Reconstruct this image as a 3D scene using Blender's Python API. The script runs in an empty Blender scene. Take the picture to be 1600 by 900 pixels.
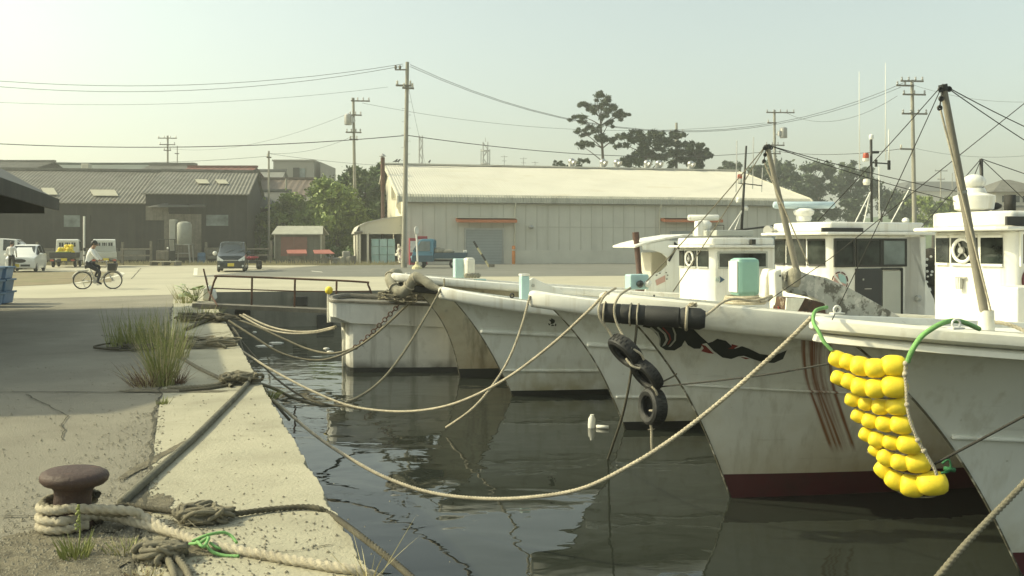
import bpy, bmesh, math, random
import numpy as np
from mathutils import Vector, Matrix
from mathutils.bvhtree import BVHTree
R = math.radians
PI = math.pi
HAZE = 0.0015
rng = random.Random(7)
nrs = np.random.RandomState(11)
scene = bpy.context.scene
COL = scene.collection
F, CX, HY, EH = 1400.0, 800.0, 382.0, 1.6
WZ = -1.2                                   # water level, the quay top is z = 0

def P(px, py, d):
    return Vector(((px - CX) / F * d, d, EH - (py - HY) / F * d))
def G(px, py, z=0.0):
    d = F * (EH - z) / (py - HY)
    return Vector(((px - CX) / F * d, d, z))
def V(*a): return Vector(a)

# ------------------------------------------------------------------ materials
MATS = {}
def M(name, col, rough=.6, metal=0.0, var=.12, vscale=2.5, bump=0.0, bscale=40, stain=None, streak=None, spec=None, coat=0, trans=0, speck=None, attr_var=False):
    if name in MATS: return MATS[name]
    m = bpy.data.materials.new(name); m.use_nodes = True
    nt = m.node_tree; N = nt.nodes; L = nt.links
    b = N['Principled BSDF']
    b.inputs['Roughness'].default_value = rough
    b.inputs['Metallic'].default_value = metal
    if spec is not None: b.inputs['Specular IOR Level'].default_value = spec
    if coat: b.inputs['Coat Weight'].default_value = coat
    if trans: b.inputs['Transmission Weight'].default_value = trans
    tc = N.new('ShaderNodeTexCoord')
    c = tuple(col) + (1,)
    def noise(scale, detail=6, rgh=.6, map_scale=None):
        n = N.new('ShaderNodeTexNoise'); n.inputs['Scale'].default_value = scale
        n.inputs['Detail'].default_value = detail; n.inputs['Roughness'].default_value = rgh
        if map_scale:
            mp = N.new('ShaderNodeMapping'); mp.inputs['Scale'].default_value = map_scale
            L.new(tc.outputs['Object'], mp.inputs['Vector']); L.new(mp.outputs[0], n.inputs['Vector'])
        else:
            L.new(tc.outputs['Object'], n.inputs['Vector'])
        return n.outputs['Fac']
    def ramp(sock, lo, hi):
        r = N.new('ShaderNodeMapRange'); r.inputs['From Min'].default_value = lo; r.inputs['From Max'].default_value = hi
        r.clamp = True
        L.new(sock, r.inputs['Value']); return r.outputs[0]
    def mix(fac, a, bb):
        x = N.new('ShaderNodeMix'); x.data_type = 'RGBA'
        L.new(fac, x.inputs['Factor'])
        for s, v in ((x.inputs['A'], a), (x.inputs['B'], bb)):
            if isinstance(v, tuple): s.default_value = v
            else: L.new(v, s)
        return x.outputs['Result']
    cur = c
    if var:
        lo = tuple(max(0, x * (1 - var)) for x in col) + (1,)
        hi = tuple(min(1, x * (1 + var)) for x in col) + (1,)
        cur = mix(ramp(noise(vscale), .3, .7), lo, hi)
    for st in (stain or []):            # (colour, scale, lo, hi, amount)
        f = ramp(noise(st[1], 8, .65), st[2], st[3])
        mm = N.new('ShaderNodeMath'); mm.operation = 'MULTIPLY'; mm.inputs[1].default_value = st[4]; L.new(f, mm.inputs[0])
        cur = mix(mm.outputs[0], cur, tuple(st[0]) + (1,))
    for st in (streak or []):           # (colour, map_scale, lo, hi, amount)
        f = ramp(noise(1.0, 6, .6, st[1]), st[2], st[3])
        mm = N.new('ShaderNodeMath'); mm.operation = 'MULTIPLY'; mm.inputs[1].default_value = st[4]; L.new(f, mm.inputs[0])
        cur = mix(mm.outputs[0], cur, tuple(st[0]) + (1,))
    if isinstance(cur, tuple): b.inputs['Base Color'].default_value = cur
    else: L.new(cur, b.inputs['Base Color'])
    if bump:
        bn = N.new('ShaderNodeBump'); bn.inputs['Strength'].default_value = bump; bn.inputs['Distance'].default_value = .02
        L.new(noise(bscale, 8, .65), bn.inputs['Height']); L.new(bn.outputs[0], b.inputs['Normal'])
    MATS[name] = m
    return m

asphalt_old = M('old_asphalt', (.245, .228, .175), .9, var=.16, vscale=.7, bump=.9, bscale=60,
    stain=[((.15, .135, .10), 1.1, .52, .78, .5), ((.36, .335, .265), 42, .58, .7, .6), ((.09, .08, .06), 30, .64, .72, .8), ((.19, .17, .12), 6, .58, .7, .5)])
conc_cap = M('quay_concrete', (.39, .365, .265), .88, var=.14, vscale=.9, bump=.6, bscale=35,
    stain=[((.24, .22, .15), 1.7, .5, .75, .6), ((.12, .105, .075), 26, .68, .73, .75), ((.47, .45, .35), 5, .58, .75, .4)])
conc_far = M('apron_concrete', (.41, .385, .285), .9, var=.1, vscale=.25, bump=.3, bscale=20,
    stain=[((.30, .28, .2), .35, .5, .72, .5)])
asphalt_far = M('road_asphalt', (.15, .15, .125), .9, var=.14, vscale=.3, stain=[((.2, .195, .16), .5, .5, .7, .5)])
dirt = M('dirt_verge', (.20, .165, .09), .95, var=.25, vscale=.8, bump=.8, bscale=12, stain=[((.15, .17, .06), .6, .5, .65, .7), ((.3, .26, .17), 1.5, .55, .7, .6)])
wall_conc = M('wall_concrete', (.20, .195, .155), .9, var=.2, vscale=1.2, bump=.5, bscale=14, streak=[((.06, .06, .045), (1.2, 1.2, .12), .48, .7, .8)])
paint_line = M('road_paint', (.68, .66, .55), .8, var=.12, vscale=3)
frp = M('hull_frp', (.75, .75, .68), .36, var=.07, vscale=1.4, bump=.03, bscale=6,
    stain=[((.52, .46, .29), .9, .48, .75, .6), ((.30, .28, .2), 9, .66, .72, .6)], streak=[((.36, .33, .23), (7, 7, .3), .52, .68, .35), ((.40, .38, .31), (1.1, 1.1, 13), .63, .68, .25), ((.80, .80, .73), (.8, .8, 9), .6, .7, .5)])
frp_b = M('hull_frp_clean', (.76, .77, .71), .34, var=.06, vscale=1.1, bump=.03, bscale=6,
    stain=[((.36, .34, .26), 11, .67, .72, .6)], streak=[((.42, .39, .28), (6.5, 6.5, .25), .52, .68, .35), ((.42, .41, .34), (1.0, 1.0, 12), .63, .68, .25), ((.82, .82, .76), (.8, .8, 8), .6, .7, .5)])
frp_stain = M('hull_frp_stained', (.64, .60, .46), .5, var=.12, vscale=1.4, bump=.05, bscale=6,
    stain=[((.36, .25, .10), .8, .42, .7, .75), ((.05, .05, .03), 2.2, .6, .75, .8)], streak=[((.09, .08, .05), (3, 3, .35), .56, .72, .8)])
frp_old = M('hull_frp_old', (.74, .73, .66), .55, var=.12, vscale=1.6, bump=.08, bscale=9,
    stain=[((.2, .19, .13), 1.6, .56, .75, .65), ((.09, .085, .06), 6, .66, .74, .7)], streak=[((.16, .14, .08), (3.5, 3.5, .25), .55, .72, .7)])
white = M('white_paint', (.78, .77, .70), .38, var=.05, vscale=2, stain=[((.52, .48, .36), 2.2, .58, .8, .4)], streak=[((.46, .40, .27), (7, 7, .4), .53, .68, .4)])
white_old = M('old_white_paint', (.72, .70, .60), .5, var=.1, vscale=3, bump=.15, bscale=18,
    stain=[((.36, .30, .18), 2.5, .55, .75, .6), ((.22, .1, .05), 7, .68, .76, .8)])
grey_peel = M('peeling_grey', (.40, .40, .35), .8, var=.15, vscale=4, bump=.5, bscale=25, stain=[((.10, .095, .075), 5, .50, .56, .9), ((.62, .6, .53), 8, .53, .58, .7), ((.2, .1, .05), 12, .64, .7, .7)])
maroon = M('maroon_antifoul', (.085, .018, .02), .55, var=.2, vscale=2, stain=[((.03, .02, .015), 2, .5, .7, .6)])
black_anti = M('black_antifoul', (.015, .016, .013), .5, var=.3, vscale=2)
black = M('black_rubber', (.022, .022, .02), .65, var=.3, vscale=6, bump=.2, bscale=50, stain=[((.07, .068, .058), 5, .5, .7, .7)])
decal_black = M('painted_black', (.022, .026, .022), .45, var=.2)
decal_red = M('painted_red', (.24, .035, .025), .45, var=.15)
decal_grey = M('painted_grey', (.42, .42, .36), .45, var=.1)
rust = M('rust', (.10, .048, .028), .85, var=.4, vscale=5, bump=.6, bscale=30, stain=[((.05, .03, .02), 6, .5, .65, .8), ((.22, .10, .04), 9, .6, .7, .6)])
rust_bollard = M('bollard_iron', (.06, .033, .025), .62, var=.2, vscale=6, bump=.5, bscale=40, stain=[((.035, .022, .018), 4, .5, .66, .7), ((.20, .10, .05), 18, .62, .7, .5)])
steel = M('galvanised', (.42, .42, .39), .45, .6, var=.12, vscale=4)
steel_dark = M('dark_steel', (.05, .05, .045), .6, .2, var=.2, vscale=5)
pole_conc = M('pole_concrete', (.30, .285, .225), .85, var=.12, vscale=2, streak=[((.18, .17, .12), (3, 3, .15), .5, .7, .5)])
wood_grey = M('grey_wood', (.17, .155, .12), .85, var=.25, vscale=4, streak=[((.07, .06, .045), (8, 8, .5), .5, .7, .6)])
wood_black = M('black_boards', (.024, .024, .021), .8, var=.3, vscale=1.2, streak=[((.045, .042, .034), (3.2, 3.2, .12), .5, .68, .7), ((.012, .012, .01), (1.2, 1.2, .3), .55, .7, .7)])
tile_grey = M('grey_roof', (.14, .135, .11), .75, var=.2, vscale=.8, stain=[((.06, .055, .04), .7, .5, .7, .7), ((.21, .2, .165), 1.7, .55, .7, .5)])
tile_red = M('red_roof', (.16, .055, .04), .7, var=.2, vscale=.8, stain=[((.10, .07, .055), 1.2, .5, .7, .6)])
tile_green = M('green_grey_roof', (.10, .12, .10), .7, var=.15, vscale=.6)
tile_dark = M('dark_roof', (.09, .092, .082), .7, var=.15, vscale=.6)
roof_cream = M('cream_roof', (.54, .52, .44), .7, var=.06, vscale=.35, stain=[((.40, .36, .26), .5, .55, .75, .5)], streak=[((.40, .34, .22), (.15, .15, 3.0), .6, .72, .45)])
roof_eave_shade = M('shaded_roof_eave', (.40, .39, .31), .7, var=.1, vscale=.8, streak=[((.2, .19, .14), (2, 2, .3), .5, .75, .7)])  # darker roof colour paints the shade on the eave's vertical drop
clad = M('grey_cladding', (.58, .565, .475), .75, var=.06, vscale=.5, streak=[((.48, .465, .385), (1.5, 1.5, .08), .5, .72, .6)])
clad_gable = M('pale_cladding', (.62, .59, .46), .75, var=.07, vscale=.6, streak=[((.4, .37, .27), (1.5, 1.5, .1), .55, .75, .5)])
clad_base = M('plinth_render', (.60, .58, .48), .85, var=.08, vscale=.6)
shutter = M('shutter_grey', (.32, .35, .335), .5, var=.06, vscale=1.5)
orange = M('orange_paint', (.50, .17, .07), .6, var=.12, vscale=2)
orange_post = M('orange_post', (.62, .22, .05), .55, var=.1)
glass = M('dark_glass', (.035, .04, .035), .05, var=.75, vscale=3.5, spec=.6)  # strong tone mottle imitates reflections and lighter interiors
glass_pale = M('pale_reflection_glass', (.16, .19, .18), .12, var=.45, vscale=1.2, spec=.6)  # pale base colour stands in for reflections in the panes
skylight = M('skylight_panel', (.38, .36, .26), .5, var=.08)
aqua = M('aqua_plastic', (.30, .52, .43), .45, var=.08, vscale=3)
aqua_pale = M('pale_aqua', (.42, .60, .58), .45, var=.08, vscale=3)
blue_plastic = M('blue_plastic', (.07, .15, .25), .5, var=.15, vscale=3)
blue_crate = M('blue_crate', (.12, .21, .35), .5, var=.12, vscale=2)
blue_truck = M('blue_truck_paint', (.10, .25, .34), .35, var=.08, vscale=1)
blue_truck_low = M('faded_blue_panel', (.05, .095, .125), .5, var=.15, vscale=2)
yellow = M('yellow_float', (.84, .65, .03), .58, var=.12, vscale=9, bump=.12, bscale=30, stain=[((.66, .47, .03), 14, .58, .72, .5), ((.30, .22, .07), 22, .62, .72, .65)])
plate_yellow = M('yellow_plate', (.62, .50, .05), .5, var=.05)
vending_red = M('vending_red', (.30, .035, .05), .5, var=.1)
vend_white = M('vending_panel', (.62, .6, .55), .4, var=.25, vscale=6)
cart_red = M('faded_red_sheet', (.33, .11, .08), .6, var=.12, vscale=2)
car_white = M('car_white', (.72, .72, .66), .25, var=.02, coat=.4)
car_dark = M('car_dark_green', (.014, .022, .022), .22, var=.1, coat=.6)
car_grey = M('car_grey_panel', (.42, .43, .38), .35, var=.06)
tyre_m = M('tyre', (.018, .018, .017), .8, var=.2, vscale=8)
rim_m = M('wheel_rim', (.45, .44, .40), .4, .4, var=.1)
lamp_glass = M('lamp_glass', (.72, .73, .68), .12, var=.1)
rope_pale = M('pale_rope', (.56, .50, .37), .9, var=.2, vscale=18, bump=.8, bscale=160, stain=[((.24, .2, .13), 6, .5, .7, .6)])
rope_grey = M('grey_rope', (.25, .225, .155), .9, var=.25, vscale=14, bump=.8, bscale=160, stain=[((.12, .105, .07), 7, .5, .7, .6)])
rope_dark = M('dark_rope', (.10, .09, .06), .9, var=.25, vscale=14, bump=.8, bscale=160, stain=[((.2, .18, .12), 9, .55, .7, .5)])
rope_black = M('black_rope', (.03, .028, .022), .85, var=.25)
rope_green = M('green_rope', (.20, .43, .13), .6, var=.2, vscale=12, bump=.5, bscale=120)
rope_green_dk = M('dark_green_rope', (.025, .15, .05), .65, var=.2, vscale=12, bump=.5, bscale=120)
net_m = M('dark_net', (.04, .038, .03), .9, var=.4, vscale=9, bump=1, bscale=40, stain=[((.16, .14, .1), 14, .58, .7, .6)])
skin_m = M('skin', (.34, .20, .13), .6, var=.05)
hair_m = M('hair', (.012, .011, .01), .6, var=.1)
shirt_m = M('white_shirt', (.76, .76, .72), .8, var=.05, vscale=6)
trouser_m = M('dark_trousers', (.03, .03, .032), .85, var=.15, vscale=8)
shoe_m = M('dark_shoes', (.018, .016, .015), .5, var=.1)
leaf_hazed = M('hazed_foliage', (.055, .082, .036), .7, var=.4, vscale=.4, stain=[((.11, .14, .06), .7, .5, .7, .7)])  # leaf colour lightened so the haze on distant trees is painted in
bark = M('bark', (.075, .06, .042), .9, var=.3, vscale=2, bump=.8, bscale=8)
leaf_dark = M('broadleaf', (.065, .11, .026), .6, var=.5, vscale=.5, stain=[((.17, .22, .05), .9, .5, .7, .75)])
leaf_mid = M('broadleaf_bright', (.17, .23, .05), .6, var=.45, vscale=.5, stain=[((.30, .34, .08), 1.1, .5, .7, .75)])
leaf_pine = M('pine_needles', (.036, .058, .022), .7, var=.4, vscale=.6, stain=[((.085, .11, .035), .8, .52, .7, .7)])
grass_m = M('grass_blades', (.21, .235, .065), .7, var=.35, vscale=7, stain=[((.33, .31, .12), 12, .5, .7, .7)])
grass_red = M('red_weed', (.16, .09, .055), .8, var=.3, vscale=9, stain=[((.20, .19, .08), 12, .5, .7, .6)])
grass_dry = M('dry_stem', (.42, .37, .2), .8, var=.2, vscale=9)
leaf_pale = M('pale_big_leaf', (.34, .40, .20), .6, var=.25, vscale=9)
stone_m = M('pebble', (.22, .20, .145), .9, var=.4, vscale=14)
cloth_m = M('grey_sacking', (.30, .28, .21), .95, var=.2, vscale=9, bump=.8, bscale=50, stain=[((.12, .11, .08), 6, .5, .7, .6)])
cream_wall = M('cream_house_wall', (.55, .52, .42), .8, var=.06)
conc_block = M('concrete_block_wall', (.30, .29, .24), .85, var=.08, vscale=.4)
foam_white = M('foam_float', (.74, .73, .65), .6, var=.06)
brown_pipe = M('brown_pipe', (.085, .045, .032), .6, var=.25, vscale=5)
lamp_red = M('red_beacon', (.42, .09, .045), .35, var=.1)
logo_blue = M('painted_navy', (.05, .10, .17), .45, var=.1)
logo_aqua = M('painted_aqua', (.32, .50, .48), .45, var=.1)
logo_pink = M('painted_salmon', (.52, .33, .28), .45, var=.1)
stripe_dark = M('stripe_black', (.03, .03, .025), .6, var=.1)
stripe_pale = M('stripe_pale', (.55, .50, .28), .6, var=.1)

# rust streak hull for the big boat: rust runs down in two bands on the port bow
def rusty_hull():
    m = frp.copy(); m.name = 'hull_frp_rust_runs'
    nt = m.node_tree; N = nt.nodes; L = nt.links
    b = N['Principled BSDF']; src = b.inputs['Base Color'].links[0].from_socket
    tc = N.new('ShaderNodeTexCoord'); sx = N.new('ShaderNodeSeparateXYZ'); L.new(tc.outputs['Object'], sx.inputs[0])
    def math(op, a, bb):
        x = N.new('ShaderNodeMath'); x.operation = op
        for i, v in enumerate((a, bb)):
            if isinstance(v, (int, float)): x.inputs[i].default_value = v
            else: L.new(v, x.inputs[i])
        return x.outputs[0]
    n = N.new('ShaderNodeTexNoise'); mp = N.new('ShaderNodeMapping'); mp.inputs['Scale'].default_value = (34, 1, .9)
    cx = N.new('ShaderNodeCombineXYZ'); L.new(math('ADD', sx.outputs['X'], math('MULTIPLY', sx.outputs['Z'], .57)), cx.inputs[0]); L.new(sx.outputs['Z'], cx.inputs[2])
    L.new(cx.outputs[0], mp.inputs[0]); L.new(mp.outputs[0], n.inputs['Vector']); n.inputs['Scale'].default_value = 1; n.inputs['Detail'].default_value = 4
    def band(c, w):
        d = math('ABSOLUTE', math('SUBTRACT', math('ADD', sx.outputs['X'], math('MULTIPLY', sx.outputs['Z'], .57)), c), 0)
        r = N.new('ShaderNodeMapRange'); r.inputs['From Min'].default_value = w; r.inputs['From Max'].default_value = w * .5; L.new(d, r.inputs[0]); return r.outputs[0]
    bands = math('MAXIMUM', band(RUSTX[0], .11), math('MAXIMUM', band(RUSTX[1], .035), band(RUSTX[2], .03)))
    zz = N.new('ShaderNodeMapRange'); zz.inputs['From Min'].default_value = .50; zz.inputs['From Max'].default_value = .62; L.new(sx.outputs['Z'], zz.inputs[0])
    nr = N.new('ShaderNodeMapRange'); nr.inputs['From Min'].default_value = .40; nr.inputs['From Max'].default_value = .6; nr.inputs['To Min'].default_value = .28; nr.inputs['To Max'].default_value = .95; L.new(n.outputs['Fac'], nr.inputs[0])
    fac = math('MULTIPLY', math('MULTIPLY', bands, zz.outputs[0]), nr.outputs[0])
    x = N.new('ShaderNodeMix'); x.data_type = 'RGBA'; L.new(fac, x.inputs['Factor']); L.new(src, x.inputs['A']); x.inputs['B'].default_value = (.22, .075, .025, 1)
    # yellow grime low on the hull
    g = N.new('ShaderNodeMapRange'); g.inputs['From Min'].default_value = 1.1; g.inputs['From Max'].default_value = .25; g.inputs['To Max'].default_value = .6; L.new(sx.outputs['Z'], g.inputs[0])
    n2 = N.new('ShaderNodeTexNoise'); n2.inputs['Scale'].default_value = 1.1; L.new(tc.outputs['Object'], n2.inputs['Vector'])
    y = N.new('ShaderNodeMix'); y.data_type = 'RGBA'; L.new(math('MULTIPLY', g.outputs[0], n2.outputs['Fac']), y.inputs['Factor']); L.new(x.outputs['Result'], y.inputs['A']); y.inputs['B'].default_value = (.40, .30, .13, 1)
    L.new(y.outputs['Result'], b.inputs['Base Color'])
    return m
def tide_grime(m, col, top, amt):
    nt = m.node_tree; N = nt.nodes; L = nt.links; b = N['Principled BSDF']; src = b.inputs['Base Color'].links[0].from_socket
    tc = N.new('ShaderNodeTexCoord'); sx = N.new('ShaderNodeSeparateXYZ'); L.new(tc.outputs['Object'], sx.inputs[0])
    n = N.new('ShaderNodeTexNoise'); n.inputs['Scale'].default_value = 2.4; n.inputs['Detail'].default_value = 7; L.new(tc.outputs['Object'], n.inputs['Vector'])
    g = N.new('ShaderNodeMapRange'); g.inputs['From Min'].default_value = top; g.inputs['From Max'].default_value = .08; L.new(sx.outputs['Z'], g.inputs[0])
    r = N.new('ShaderNodeMapRange'); r.inputs['From Min'].default_value = .3; r.inputs['From Max'].default_value = .65; r.inputs['To Max'].default_value = amt; L.new(n.outputs['Fac'], r.inputs[0])
    k = N.new('ShaderNodeMath'); k.operation = 'MULTIPLY'; L.new(g.outputs[0], k.inputs[0]); L.new(r.outputs[0], k.inputs[1])
    x = N.new('ShaderNodeMix'); x.data_type = 'RGBA'; L.new(k.outputs[0], x.inputs['Factor']); L.new(src, x.inputs['A']); x.inputs['B'].default_value = col + (1,); L.new(x.outputs['Result'], b.inputs['Base Color'])
tide_grime(frp_b, (.34, .29, .14), .75, .9); tide_grime(frp_stain, (.30, .20, .08), 1.2, .8); tide_grime(frp_old, (.07, .065, .045), .30, 1.0); tide_grime(frp, (.36, .28, .12), .7, .6)
RUSTX = (1.43, 1.57, 1.33)

# ------------------------------------------------------------------ mesh helper
class MB:
    def __init__(s): s.v = []; s.f = []; s.m = []; s.mi = 0
    def add(s, vs, fs):
        o = len(s.v); s.v.extend([tuple(x) for x in vs])
        for f in fs: s.f.append(tuple(i + o for i in f)); s.m.append(s.mi)
    def box(s, c, size, rz=0.0, mat=None):
        x, y, z = [q / 2 for q in size]
        pts = [V(a * x, b * y, e * z) for e in (-1, 1) for b in (-1, 1) for a in (-1, 1)]
        Mx = mat or Matrix.Rotation(rz, 3, 'Z')
        s.add([Mx @ p + V(*c) for p in pts], [(0, 2, 3, 1), (4, 5, 7, 6), (0, 1, 5, 4), (2, 6, 7, 3), (0, 4, 6, 2), (1, 3, 7, 5)])
        return s
    def beam(s, a, b, w, h, up=V(0, 0, 1)):
        a, b = V(*a), V(*b); d = (b - a); l = d.length; d.normalize()
        side = d.cross(up); 
        if side.length < 1e-4: side = d.cross(V(1, 0, 0))
        side.normalize(); u = side.cross(d)
        Mx = Matrix((d, side, u)).transposed()
        return s.box((a + b) / 2, (l, w, h), mat=Mx)
    def tube(s, pts, r, n=8, caps=True, closed=False):
        pts = [V(*p) for p in pts]; k = len(pts)
        rs = r if isinstance(r, (list, tuple)) else [r] * k
        T = []
        for i in range(k):
            if closed: t = pts[(i + 1) % k] - pts[i - 1]
            else: t = pts[min(i + 1, k - 1)] - pts[max(i - 1, 0)]
            T.append(t.normalized() if t.length > 1e-9 else V(0, 0, 1))
        up = V(0, 0, 1) if abs(T[0].z) < .9 else V(1, 0, 0)
        nrm = (up - T[0] * up.dot(T[0])).normalized()
        vs = []
        for i in range(k):
            nrm = nrm - T[i] * nrm.dot(T[i])
            if nrm.length < 1e-5: nrm = T[i].orthogonal()
            nrm.normalize(); bn = T[i].cross(nrm)
            for j in range(n):
                a = 2 * PI * j / n
                vs.append(pts[i] + (nrm * math.cos(a) + bn * math.sin(a)) * rs[i])
        fs = []
        for i in range(k if closed else k - 1):
            i2 = (i + 1) % k
            for j in range(n):
                j2 = (j + 1) % n
                fs.append((i * n + j, i * n + j2, i2 * n + j2, i2 * n + j))
        if caps and not closed:
            fs.append(tuple(range(n))[::-1]); fs.append(tuple((k - 1) * n + j for j in range(n)))
        s.add(vs, fs); return s
    def lathe(s, prof, c, axis=V(0, 0, 1), n=24):
        axis = V(*axis).normalized(); a = axis.orthogonal().normalized(); b = axis.cross(a); c = V(*c)
        vs = []
        for (r, h) in prof:
            for j in range(n):
                t = 2 * PI * j / n
                vs.append(c + axis * h + (a * math.cos(t) + b * math.sin(t)) * r)
        fs = []
        for i in range(len(prof) - 1):
            for j in range(n):
                j2 = (j + 1) % n
                fs.append((i * n + j, i * n + j2, (i + 1) * n + j2, (i + 1) * n + j))
        fs.append(tuple(range(n))[::-1]); k = len(prof) - 1
        fs.append(tuple(k * n + j for j in range(n)))
        s.add(vs, fs); return s
    def sphere(s, c, r, n=12, sc=(1, 1, 1)):
        vs, fs = [], []; m = n // 2
        for i in range(m + 1):
            p = PI * i / m
            for j in range(n):
                t = 2 * PI * j / n
                vs.append(V(*c) + V(sc[0] * r * math.sin(p) * math.cos(t), sc[1] * r * math.sin(p) * math.sin(t), sc[2] * r * math.cos(p)))
        for i in range(m):
            for j in range(n):
                j2 = (j + 1) % n
                fs.append((i * n + j, (i + 1) * n + j, (i + 1) * n + j2, i * n + j2))
        s.add(vs, fs); return s
    def prism(s, poly, off):
        poly = [V(*p) for p in poly]; off = V(*off); k = len(poly)
        s.add(poly + [p + off for p in poly], [tuple(range(k))[::-1], tuple(range(k, 2 * k))] + [(i, (i + 1) % k, k + (i + 1) % k, k + i) for i in range(k)])
        return s
    def torus(s, c, Rr, r, axis, n=28, k=10, sq=1.0, arc=None):
        axis = V(*axis).normalized(); a = axis.orthogonal().normalized(); b = axis.cross(a); c = V(*c)
        vs, fs = [], []
        for i in range(n):
            t = 2 * PI * i / n; rad = a * math.cos(t) + b * math.sin(t)
            for j in range(k):
                q = 2 * PI * j / k
                vs.append(c + rad * (Rr + r * math.cos(q)) + axis * (r * sq * math.sin(q)))
        for i in range(n):
            for j in range(k):
                i2, j2 = (i + 1) % n, (j + 1) % k
                fs.append((i * k + j, i2 * k + j, i2 * k + j2, i * k + j2))
        s.add(vs, fs); return s
    def build(s, name, mats, parent=None, smooth=False, bevel=0.0, seg=2, auto=None):
        me = bpy.data.meshes.new(name); me.from_pydata(s.v, [], s.f)
        ms = mats if isinstance(mats, (list, tuple)) else [mats]
        for m in ms: me.materials.append(m)
        if len(ms) > 1: me.polygons.foreach_set('material_index', s.m)
        bm = bmesh.new(); bm.from_mesh(me); bmesh.ops.recalc_face_normals(bm, faces=bm.faces); bm.to_mesh(me); bm.free()
        if smooth:
            me.polygons.foreach_set('use_smooth', [True] * len(me.polygons))
            if auto:
                me.update()
                try: me.set_sharp_from_angle(angle=R(auto))
                except Exception: pass
        me.update()
        o = bpy.data.objects.new(name, me); COL.objects.link(o)
        if parent: o.parent = parent
        if bevel:
            b = o.modifiers.new('b', 'BEVEL'); b.width = bevel; b.segments = seg; b.limit_method = 'ANGLE'; b.angle_limit = R(35)
        return o

def tag(o, label, cat, group=None, kind=None):
    o['label'] = label; o['category'] = cat
    if group: o['group'] = group
    if kind: o['kind'] = kind
    return o
def thing(name, label, cat, loc=(0, 0, 0), rz=0.0, group=None):
    o = bpy.data.objects.new(name, None); COL.objects.link(o); o.empty_display_size = .2
    o.location = loc; o.rotation_euler = (0, 0, rz)
    return tag(o, label, cat, group)
def struct(name, mb, mat, **k):
    o = mb.build(name, mat, **k); o['kind'] = 'structure'; return o
def copy_tree(o, parent=None):
    c = o.copy(); COL.objects.link(c)
    if parent: c.parent = parent
    for ch in list(o.children): copy_tree(ch, c)
    return c

def catmull(pts, n=8):
    pts = [V(*p) for p in pts]; out = []
    for i in range(len(pts) - 1):
        p0 = pts[max(i - 1, 0)]; p1 = pts[i]; p2 = pts[i + 1]; p3 = pts[min(i + 2, len(pts) - 1)]
        for j in range(n):
            t = j / n
            out.append(.5 * ((2 * p1) + (p2 - p0) * t + (2 * p0 - 5 * p1 + 4 * p2 - p3) * t * t + (3 * p1 - p0 - 3 * p2 + p3) * t ** 3))
    out.append(pts[-1]); return out
def resample(pts, step):
    out = [pts[0]]; acc = 0
    for a, b in zip(pts[:-1], pts[1:]):
        l = (b - a).length; 
        if l < 1e-9: continue
        t = step - acc
        while t <= l:
            out.append(a + (b - a) * (t / l)); t += step
        acc = (acc + l) % step
    out.append(pts[-1]); return out
def laid(mb, pts, r, twist=None, n=15, amp=.34, step=None):
    """three-strand laid rope along a smooth path"""
    pts = resample(pts, step or r * .4); k = len(pts); pitch = twist or r * 1.9
    T = [(pts[min(i + 1, k - 1)] - pts[max(i - 1, 0)]).normalized() for i in range(k)]
    nrm = T[0].orthogonal().normalized(); vs = []; s = 0
    for i in range(k):
        nrm = (nrm - T[i] * nrm.dot(T[i])).normalized(); bn = T[i].cross(nrm)
        if i: s += (pts[i] - pts[i - 1]).length
        ph = 2 * PI * s / (pitch * 3)
        for j in range(n):
            a = 2 * PI * j / n
            rr = r * (1 - amp + amp * 1.25 * abs(math.cos(1.5 * (a - ph))))
            vs.append(pts[i] + (nrm * math.cos(a) + bn * math.sin(a)) * rr)
    fs = []
    for i in range(k - 1):
        for j in range(n):
            j2 = (j + 1) % n
            fs.append((i * n + j, i * n + j2, (i + 1) * n + j2, (i + 1) * n + j))
    mb.add(vs, fs)
def rope(name, label, pts, r, mat, cat='rope', group=None, twisted=True, smooth_n=8, sides=7, parent=None):
    c = catmull(pts, smooth_n); mb = MB()
    if twisted: laid(mb, c, r)
    else: mb.tube(c, r, sides)
    o = mb.build(name, mat, parent, smooth=True)
    return tag(o, label, cat, group) if label else o
def sag(a, b, drop, n=14):
    a, b = V(*a), V(*b)
    return [a + (b - a) * (i / n) - V(0, 0, 4 * drop * (i / n) * (1 - i / n)) for i in range(n + 1)]

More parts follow.
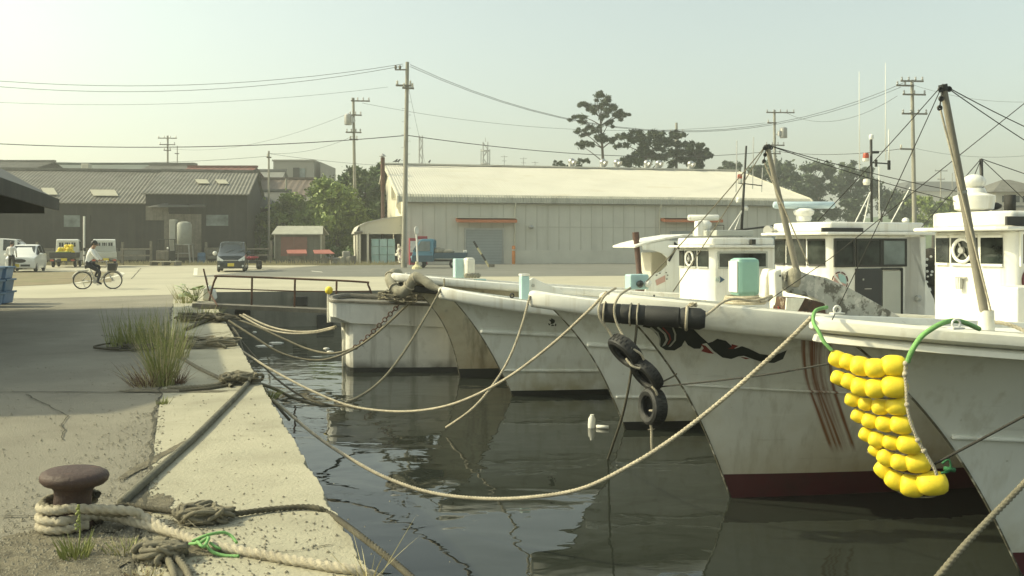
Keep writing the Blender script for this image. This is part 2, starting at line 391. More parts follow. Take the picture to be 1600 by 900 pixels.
def fast_mesh(name, verts, quads, mats, parent=None, midx=None):
    me = bpy.data.meshes.new(name); nv, nf = len(verts), len(quads)
    me.vertices.add(nv); me.vertices.foreach_set('co', np.asarray(verts, np.float32).ravel())
    me.loops.add(nf * 4); me.loops.foreach_set('vertex_index', np.asarray(quads, np.int32).ravel())
    me.polygons.add(nf); me.polygons.foreach_set('loop_start', np.arange(0, nf * 4, 4, dtype=np.int32))
    for m in (mats if isinstance(mats, (list, tuple)) else [mats]): me.materials.append(m)
    if midx is not None: me.polygons.foreach_set('material_index', np.asarray(midx, np.int32))
    me.update(calc_edges=True); me.validate()
    o = bpy.data.objects.new(name, me); COL.objects.link(o)
    if parent: o.parent = parent
    return o
def leaf_cloud(centers, radii, per, size, flat=1.0, aspect=.55, seed=1):
    """small leaf quads spread through the volume of several lumps; denser near the shell"""
    rs = np.random.RandomState(seed); C = []; 
    for c, r in zip(centers, radii):
        n = int(per); d = rs.normal(size=(n, 3)); d /= np.linalg.norm(d, axis=1)[:, None]
        rad = r * np.clip(np.abs(rs.normal(size=n)) * .36 + .42 * rs.rand(n), 0, 1.45) * (1 + .3 * np.sin(5 * d[:, 0] + 3 * d[:, 2] + c[0]) * np.cos(4 * d[:, 1] + c[2]))
        p = d * rad[:, None]; p[:, 2] *= flat
        C.append(p + np.array(c))
    C = np.concatenate(C); n = len(C)
    a = rs.normal(size=(n, 3)); a /= np.linalg.norm(a, axis=1)[:, None]
    b = np.cross(a, rs.normal(size=(n, 3))); b /= np.linalg.norm(b, axis=1)[:, None]
    s = size * (.6 + .8 * rs.rand(n))[:, None]
    a *= s; b *= s * aspect
    vs = np.stack([C - a, C + b, C + a, C - b], 1).reshape(-1, 3)
    q = np.arange(n * 4).reshape(-1, 4)
    return vs, q

# ------------------------------------------------------------------ camera, light, sky
cam = bpy.data.cameras.new('camera'); co = bpy.data.objects.new('camera', cam); COL.objects.link(co)
co.location = (0, 0, EH); co.rotation_euler = (R(90), 0, 0)
cam.sensor_width = 36; cam.lens = 36 * F / 1600; cam.shift_y = -(450 - HY) / 1600.0
cam.clip_start = .05; cam.clip_end = 12000
scene.camera = co
SUN = V(-.99, .05, 0).normalized(); EL = R(36)
tosun = V(SUN.x * math.cos(EL), SUN.y * math.cos(EL), math.sin(EL))
sl = bpy.data.lights.new('sun', 'SUN'); so = bpy.data.objects.new('sun', sl); COL.objects.link(so)
sl.energy = 3.2; sl.angle = R(.8); sl.color = (1.0, .92, .60)
so.rotation_euler = (-tosun).to_track_quat('-Z', 'Y').to_euler()
so.location = tosun * 50
w = bpy.data.worlds.new('World'); scene.world = w; w.use_nodes = True
nt = w.node_tree; bg = nt.nodes['Background']
sky = nt.nodes.new('ShaderNodeTexSky'); sky.sky_type = 'NISHITA'; sky.sun_disc = False
sky.sun_elevation = EL; sky.sun_rotation = math.atan2(tosun.x, tosun.y)
sky.air_density = 1.2; sky.dust_density = 3; sky.ozone_density = .6
tint = nt.nodes.new('ShaderNodeMix'); tint.data_type = 'RGBA'; tint.blend_type = 'MULTIPLY'; tint.inputs['Factor'].default_value = 1
tint.inputs['B'].default_value = (.945, .985, .84, 1)
hs = nt.nodes.new('ShaderNodeHueSaturation'); hs.inputs['Saturation'].default_value = .58
nt.links.new(sky.outputs[0], hs.inputs['Color']); nt.links.new(hs.outputs[0], tint.inputs['A']); nt.links.new(tint.outputs['Result'], bg.inputs['Color'])
bg.inputs['Strength'].default_value = .15
vs = scene.view_settings; vs.view_transform = 'Standard'; vs.look = 'None'; vs.gamma = 1; vs.exposure = .62
scene.render.engine = 'CYCLES'
scene.cycles.max_bounces = 6; scene.cycles.diffuse_bounces = 3; scene.cycles.glossy_bounces = 4; scene.cycles.volume_bounces = 0
scene.cycles.use_denoising = True
# ================================================================== SETTING
def edge_x(y): return .9 - .37 * y
q = V(-.347, .938, 0)                        # direction of the near quay
qn = V(.938, .347, 0)                        # towards the water
C0 = V(edge_x(30), 30, 0)                    # inner corner of the basin
NE = V(100, 52, 0)
# land: two flat sheets with quay walls
mb = MB()
mb.add([V(-900, -60, 0), V(edge_x(-60), -60, 0), C0, V(-900, 30, 0)], [(0, 1, 2, 3)])
mb.add([V(-900, 30, 0), C0, NE, V(900, 60, 0), V(900, 3000, 0), V(-900, 3000, 0)], [(0, 1, 2, 3, 4, 5)])
struct('ground', mb, asphalt_old)
mb = MB()
a = V(edge_x(-60), -60, -.004); b_ = C0 - V(0, 0, .004)
mb.add([a, b_, b_ - V(0, 0, 4), a - V(0, 0, 4)], [(0, 1, 2, 3)])
c_ = NE - V(0, 0, .004)
mb.add([b_, c_, c_ - V(0, 0, 4), b_ - V(0, 0, 4)], [(0, 1, 2, 3)])
d_ = V(900, 60, -.004); mb.add([c_, d_, d_ - V(0, 0, 4), c_ - V(0, 0, 4)], [(0, 1, 2, 3)])
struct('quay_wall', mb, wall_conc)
# concrete cap along the near quay edge, chipped lip
mb = MB(); inner = []; outer = []; low = []
t = -8.0; ch = 0
while t < 31.2:
    base = V(.9, 0, 0) + q * t / .9999
    ch = .6 * ch + .4 * (nrs.rand() ** 4 * .05) + .004 * nrs.rand()
    if abs(t - 5.9) < .2: ch += .012 * nrs.rand()
    inner.append(base - qn * 1.04 + V(0, 0, .006)); outer.append(base + qn * (.035 - ch) + V(0, 0, .006 - ch * .12)); low.append(base + qn * .045 + V(0, 0, -.05 - ch * .5))
    t += .035
k = len(inner); vs_ = inner + outer + low + [p - V(0, 0, .4) for p in low]
mb.add(vs_, [(i, i + 1, k + i + 1, k + i) for i in range(k - 1)] + [(k + i, k + i + 1, 2 * k + i + 1, 2 * k + i) for i in range(k - 1)] + [(2 * k + i, 2 * k + i + 1, 3 * k + i + 1, 3 * k + i) for i in range(k - 1)])
struct('quay_kerb', mb, conc_cap)
# far side: apron concrete, road, verge, dirt
def poly(name, pts, mat, z):
    m = MB(); m.add([V(p[0], p[1], z) for p in pts], [tuple(range(len(pts)))]); return struct(name, m, mat)
def apron_y(x): return 30 + .2 * (x - C0.x)
ap = [(C0.x + .0, 30.0), (C0.x - .4, 28.6), (-13.9, 26.6), (-60, 27.0), (-60, 60), (-22.0, 66), (-15.6, 58), (-14.3, 44.5), (100, 62), (100, 52.0)]
poly('apron', ap, conc_far, .004)
poly('road', [(-15.8, 44.2), (-14.6, 66), (-9.2, 71.4), (100, 94), (100, 62.5), (0, 44.6)], asphalt_far, .008)
poly('pavement', [(-60, 60), (-60, 68), (-14.6, 68.2), (-14.6, 66), (-15.4, 61), (-22, 66)], conc_far, .008)
poly('verge', [(-60, 68.0), (-60, 92), (-9.6, 92), (-9.6, 70.9), (-14.6, 68.2)], dirt, .014)
poly('yard_dirt', [(-40, 33.5), (-19.5, 33.0), (-17.0, 38), (-23.5, 53), (-40, 53)], dirt, .012)
# white painted kerb line round the yard and a short road mark
mb = MB()
arc = catmull([V(-17.9, 36.5, .016), V(-19.2, 42.5, .016), V(-21.3, 49, .016), V(-23.4, 52.0, .016), V(-27, 52.6, .016)], 10)
for p_, q_ in zip(arc[:-1], arc[1:]):
    nn = V(-(q_ - p_).y, (q_ - p_).x, 0).normalized() * .11
    mb.add([p_ - nn, p_ + nn, q_ + nn, q_ - nn], [(0, 1, 2, 3)])
mb.add([G(303, 419, .016), G(309, 419, .016), G(308.5, 430, .016), G(302, 430, .016)], [(0, 1, 2, 3)])
mb.add([G(485, 423, .016), G(502, 424.5, .016), G(505, 425.5, .016), G(488, 424, .016)], [(0, 1, 2, 3)])
struct('road_marking', mb, paint_line)
# slab joints / cracks on the near quay and across the apron
mb = MB()
def crack(pts, w, z, jit=.02, step=.1):
    pts = resample([V(*p) for p in pts], step)
    L_, R_ = [], []; jn = 0
    for i, p in enumerate(pts):
        t_ = (pts[min(i + 1, len(pts) - 1)] - pts[max(0, i - 1)]).normalized(); n_ = V(-t_.y, t_.x, 0)
        jn = .8 * jn + .4 * (nrs.rand() - .5) * jit * 2; j = n_ * jn; ww = w * (.35 + .65 * nrs.rand())
        L_.append(V((p + j - n_ * ww).x, (p + j - n_ * ww).y, z)); R_.append(V((p + j + n_ * ww).x, (p + j + n_ * ww).y, z))
    kk = len(pts); mb.add(L_ + R_, [(i, i + 1, kk + i + 1, kk + i) for i in range(kk - 1)])
cap_in = [V(.9, 0, 0) + q * s - qn * 1.05 for s in (1.5, 6, 9, 10.5, 14, 20, 26)]
crack(cap_in, .016, .011, .05)
crack([G(-80, 615), G(60, 613), G(150, 614), G(255, 614), G(384, 611)], .016, .011, .02)
crack([G(40, 617), G(70, 635), G(100, 652), G(96, 690)], .008, .011, .04)
crack([G(0, 809), G(70, 806)], .01, .011, .03, .06)
crack([G(285, 544), G(368, 545)], .014, .011, .02)
crack([G(185, 528), G(330, 531)], .012, .011, .02)
crack([G(280, 491), G(345, 490)], .02, .011, .02)
crack([G(400, 870), G(470, 862), G(520, 853)], .006, .011, .03, .06)
crack([G(120, 436), G(320, 435.2), G(620, 431)], .05, .011, .02, .5)
crack([G(322, 432), G(328, 458)], .03, .011, .03, .5)
crack([G(205, 436), G(220, 419)], .03, .011, .03, .5)
crack([G(400, 420), G(640, 411)], .05, .013, .05, .6)
struct('pavement_joint', mb, M('joint_dirt', (.065, .06, .04), .95, var=.3, vscale=6))
# gravel and grit
mb = MB()
def pebble(p, s):
    n = 5; o = len(mb.v)
    pts = [p + V(s * (.6 + .5 * nrs.rand()) * math.cos(2 * PI * i / n), s * (.6 + .5 * nrs.rand()) * math.sin(2 * PI * i / n), 0) for i in range(n)]
    top = p + V(0, 0, s * (.5 + .4 * nrs.rand()))
    mb.add(pts + [top], [(i, (i + 1) % n, n) for i in range(n)])
for i in range(4200):
    y = 3.9 + 8 * nrs.rand() ** 1.6; x = edge_x(y) - (.1 + nrs.rand() * 1.05 if i % 7 == 0 else 1.15 + nrs.rand() * (.2 + .5 * y))
    pebble(V(x, y, .008), .004 + .011 * nrs.rand() ** 3)
for i in range(1500):                       # drift of grit along the joint and round the bollard
    s = 3.5 + 6 * nrs.rand(); p = V(.9, 0, 0) + q * s - qn * (1.03 + abs(.26 * nrs.normal()) - .05); pebble(V(p.x, p.y, .008), .004 + .010 * nrs.rand() ** 2)
for i in range(3600):
    p = V(-2.3 + .55 * nrs.normal(), 4.6 + .45 * nrs.normal(), .008); pebble(p, .004 + .009 * nrs.rand() ** 2)
o = mb.build('gravel', stone_m); o['kind'] = 'stuff'; o['label'] = 'loose grit and pebbles scattered over the quay'; o['category'] = 'gravel'
# dark soil and litter caught round the bollard and along the joint
def soil(c, rx, ry, seed):
    rs = np.random.RandomState(seed); n = 90; ph = rs.rand(8) * 6.28; pts = []
    for i in range(n):
        a = 2 * PI * i / n; r = 1 + sum(.22 / (k + 1) * math.sin((k + 2) * a + ph[k]) for k in range(8)) + .06 * rs.normal(); pts.append(V(c.x + rx * r * math.cos(a), c.y + ry * r * math.sin(a), .0085 + .0006 * (seed - 50)))
    m = MB(); m.add(pts + [V(c.x, c.y, .0085 + .0006 * (seed - 50))], [(i, (i + 1) % n, n) for i in range(n)]); return m
soil_m = M('soil', (.17, .15, .10), .95, var=.35, vscale=7, bump=1, bscale=50, stain=[((.08, .07, .045), 9, .5, .62, .8), ((.30, .275, .2), 30, .56, .66, .8)])
for k_, (px, py, rx, ry) in enumerate(((130, 860, .55, .26), (60, 905, .5, .3), (215, 800, .16, .3), (240, 720, .05, .5), (262, 612, .5, .12))):
    struct('soil_patch', soil(G(px, py), rx, ry, 50 + k_), soil_m)
# water
wm = bpy.data.materials.new('harbour_water'); wm.use_nodes = True
nt = wm.node_tree; N = nt.nodes; L = nt.links; b = N['Principled BSDF']
b.inputs['Base Color'].default_value = (.022, .026, .021, 1); b.inputs['Roughness'].default_value = .015; b.inputs['IOR'].default_value = 1.36
geo = N.new('ShaderNodeNewGeometry')
def wn(sc, st):
    mp = N.new('ShaderNodeMapping'); mp.inputs['Scale'].default_value = sc; L.new(geo.outputs['Position'], mp.inputs[0])
    n = N.new('ShaderNodeTexNoise'); n.inputs['Scale'].default_value = 1; n.inputs['Detail'].default_value = 2.5; n.inputs['Roughness'].default_value = .45; n.inputs['Distortion'].default_value = .6
    L.new(mp.outputs[0], n.inputs['Vector'])
    x = N.new('ShaderNodeMath'); x.operation = 'MULTIPLY'; x.inputs[1].default_value = st; L.new(n.outputs['Fac'], x.inputs[0]); return x.outputs[0]
a1 = wn((.75, 1.0, 1), 1.0); a2 = wn((2.6, 3.6, 1), .10)
ad = N.new('ShaderNodeMath'); ad.operation = 'ADD'; L.new(a1, ad.inputs[0]); L.new(a2, ad.inputs[1])
bp = N.new('ShaderNodeBump'); bp.inputs['Strength'].default_value = 1; bp.inputs['Distance'].default_value = .019
L.new(ad.outputs[0], bp.inputs['Height']); L.new(bp.outputs[0], b.inputs['Normal'])
mb = MB(); mb.add([V(-12, -60, WZ), V(900, -60, WZ), V(900, 62, WZ), V(-12, 52, WZ)], [(0, 1, 2, 3)])
struct('water', mb, wm)
# distant low hill and far haze
mb = MB(); hp = []
for i in range(60):
    x = 40 + i * 9; h = 10 + 9 * math.exp(-((x - 95) / 45) ** 2) + 6 * math.sin(i * .5) + 2 * nrs.rand()
    hp.append((x, h))
for (x, h) in hp: mb.v += [(x, 330, -1), (x, 345, h * .7), (x, 400, h * .9), (x, 460, -1)]
for i in range(59):
    for j in range(3): mb.f.append((i * 4 + j, i * 4 + j + 1, i * 4 + j + 5, i * 4 + j + 4)); mb.m.append(0)
struct('hill', mb, leaf_dark, smooth=True)

# ================================================================== WAREHOUSE
wa = R(12.5); A = V(math.cos(wa), math.sin(wa), 0); B = V(-math.sin(wa), math.cos(wa), 0); W0 = V(-8.72, 72, 0)
def W(a, t, z): return W0 + A * a + B * t + V(0, 0, z)
LW, DW, EZ, RZ = 35.6, 28.0, 5.0, 9.25
wh = thing('warehouse', 'long pale warehouse with cream corrugated roof and grey clad front', 'warehouse')
mb = MB()
mb.add([W(0, 0, 0), W(LW, 0, 0), W(LW, 0, EZ), W(0, 0, EZ)], [(0, 1, 2, 3)])
mb.add([W(LW, 0, 0), W(LW, DW, 0), W(LW, DW, EZ), W(LW, DW / 2, RZ - .15), W(LW, 0, EZ)], [(0, 1, 2, 3, 4)])
mb.add([W(0, DW, 0), W(LW, DW, 0), W(LW, DW, EZ), W(0, DW, EZ)], [(0, 1, 2, 3)])
mb.build('front_wall', clad, wh)
mb = MB(); mb.add([W(0, 0, 0), W(0, DW, 0), W(0, DW, EZ), W(0, DW / 2, RZ - .15), W(0, 0, EZ)], [(0, 1, 2, 3, 4)])
mb.build('gable_wall', clad_gable, wh)
mb = MB(); mb.box(W(LW / 2, -.03, .55), (LW, .1, 1.1), wa); mb.build('plinth', clad_base, wh)
mb = MB()
for i in range(36):
    if i % 1 == 0: mb.box(W(.95 * i + .6, -.012, 3.05), (.045, .03, 3.85), wa)
mb.box(W(LW / 2 + 5, -.02, 3.05), (LW - 12, .03, .05), wa); mb.box(W(LW / 2, -.06, 4.92), (LW, .12, .12), wa)
mb.build('wall_seam', M('cladding_seam', (.48, .465, .385), .8, var=.05), wh)
# corrugated roof
prof = [(14.0, RZ), (10.5, 8.42), (7, 7.5), (3.5, 6.58), (.4, 5.80), (-.1, 5.66), (-.38, 5.45), (-.48, 5.0)]
back = [(DW - t, z) for t, z in prof][::-1][1:]
allp = [(t, z) for t, z in prof][::-1]; allp += [(DW - t, z) for (t, z) in prof[1:]]
def corr_sheet(mb, prof, la, lb, pitch, amp, fn):
    n = int((lb - la) / pitch * 4) + 1; k = len(prof)
    vs = []; nm = []
    for i, (t, z) in enumerate(prof):
        a = prof[max(i - 1, 0)]; b = prof[min(i + 1, k - 1)]
        d = V(b[0] - a[0], b[1] - a[1], 0).normalized(); nm.append((-d.y, d.x) if d.x > 0 else (d.y, -d.x))
    for j in range(n):
        a = la + j * pitch / 4; off = amp * (0, 1, 0, -1)[j % 4]
        for i, (t, z) in enumerate(prof): vs.append(fn(a, t + nm[i][0] * off, z + nm[i][1] * off))
    o = len(mb.v); mb.v += [tuple(p) for p in vs]
    for j in range(n - 1):
        for i in range(k - 1):
            mb.f.append((o + j * k + i, o + j * k + i + 1, o + (j + 1) * k + i + 1, o + (j + 1) * k + i)); mb.m.append(0 if (prof[i][1] > 5.7 or prof[i + 1][1] > 5.7) else 1)
mb = MB(); corr_sheet(mb, allp, -.45, LW + .45, .22, .014, W)
rf = mb.build('roof', [roof_cream, roof_eave_shade], wh)
mb = MB(); mb.beam(W(-.5, 14, RZ + .06), W(LW + .5, 14, RZ + .06), .7, .14)
mb.build('ridge_cap', roof_cream, rf)
def barge(a): 
    m = MB()
    for s in (1, -1):
        pts = [(t if s > 0 else DW - t, z) for t, z in prof]
        for (t0, z0), (t1, z1) in zip(pts[:-1], pts[1:]): m.beam(W(a, t0, z0 - .1), W(a, t1, z1 - .1), .12, .28)
    m.build('barge_board', clad_gable, rf)
barge(-.5); barge(LW + .5)
# windows high in the gable
for t, z in ((2.6, 4.9), (4.6, 5.4), (7.5, 6.3), (9.6, 6.4)):
    mb = MB(); mb.box(W(-.03, t, z), (.1, .75, 1.25), wa); f = mb.build('window', glass, wh)
    mb = MB()
    for s in (-1, 1): mb.box(W(-.06, t + s * .42, z), (.12, .09, 1.4), wa)
    mb.box(W(-.06, t, z - .68), (.16, .92, .09), wa); mb.build('frame', clad_gable, f)
def door(px0, px1, py0):
    def along(px):
        r = (px - CX) / F
        return (W0.x - r * W0.y) / (r * A.y - A.x)
    a0, a1 = along(px0), along(px1)
    d = W(a0, 0, 0).y; z = EH - (py0 - HY) / F * d
    return a0, a1, z
a0, a1, z1 = door(728, 784, 359)
mb = MB(); mb.box(W((a0 + a1) / 2, -.1, z1 / 2), (a1 - a0, .06, z1), wa); dr = mb.build('shutter_door', shutter, wh)
mb = MB()
for s in (a0 - .08, a1 + .08): mb.box(W(s, -.1, z1 / 2), (.12, .14, z1), wa)
mb.box(W((a0 + a1) / 2, -.1, z1 + .06), (a1 - a0 + .3, .14, .13), wa); mb.build('frame', steel, dr)
mb = MB()
for i in range(12): mb.box(W((a0 + a1) / 2, -.14, .2 + i * z1 / 12), (a1 - a0 - .05, .02, .02), wa)
mb.build('slat', M('shutter_line', (.19, .21, .205), .6), dr)
b0, b1, z2 = door(1049, 1112, 361)
mb = MB(); mb.box(W((b0 + b1) / 2, -.1, z2 / 2), (b1 - b0, .06, z2), wa); dr = mb.build('shutter_door', shutter, wh)
mb = MB()
for s in (b0 - .08, b1 + .08): mb.box(W(s, -.1, z2 / 2), (.12, .14, z2), wa)
mb.build('frame', steel, dr)
c0, c1, z3 = door(1205, 1228, 357)
mb = MB(); mb.box(W((c0 + c1) / 2, -.1, z3 / 2), (c1 - c0, .06, z3), wa); mb.build('side_door', shutter, wh)
for (u0, u1) in ((712, 804), (1032, 1122)):
    e0, e1, ze = door(u0, u1, 340)
    m = MB(); m.prism([W(e0, 0, ze), W(e0, -1.0, ze - .18), W(e0, -1.0, ze - .42), W(e0, 0, ze - .3)], A * (e1 - e0)); aw = m.build('awning', orange, wh, bevel=.02)
    m = MB(); m.beam(W(e0, -.5, ze - .03), W(e1, -.5, ze - .03), 1.06, .05); m.build('awning_edge', clad_gable, aw)
for pxp in (804, 1030):
    e0, _, _ = door(pxp, pxp + 2, 330); m = MB(); m.tube([W(e0, -.45, 5.0), W(e0, -.4, 4.75), W(e0, -.12, 4.5), W(e0, -.12, .1)], .055, 8); m.build('downpipe', clad_gable, wh)
e0, _, ze = door(828, 830, 356); m = MB(); m.lathe([(.05, 0), (.22, .05), (.25, .25), (.1, .3)], W(e0, -.35, ze - .1), (0, 0, 1), 14); m.beam(W(e0, 0, ze), W(e0, -.3, ze), .05, .05); m.build('wall_lamp', steel, wh, smooth=True)
# roof ventilators: hooded silver cowls along the ridge
vents = [(892, 0, 'nearest the tall pine trunk on its left'), (941, 1, ''), (963, 2, ''), (1010, 3, ''), (1028, 4, ''), (1078, 5, '')]
vlab = ['silver hooded roof ventilator standing alone left of the tall pine', 'silver hooded roof ventilator just left of the pine trunk', 'silver hooded roof ventilator just right of the pine trunk',
        'left one of the close pair of silver ventilators under the dense pines', 'right one of the close pair of silver ventilators under the dense pines', 'silver hooded roof ventilator standing alone at the right of the pines']
silver = M('bright_galvanised', (.45, .45, .42), .38, .8, var=.08, vscale=3)
for (px, i, _), lb in zip(vents, vlab):
    r = (px - CX) / F; a = ((W0 + B * 14).x - r * (W0 + B * 14).y) / (r * A.y - A.x); p = W(a, 14, RZ)
    t = thing('roof_ventilator', lb, 'ventilator', p, 0, 'ventilators along the warehouse ridge'); t.scale = (.72,) * 3
    m = MB(); m.lathe([(.36, -.1), (.36, .6)], (0, 0, 0), (0, 0, 1), 16); m.build('pipe', silver, t, smooth=True, auto=40)
    m = MB(); m.sphere((.1, -.08, .9), .5, 16, (1.0, 1.0, .92)); m.lathe([(.38, 0), (.46, .42)], (.2, -.15, .82), (.75, -.5, -.45), 16); m.build('hood', silver, t, smooth=True, auto=40)
# lean-to at the gable end
lt = thing('lean_to_shelter', 'open pale lean-to with rounded roof at warehouse gable', 'shelter')
def Wl(x, t, z): return W(-x, t, z)
pr = [(0, 3.95), (1.5, 3.75), (2.9, 3.42), (3.5, 3.1), (3.75, 2.6)]
t0, t1 = 1.2, 9.0
mb = MB()
for (x0_, z0_), (x1_, z1_) in zip(pr[:-1], pr[1:]): mb.prism([Wl(x0_, t0, z0_), Wl(x1_, t0, z1_), Wl(x1_, t0, z1_ - .1), Wl(x0_, t0, z0_ - .1)], B * (t1 - t0))
mb.build('roof', roof_cream, lt)
mb = MB(); mb.prism([Wl(0, t0 + .1, 3.85), Wl(1.5, t0 + .1, 3.65), Wl(2.9, t0 + .1, 3.32), Wl(3.4, t0 + .1, 3.05), Wl(3.4, t0 + .1, 2.45), Wl(0, t0 + .1, 2.45)], B * .08); mb.build('front_fascia', clad_gable, lt)
mb = MB(); mb.prism([Wl(3.6, t0 + .2, 0), Wl(3.6, t0 + .2, 2.7), Wl(3.52, t0 + .2, 2.7), Wl(3.52, t0 + .2, 0)], B * (t1 - t0 - .3)); mb.prism([Wl(3.6, t1 - .2, 0), Wl(.1, t1 - .2, 0), Wl(.1, t1 - .2, 3.6), Wl(3.6, t1 - .2, 3.0)], B * .1); mb.build('wall', clad, lt)
for x in (3.4, 2.75):
    m = MB(); m.beam(Wl(x, t0 + .15, 0), Wl(x, t0 + .15, 2.7), .16, .16, V(0, 1, 0)); m.build('post', clad_gable, lt)
mb = MB(); mb.tube([Wl(3.85, t0, 2.55), Wl(3.2, t0, 2.6)], .09, 8); mb.tube([Wl(3.72, t0 + .1, 2.6), Wl(3.72, t0 + .1, .1)], .05, 8); mb.build('gutter', wood_grey, lt)
# aqua crates stacked under the lean-to
k = 0
names_h = ['left', 'middle', 'right']; names_v = ['bottom', 'middle', 'top']
for i in range(3):
    for j in range(3):
        pz = Wl(2.15 - i * .66, t0 + .9, .1 + j * .66)
        o = thing('fish_box', 'aqua fish box under the lean-to, %s of the %s stack' % (names_v[j], names_h[i]), 'crate', pz, wa, 'aqua boxes stacked under the lean-to')
        m = MB(); m.box((0, 0, .3), (.6, 1.0, .6)); m.build('tub', aqua_pale if (i + j) % 2 else M('aqua_box', (.36, .55, .53), .45), o, bevel=.03)
        m = MB(); m.box((0, 0, .615), (.64, 1.04, .05)); m.build('rim', aqua_pale, o)
# white junk heap against corner of the gable
o = MB()
for i in range(16): 
    p = W(-.45 + .35 * nrs.rand(), -.2 + .6 * nrs.rand(), .12 + .09 * i + .1 * nrs.rand()); s = .42 - .018 * i
    o.box(p, (s * (.5 + nrs.rand()), s, .2), wa + nrs.rand())
tag(o.build('sack_heap', white_old, bevel=.04), 'tall heap of dirty white sacks against the warehouse corner', 'sacks')
# flue pipe beside the gable
o = MB(); p = P(598, 395, 80); p.z = 0
t = thing('flue_pipe', 'tall thin brown flue pipe with cap beside warehouse gable', 'flue', p)
zt = P(598, 246, 80).z
o.tube([(0, 0, 0), (0, 0, zt - 3.0)], .15, 12); o.build('pipe', brown_pipe, t, smooth=True, auto=40)
o = MB(); o.tube([(0, 0, zt - 3.0), (0, 0, zt)], .19, 12); o.build('upper_pipe', rust, t, smooth=True, auto=40)
o = MB(); o.lathe([(.34, zt + .1), (.05, zt + .35)], (0, 0, 0), (0, 0, 1), 12); o.tube([(0, 0, zt - .1), (0, 0, zt + .15)], .1, 6); o.build('cap', steel, t)
# roof birds
for i, (px, lb) in enumerate(((618, 'small dark bird perched at left end of the warehouse ridge'), (622.5, 'small dark bird perched just right of the ridge end bird'), (671, 'small dark bird perched right of the concrete pole top of roof'))):
    r = (px - CX) / F; a = ((W0 + B * 14).x - r * (W0 + B * 14).y) / (r * A.y - A.x); p = W(a, 14, RZ + .2)
    t = thing('bird', lb, 'bird', p, .6 * i, 'birds on the warehouse ridge'); t.scale = (.7,) * 3
    m = MB(); m.tube([(-.42, 0, .08), (-.2, 0, .14), (0, 0, .2), (.14, 0, .3), (.19, 0, .42), (.27, 0, .44), (.37, 0, .41)], [.02, .07, .12, .1, .075, .06, .01], 8); m.tube([(0, .04, .15), (0, .04, -.06)], .012, 5); m.tube([(0, -.04, .15), (0, -.04, -.06)], .012, 5); m.build('body', steel_dark, t, smooth=True)

# ================================================================== DARK BUILDING, LEFT
def shed_house(name, label, cat, px0, px1, d, y_eave, y_ridge, depth, wall, roof_m, base_z=0, over=.5, pitch=.30, corr=True, skylights=(), rot=0, wallpart='wall'):
    """gabled building facing the camera, front wall on the plane y = d"""
    t = thing(name, label, cat)
    x0 = (px0 - CX) / F * d; x1 = (px1 - CX) / F * d; ze = EH - (y_eave - HY) / F * d; dm = d + depth / 2; zr = EH - (y_ridge - HY) / F * dm
    m = MB(); m.box(((x0 + x1) / 2, d + depth / 2, ze / 2 + base_z / 2), (x1 - x0, depth, ze - base_z))
    m.prism([(x0, d, ze), (x0, d + depth, ze), (x0, dm, zr - .12)], (x1 - x0, 0, 0)); m.build(wallpart, wall, t)
    m = MB(); sl_ = (zr - ze) / (depth / 2)
    pr_ = [(d - over, ze - over * sl_ + .08), (dm, zr + .08), (d + depth + over, ze - over * sl_ + .08)]
    n = int((x1 - x0 + .6) / pitch * 4) + 1 if corr else 2; vs = []
    for j in range(n):
        x = (x0 - .3 + j * pitch / 4) if corr else (x0 - .3, x1 + .3)[j]
        off = (.03 * (0, 1, 0, -1)[j % 4]) if corr else 0
        for (y, z) in pr_: vs.append((x, y, z + off))
    m.add(vs, [(j * 3 + i, j * 3 + i + 1, j * 3 + 4 + i, j * 3 + 3 + i) for j in range(n - 1) for i in range(2)])
    r = m.build('roof', roof_m, t); sol = r.modifiers.new('s', 'SOLIDIFY'); sol.thickness = .08
    m = MB(); m.beam((x0 - .35, dm, zr + .16), (x1 + .35, dm, zr + .16), .5, .22); m.build('ridge', roof_m, r)
    for (sx0, sx1, sy0, sy1) in skylights:
        def onroof(px, py):          # intersect the view direction with the front slope
            k_ = (px - CX) / F; s_ = -(py - HY) / F; y = (ze + .15 - sl_ * d - EH) / (s_ - sl_); return V(k_ * y, y, EH + s_ * y + .06)
        pts = [onroof(sx0, sy1), onroof(sx1, sy1), onroof(sx1, sy0), onroof(sx0, sy0)]
        m = MB(); m.prism(pts, (0, 0, .04)); m.build('skylight', skylight, r)
    if rot: pv_ = V(x1, d, 0); Rm = Matrix.Rotation(rot, 3, 'Z'); t.rotation_euler[2] = rot; t.location = pv_ - Rm @ pv_
    return t, x0, x1, ze, d
dk, *_ = shed_house('timber_warehouse', 'long black boarded warehouse with ribbed grey roof and two pale skylights behind parked trucks', 'warehouse', -60, 234, 74.2, 316, 270, 17, wood_black, tile_grey, rot=R(10), skylights=((155, 191, 299, 308), (86, 104, 297, 307)))
dk2, *_ = shed_house('timber_annex', 'black boarded building with two small square skylights, right of the longer black warehouse', 'warehouse', 236.5, 386, 75, 303, 271, 17, wood_black, tile_grey, rot=R(11), skylights=((324, 341, 283, 289), (354, 369, 283, 289)))
def on_plane(px, py, d): return P(px, py, d)
def panel(name, mat, parent, px0, py0, px1, py1, d, th=.06, bevel=0):
    a = P(px0, py1, d); c = P(px1, py0, d); m = MB(); m.box(((a.x + c.x) / 2, d - th / 2, (a.z + c.z) / 2), (c.x - a.x, th, c.z - a.z)); return m.build(name, mat, parent, bevel=bevel)
w_ = panel('window', glass_pale, dk, 109, 337, 146, 355, 74.18); panel('shutter_panel', wood_black, w_, 132, 337, 147, 356, 74.1)
panel('window', glass_pale, dk2, 325, 336, 358, 353, 74.98)
panel('door', wood_grey, dk2, 263, 335, 318, 402, 74.97, .05)
panel('patch_board', wood_grey, dk2, 236.5, 323, 270, 345, 74.95, .04)
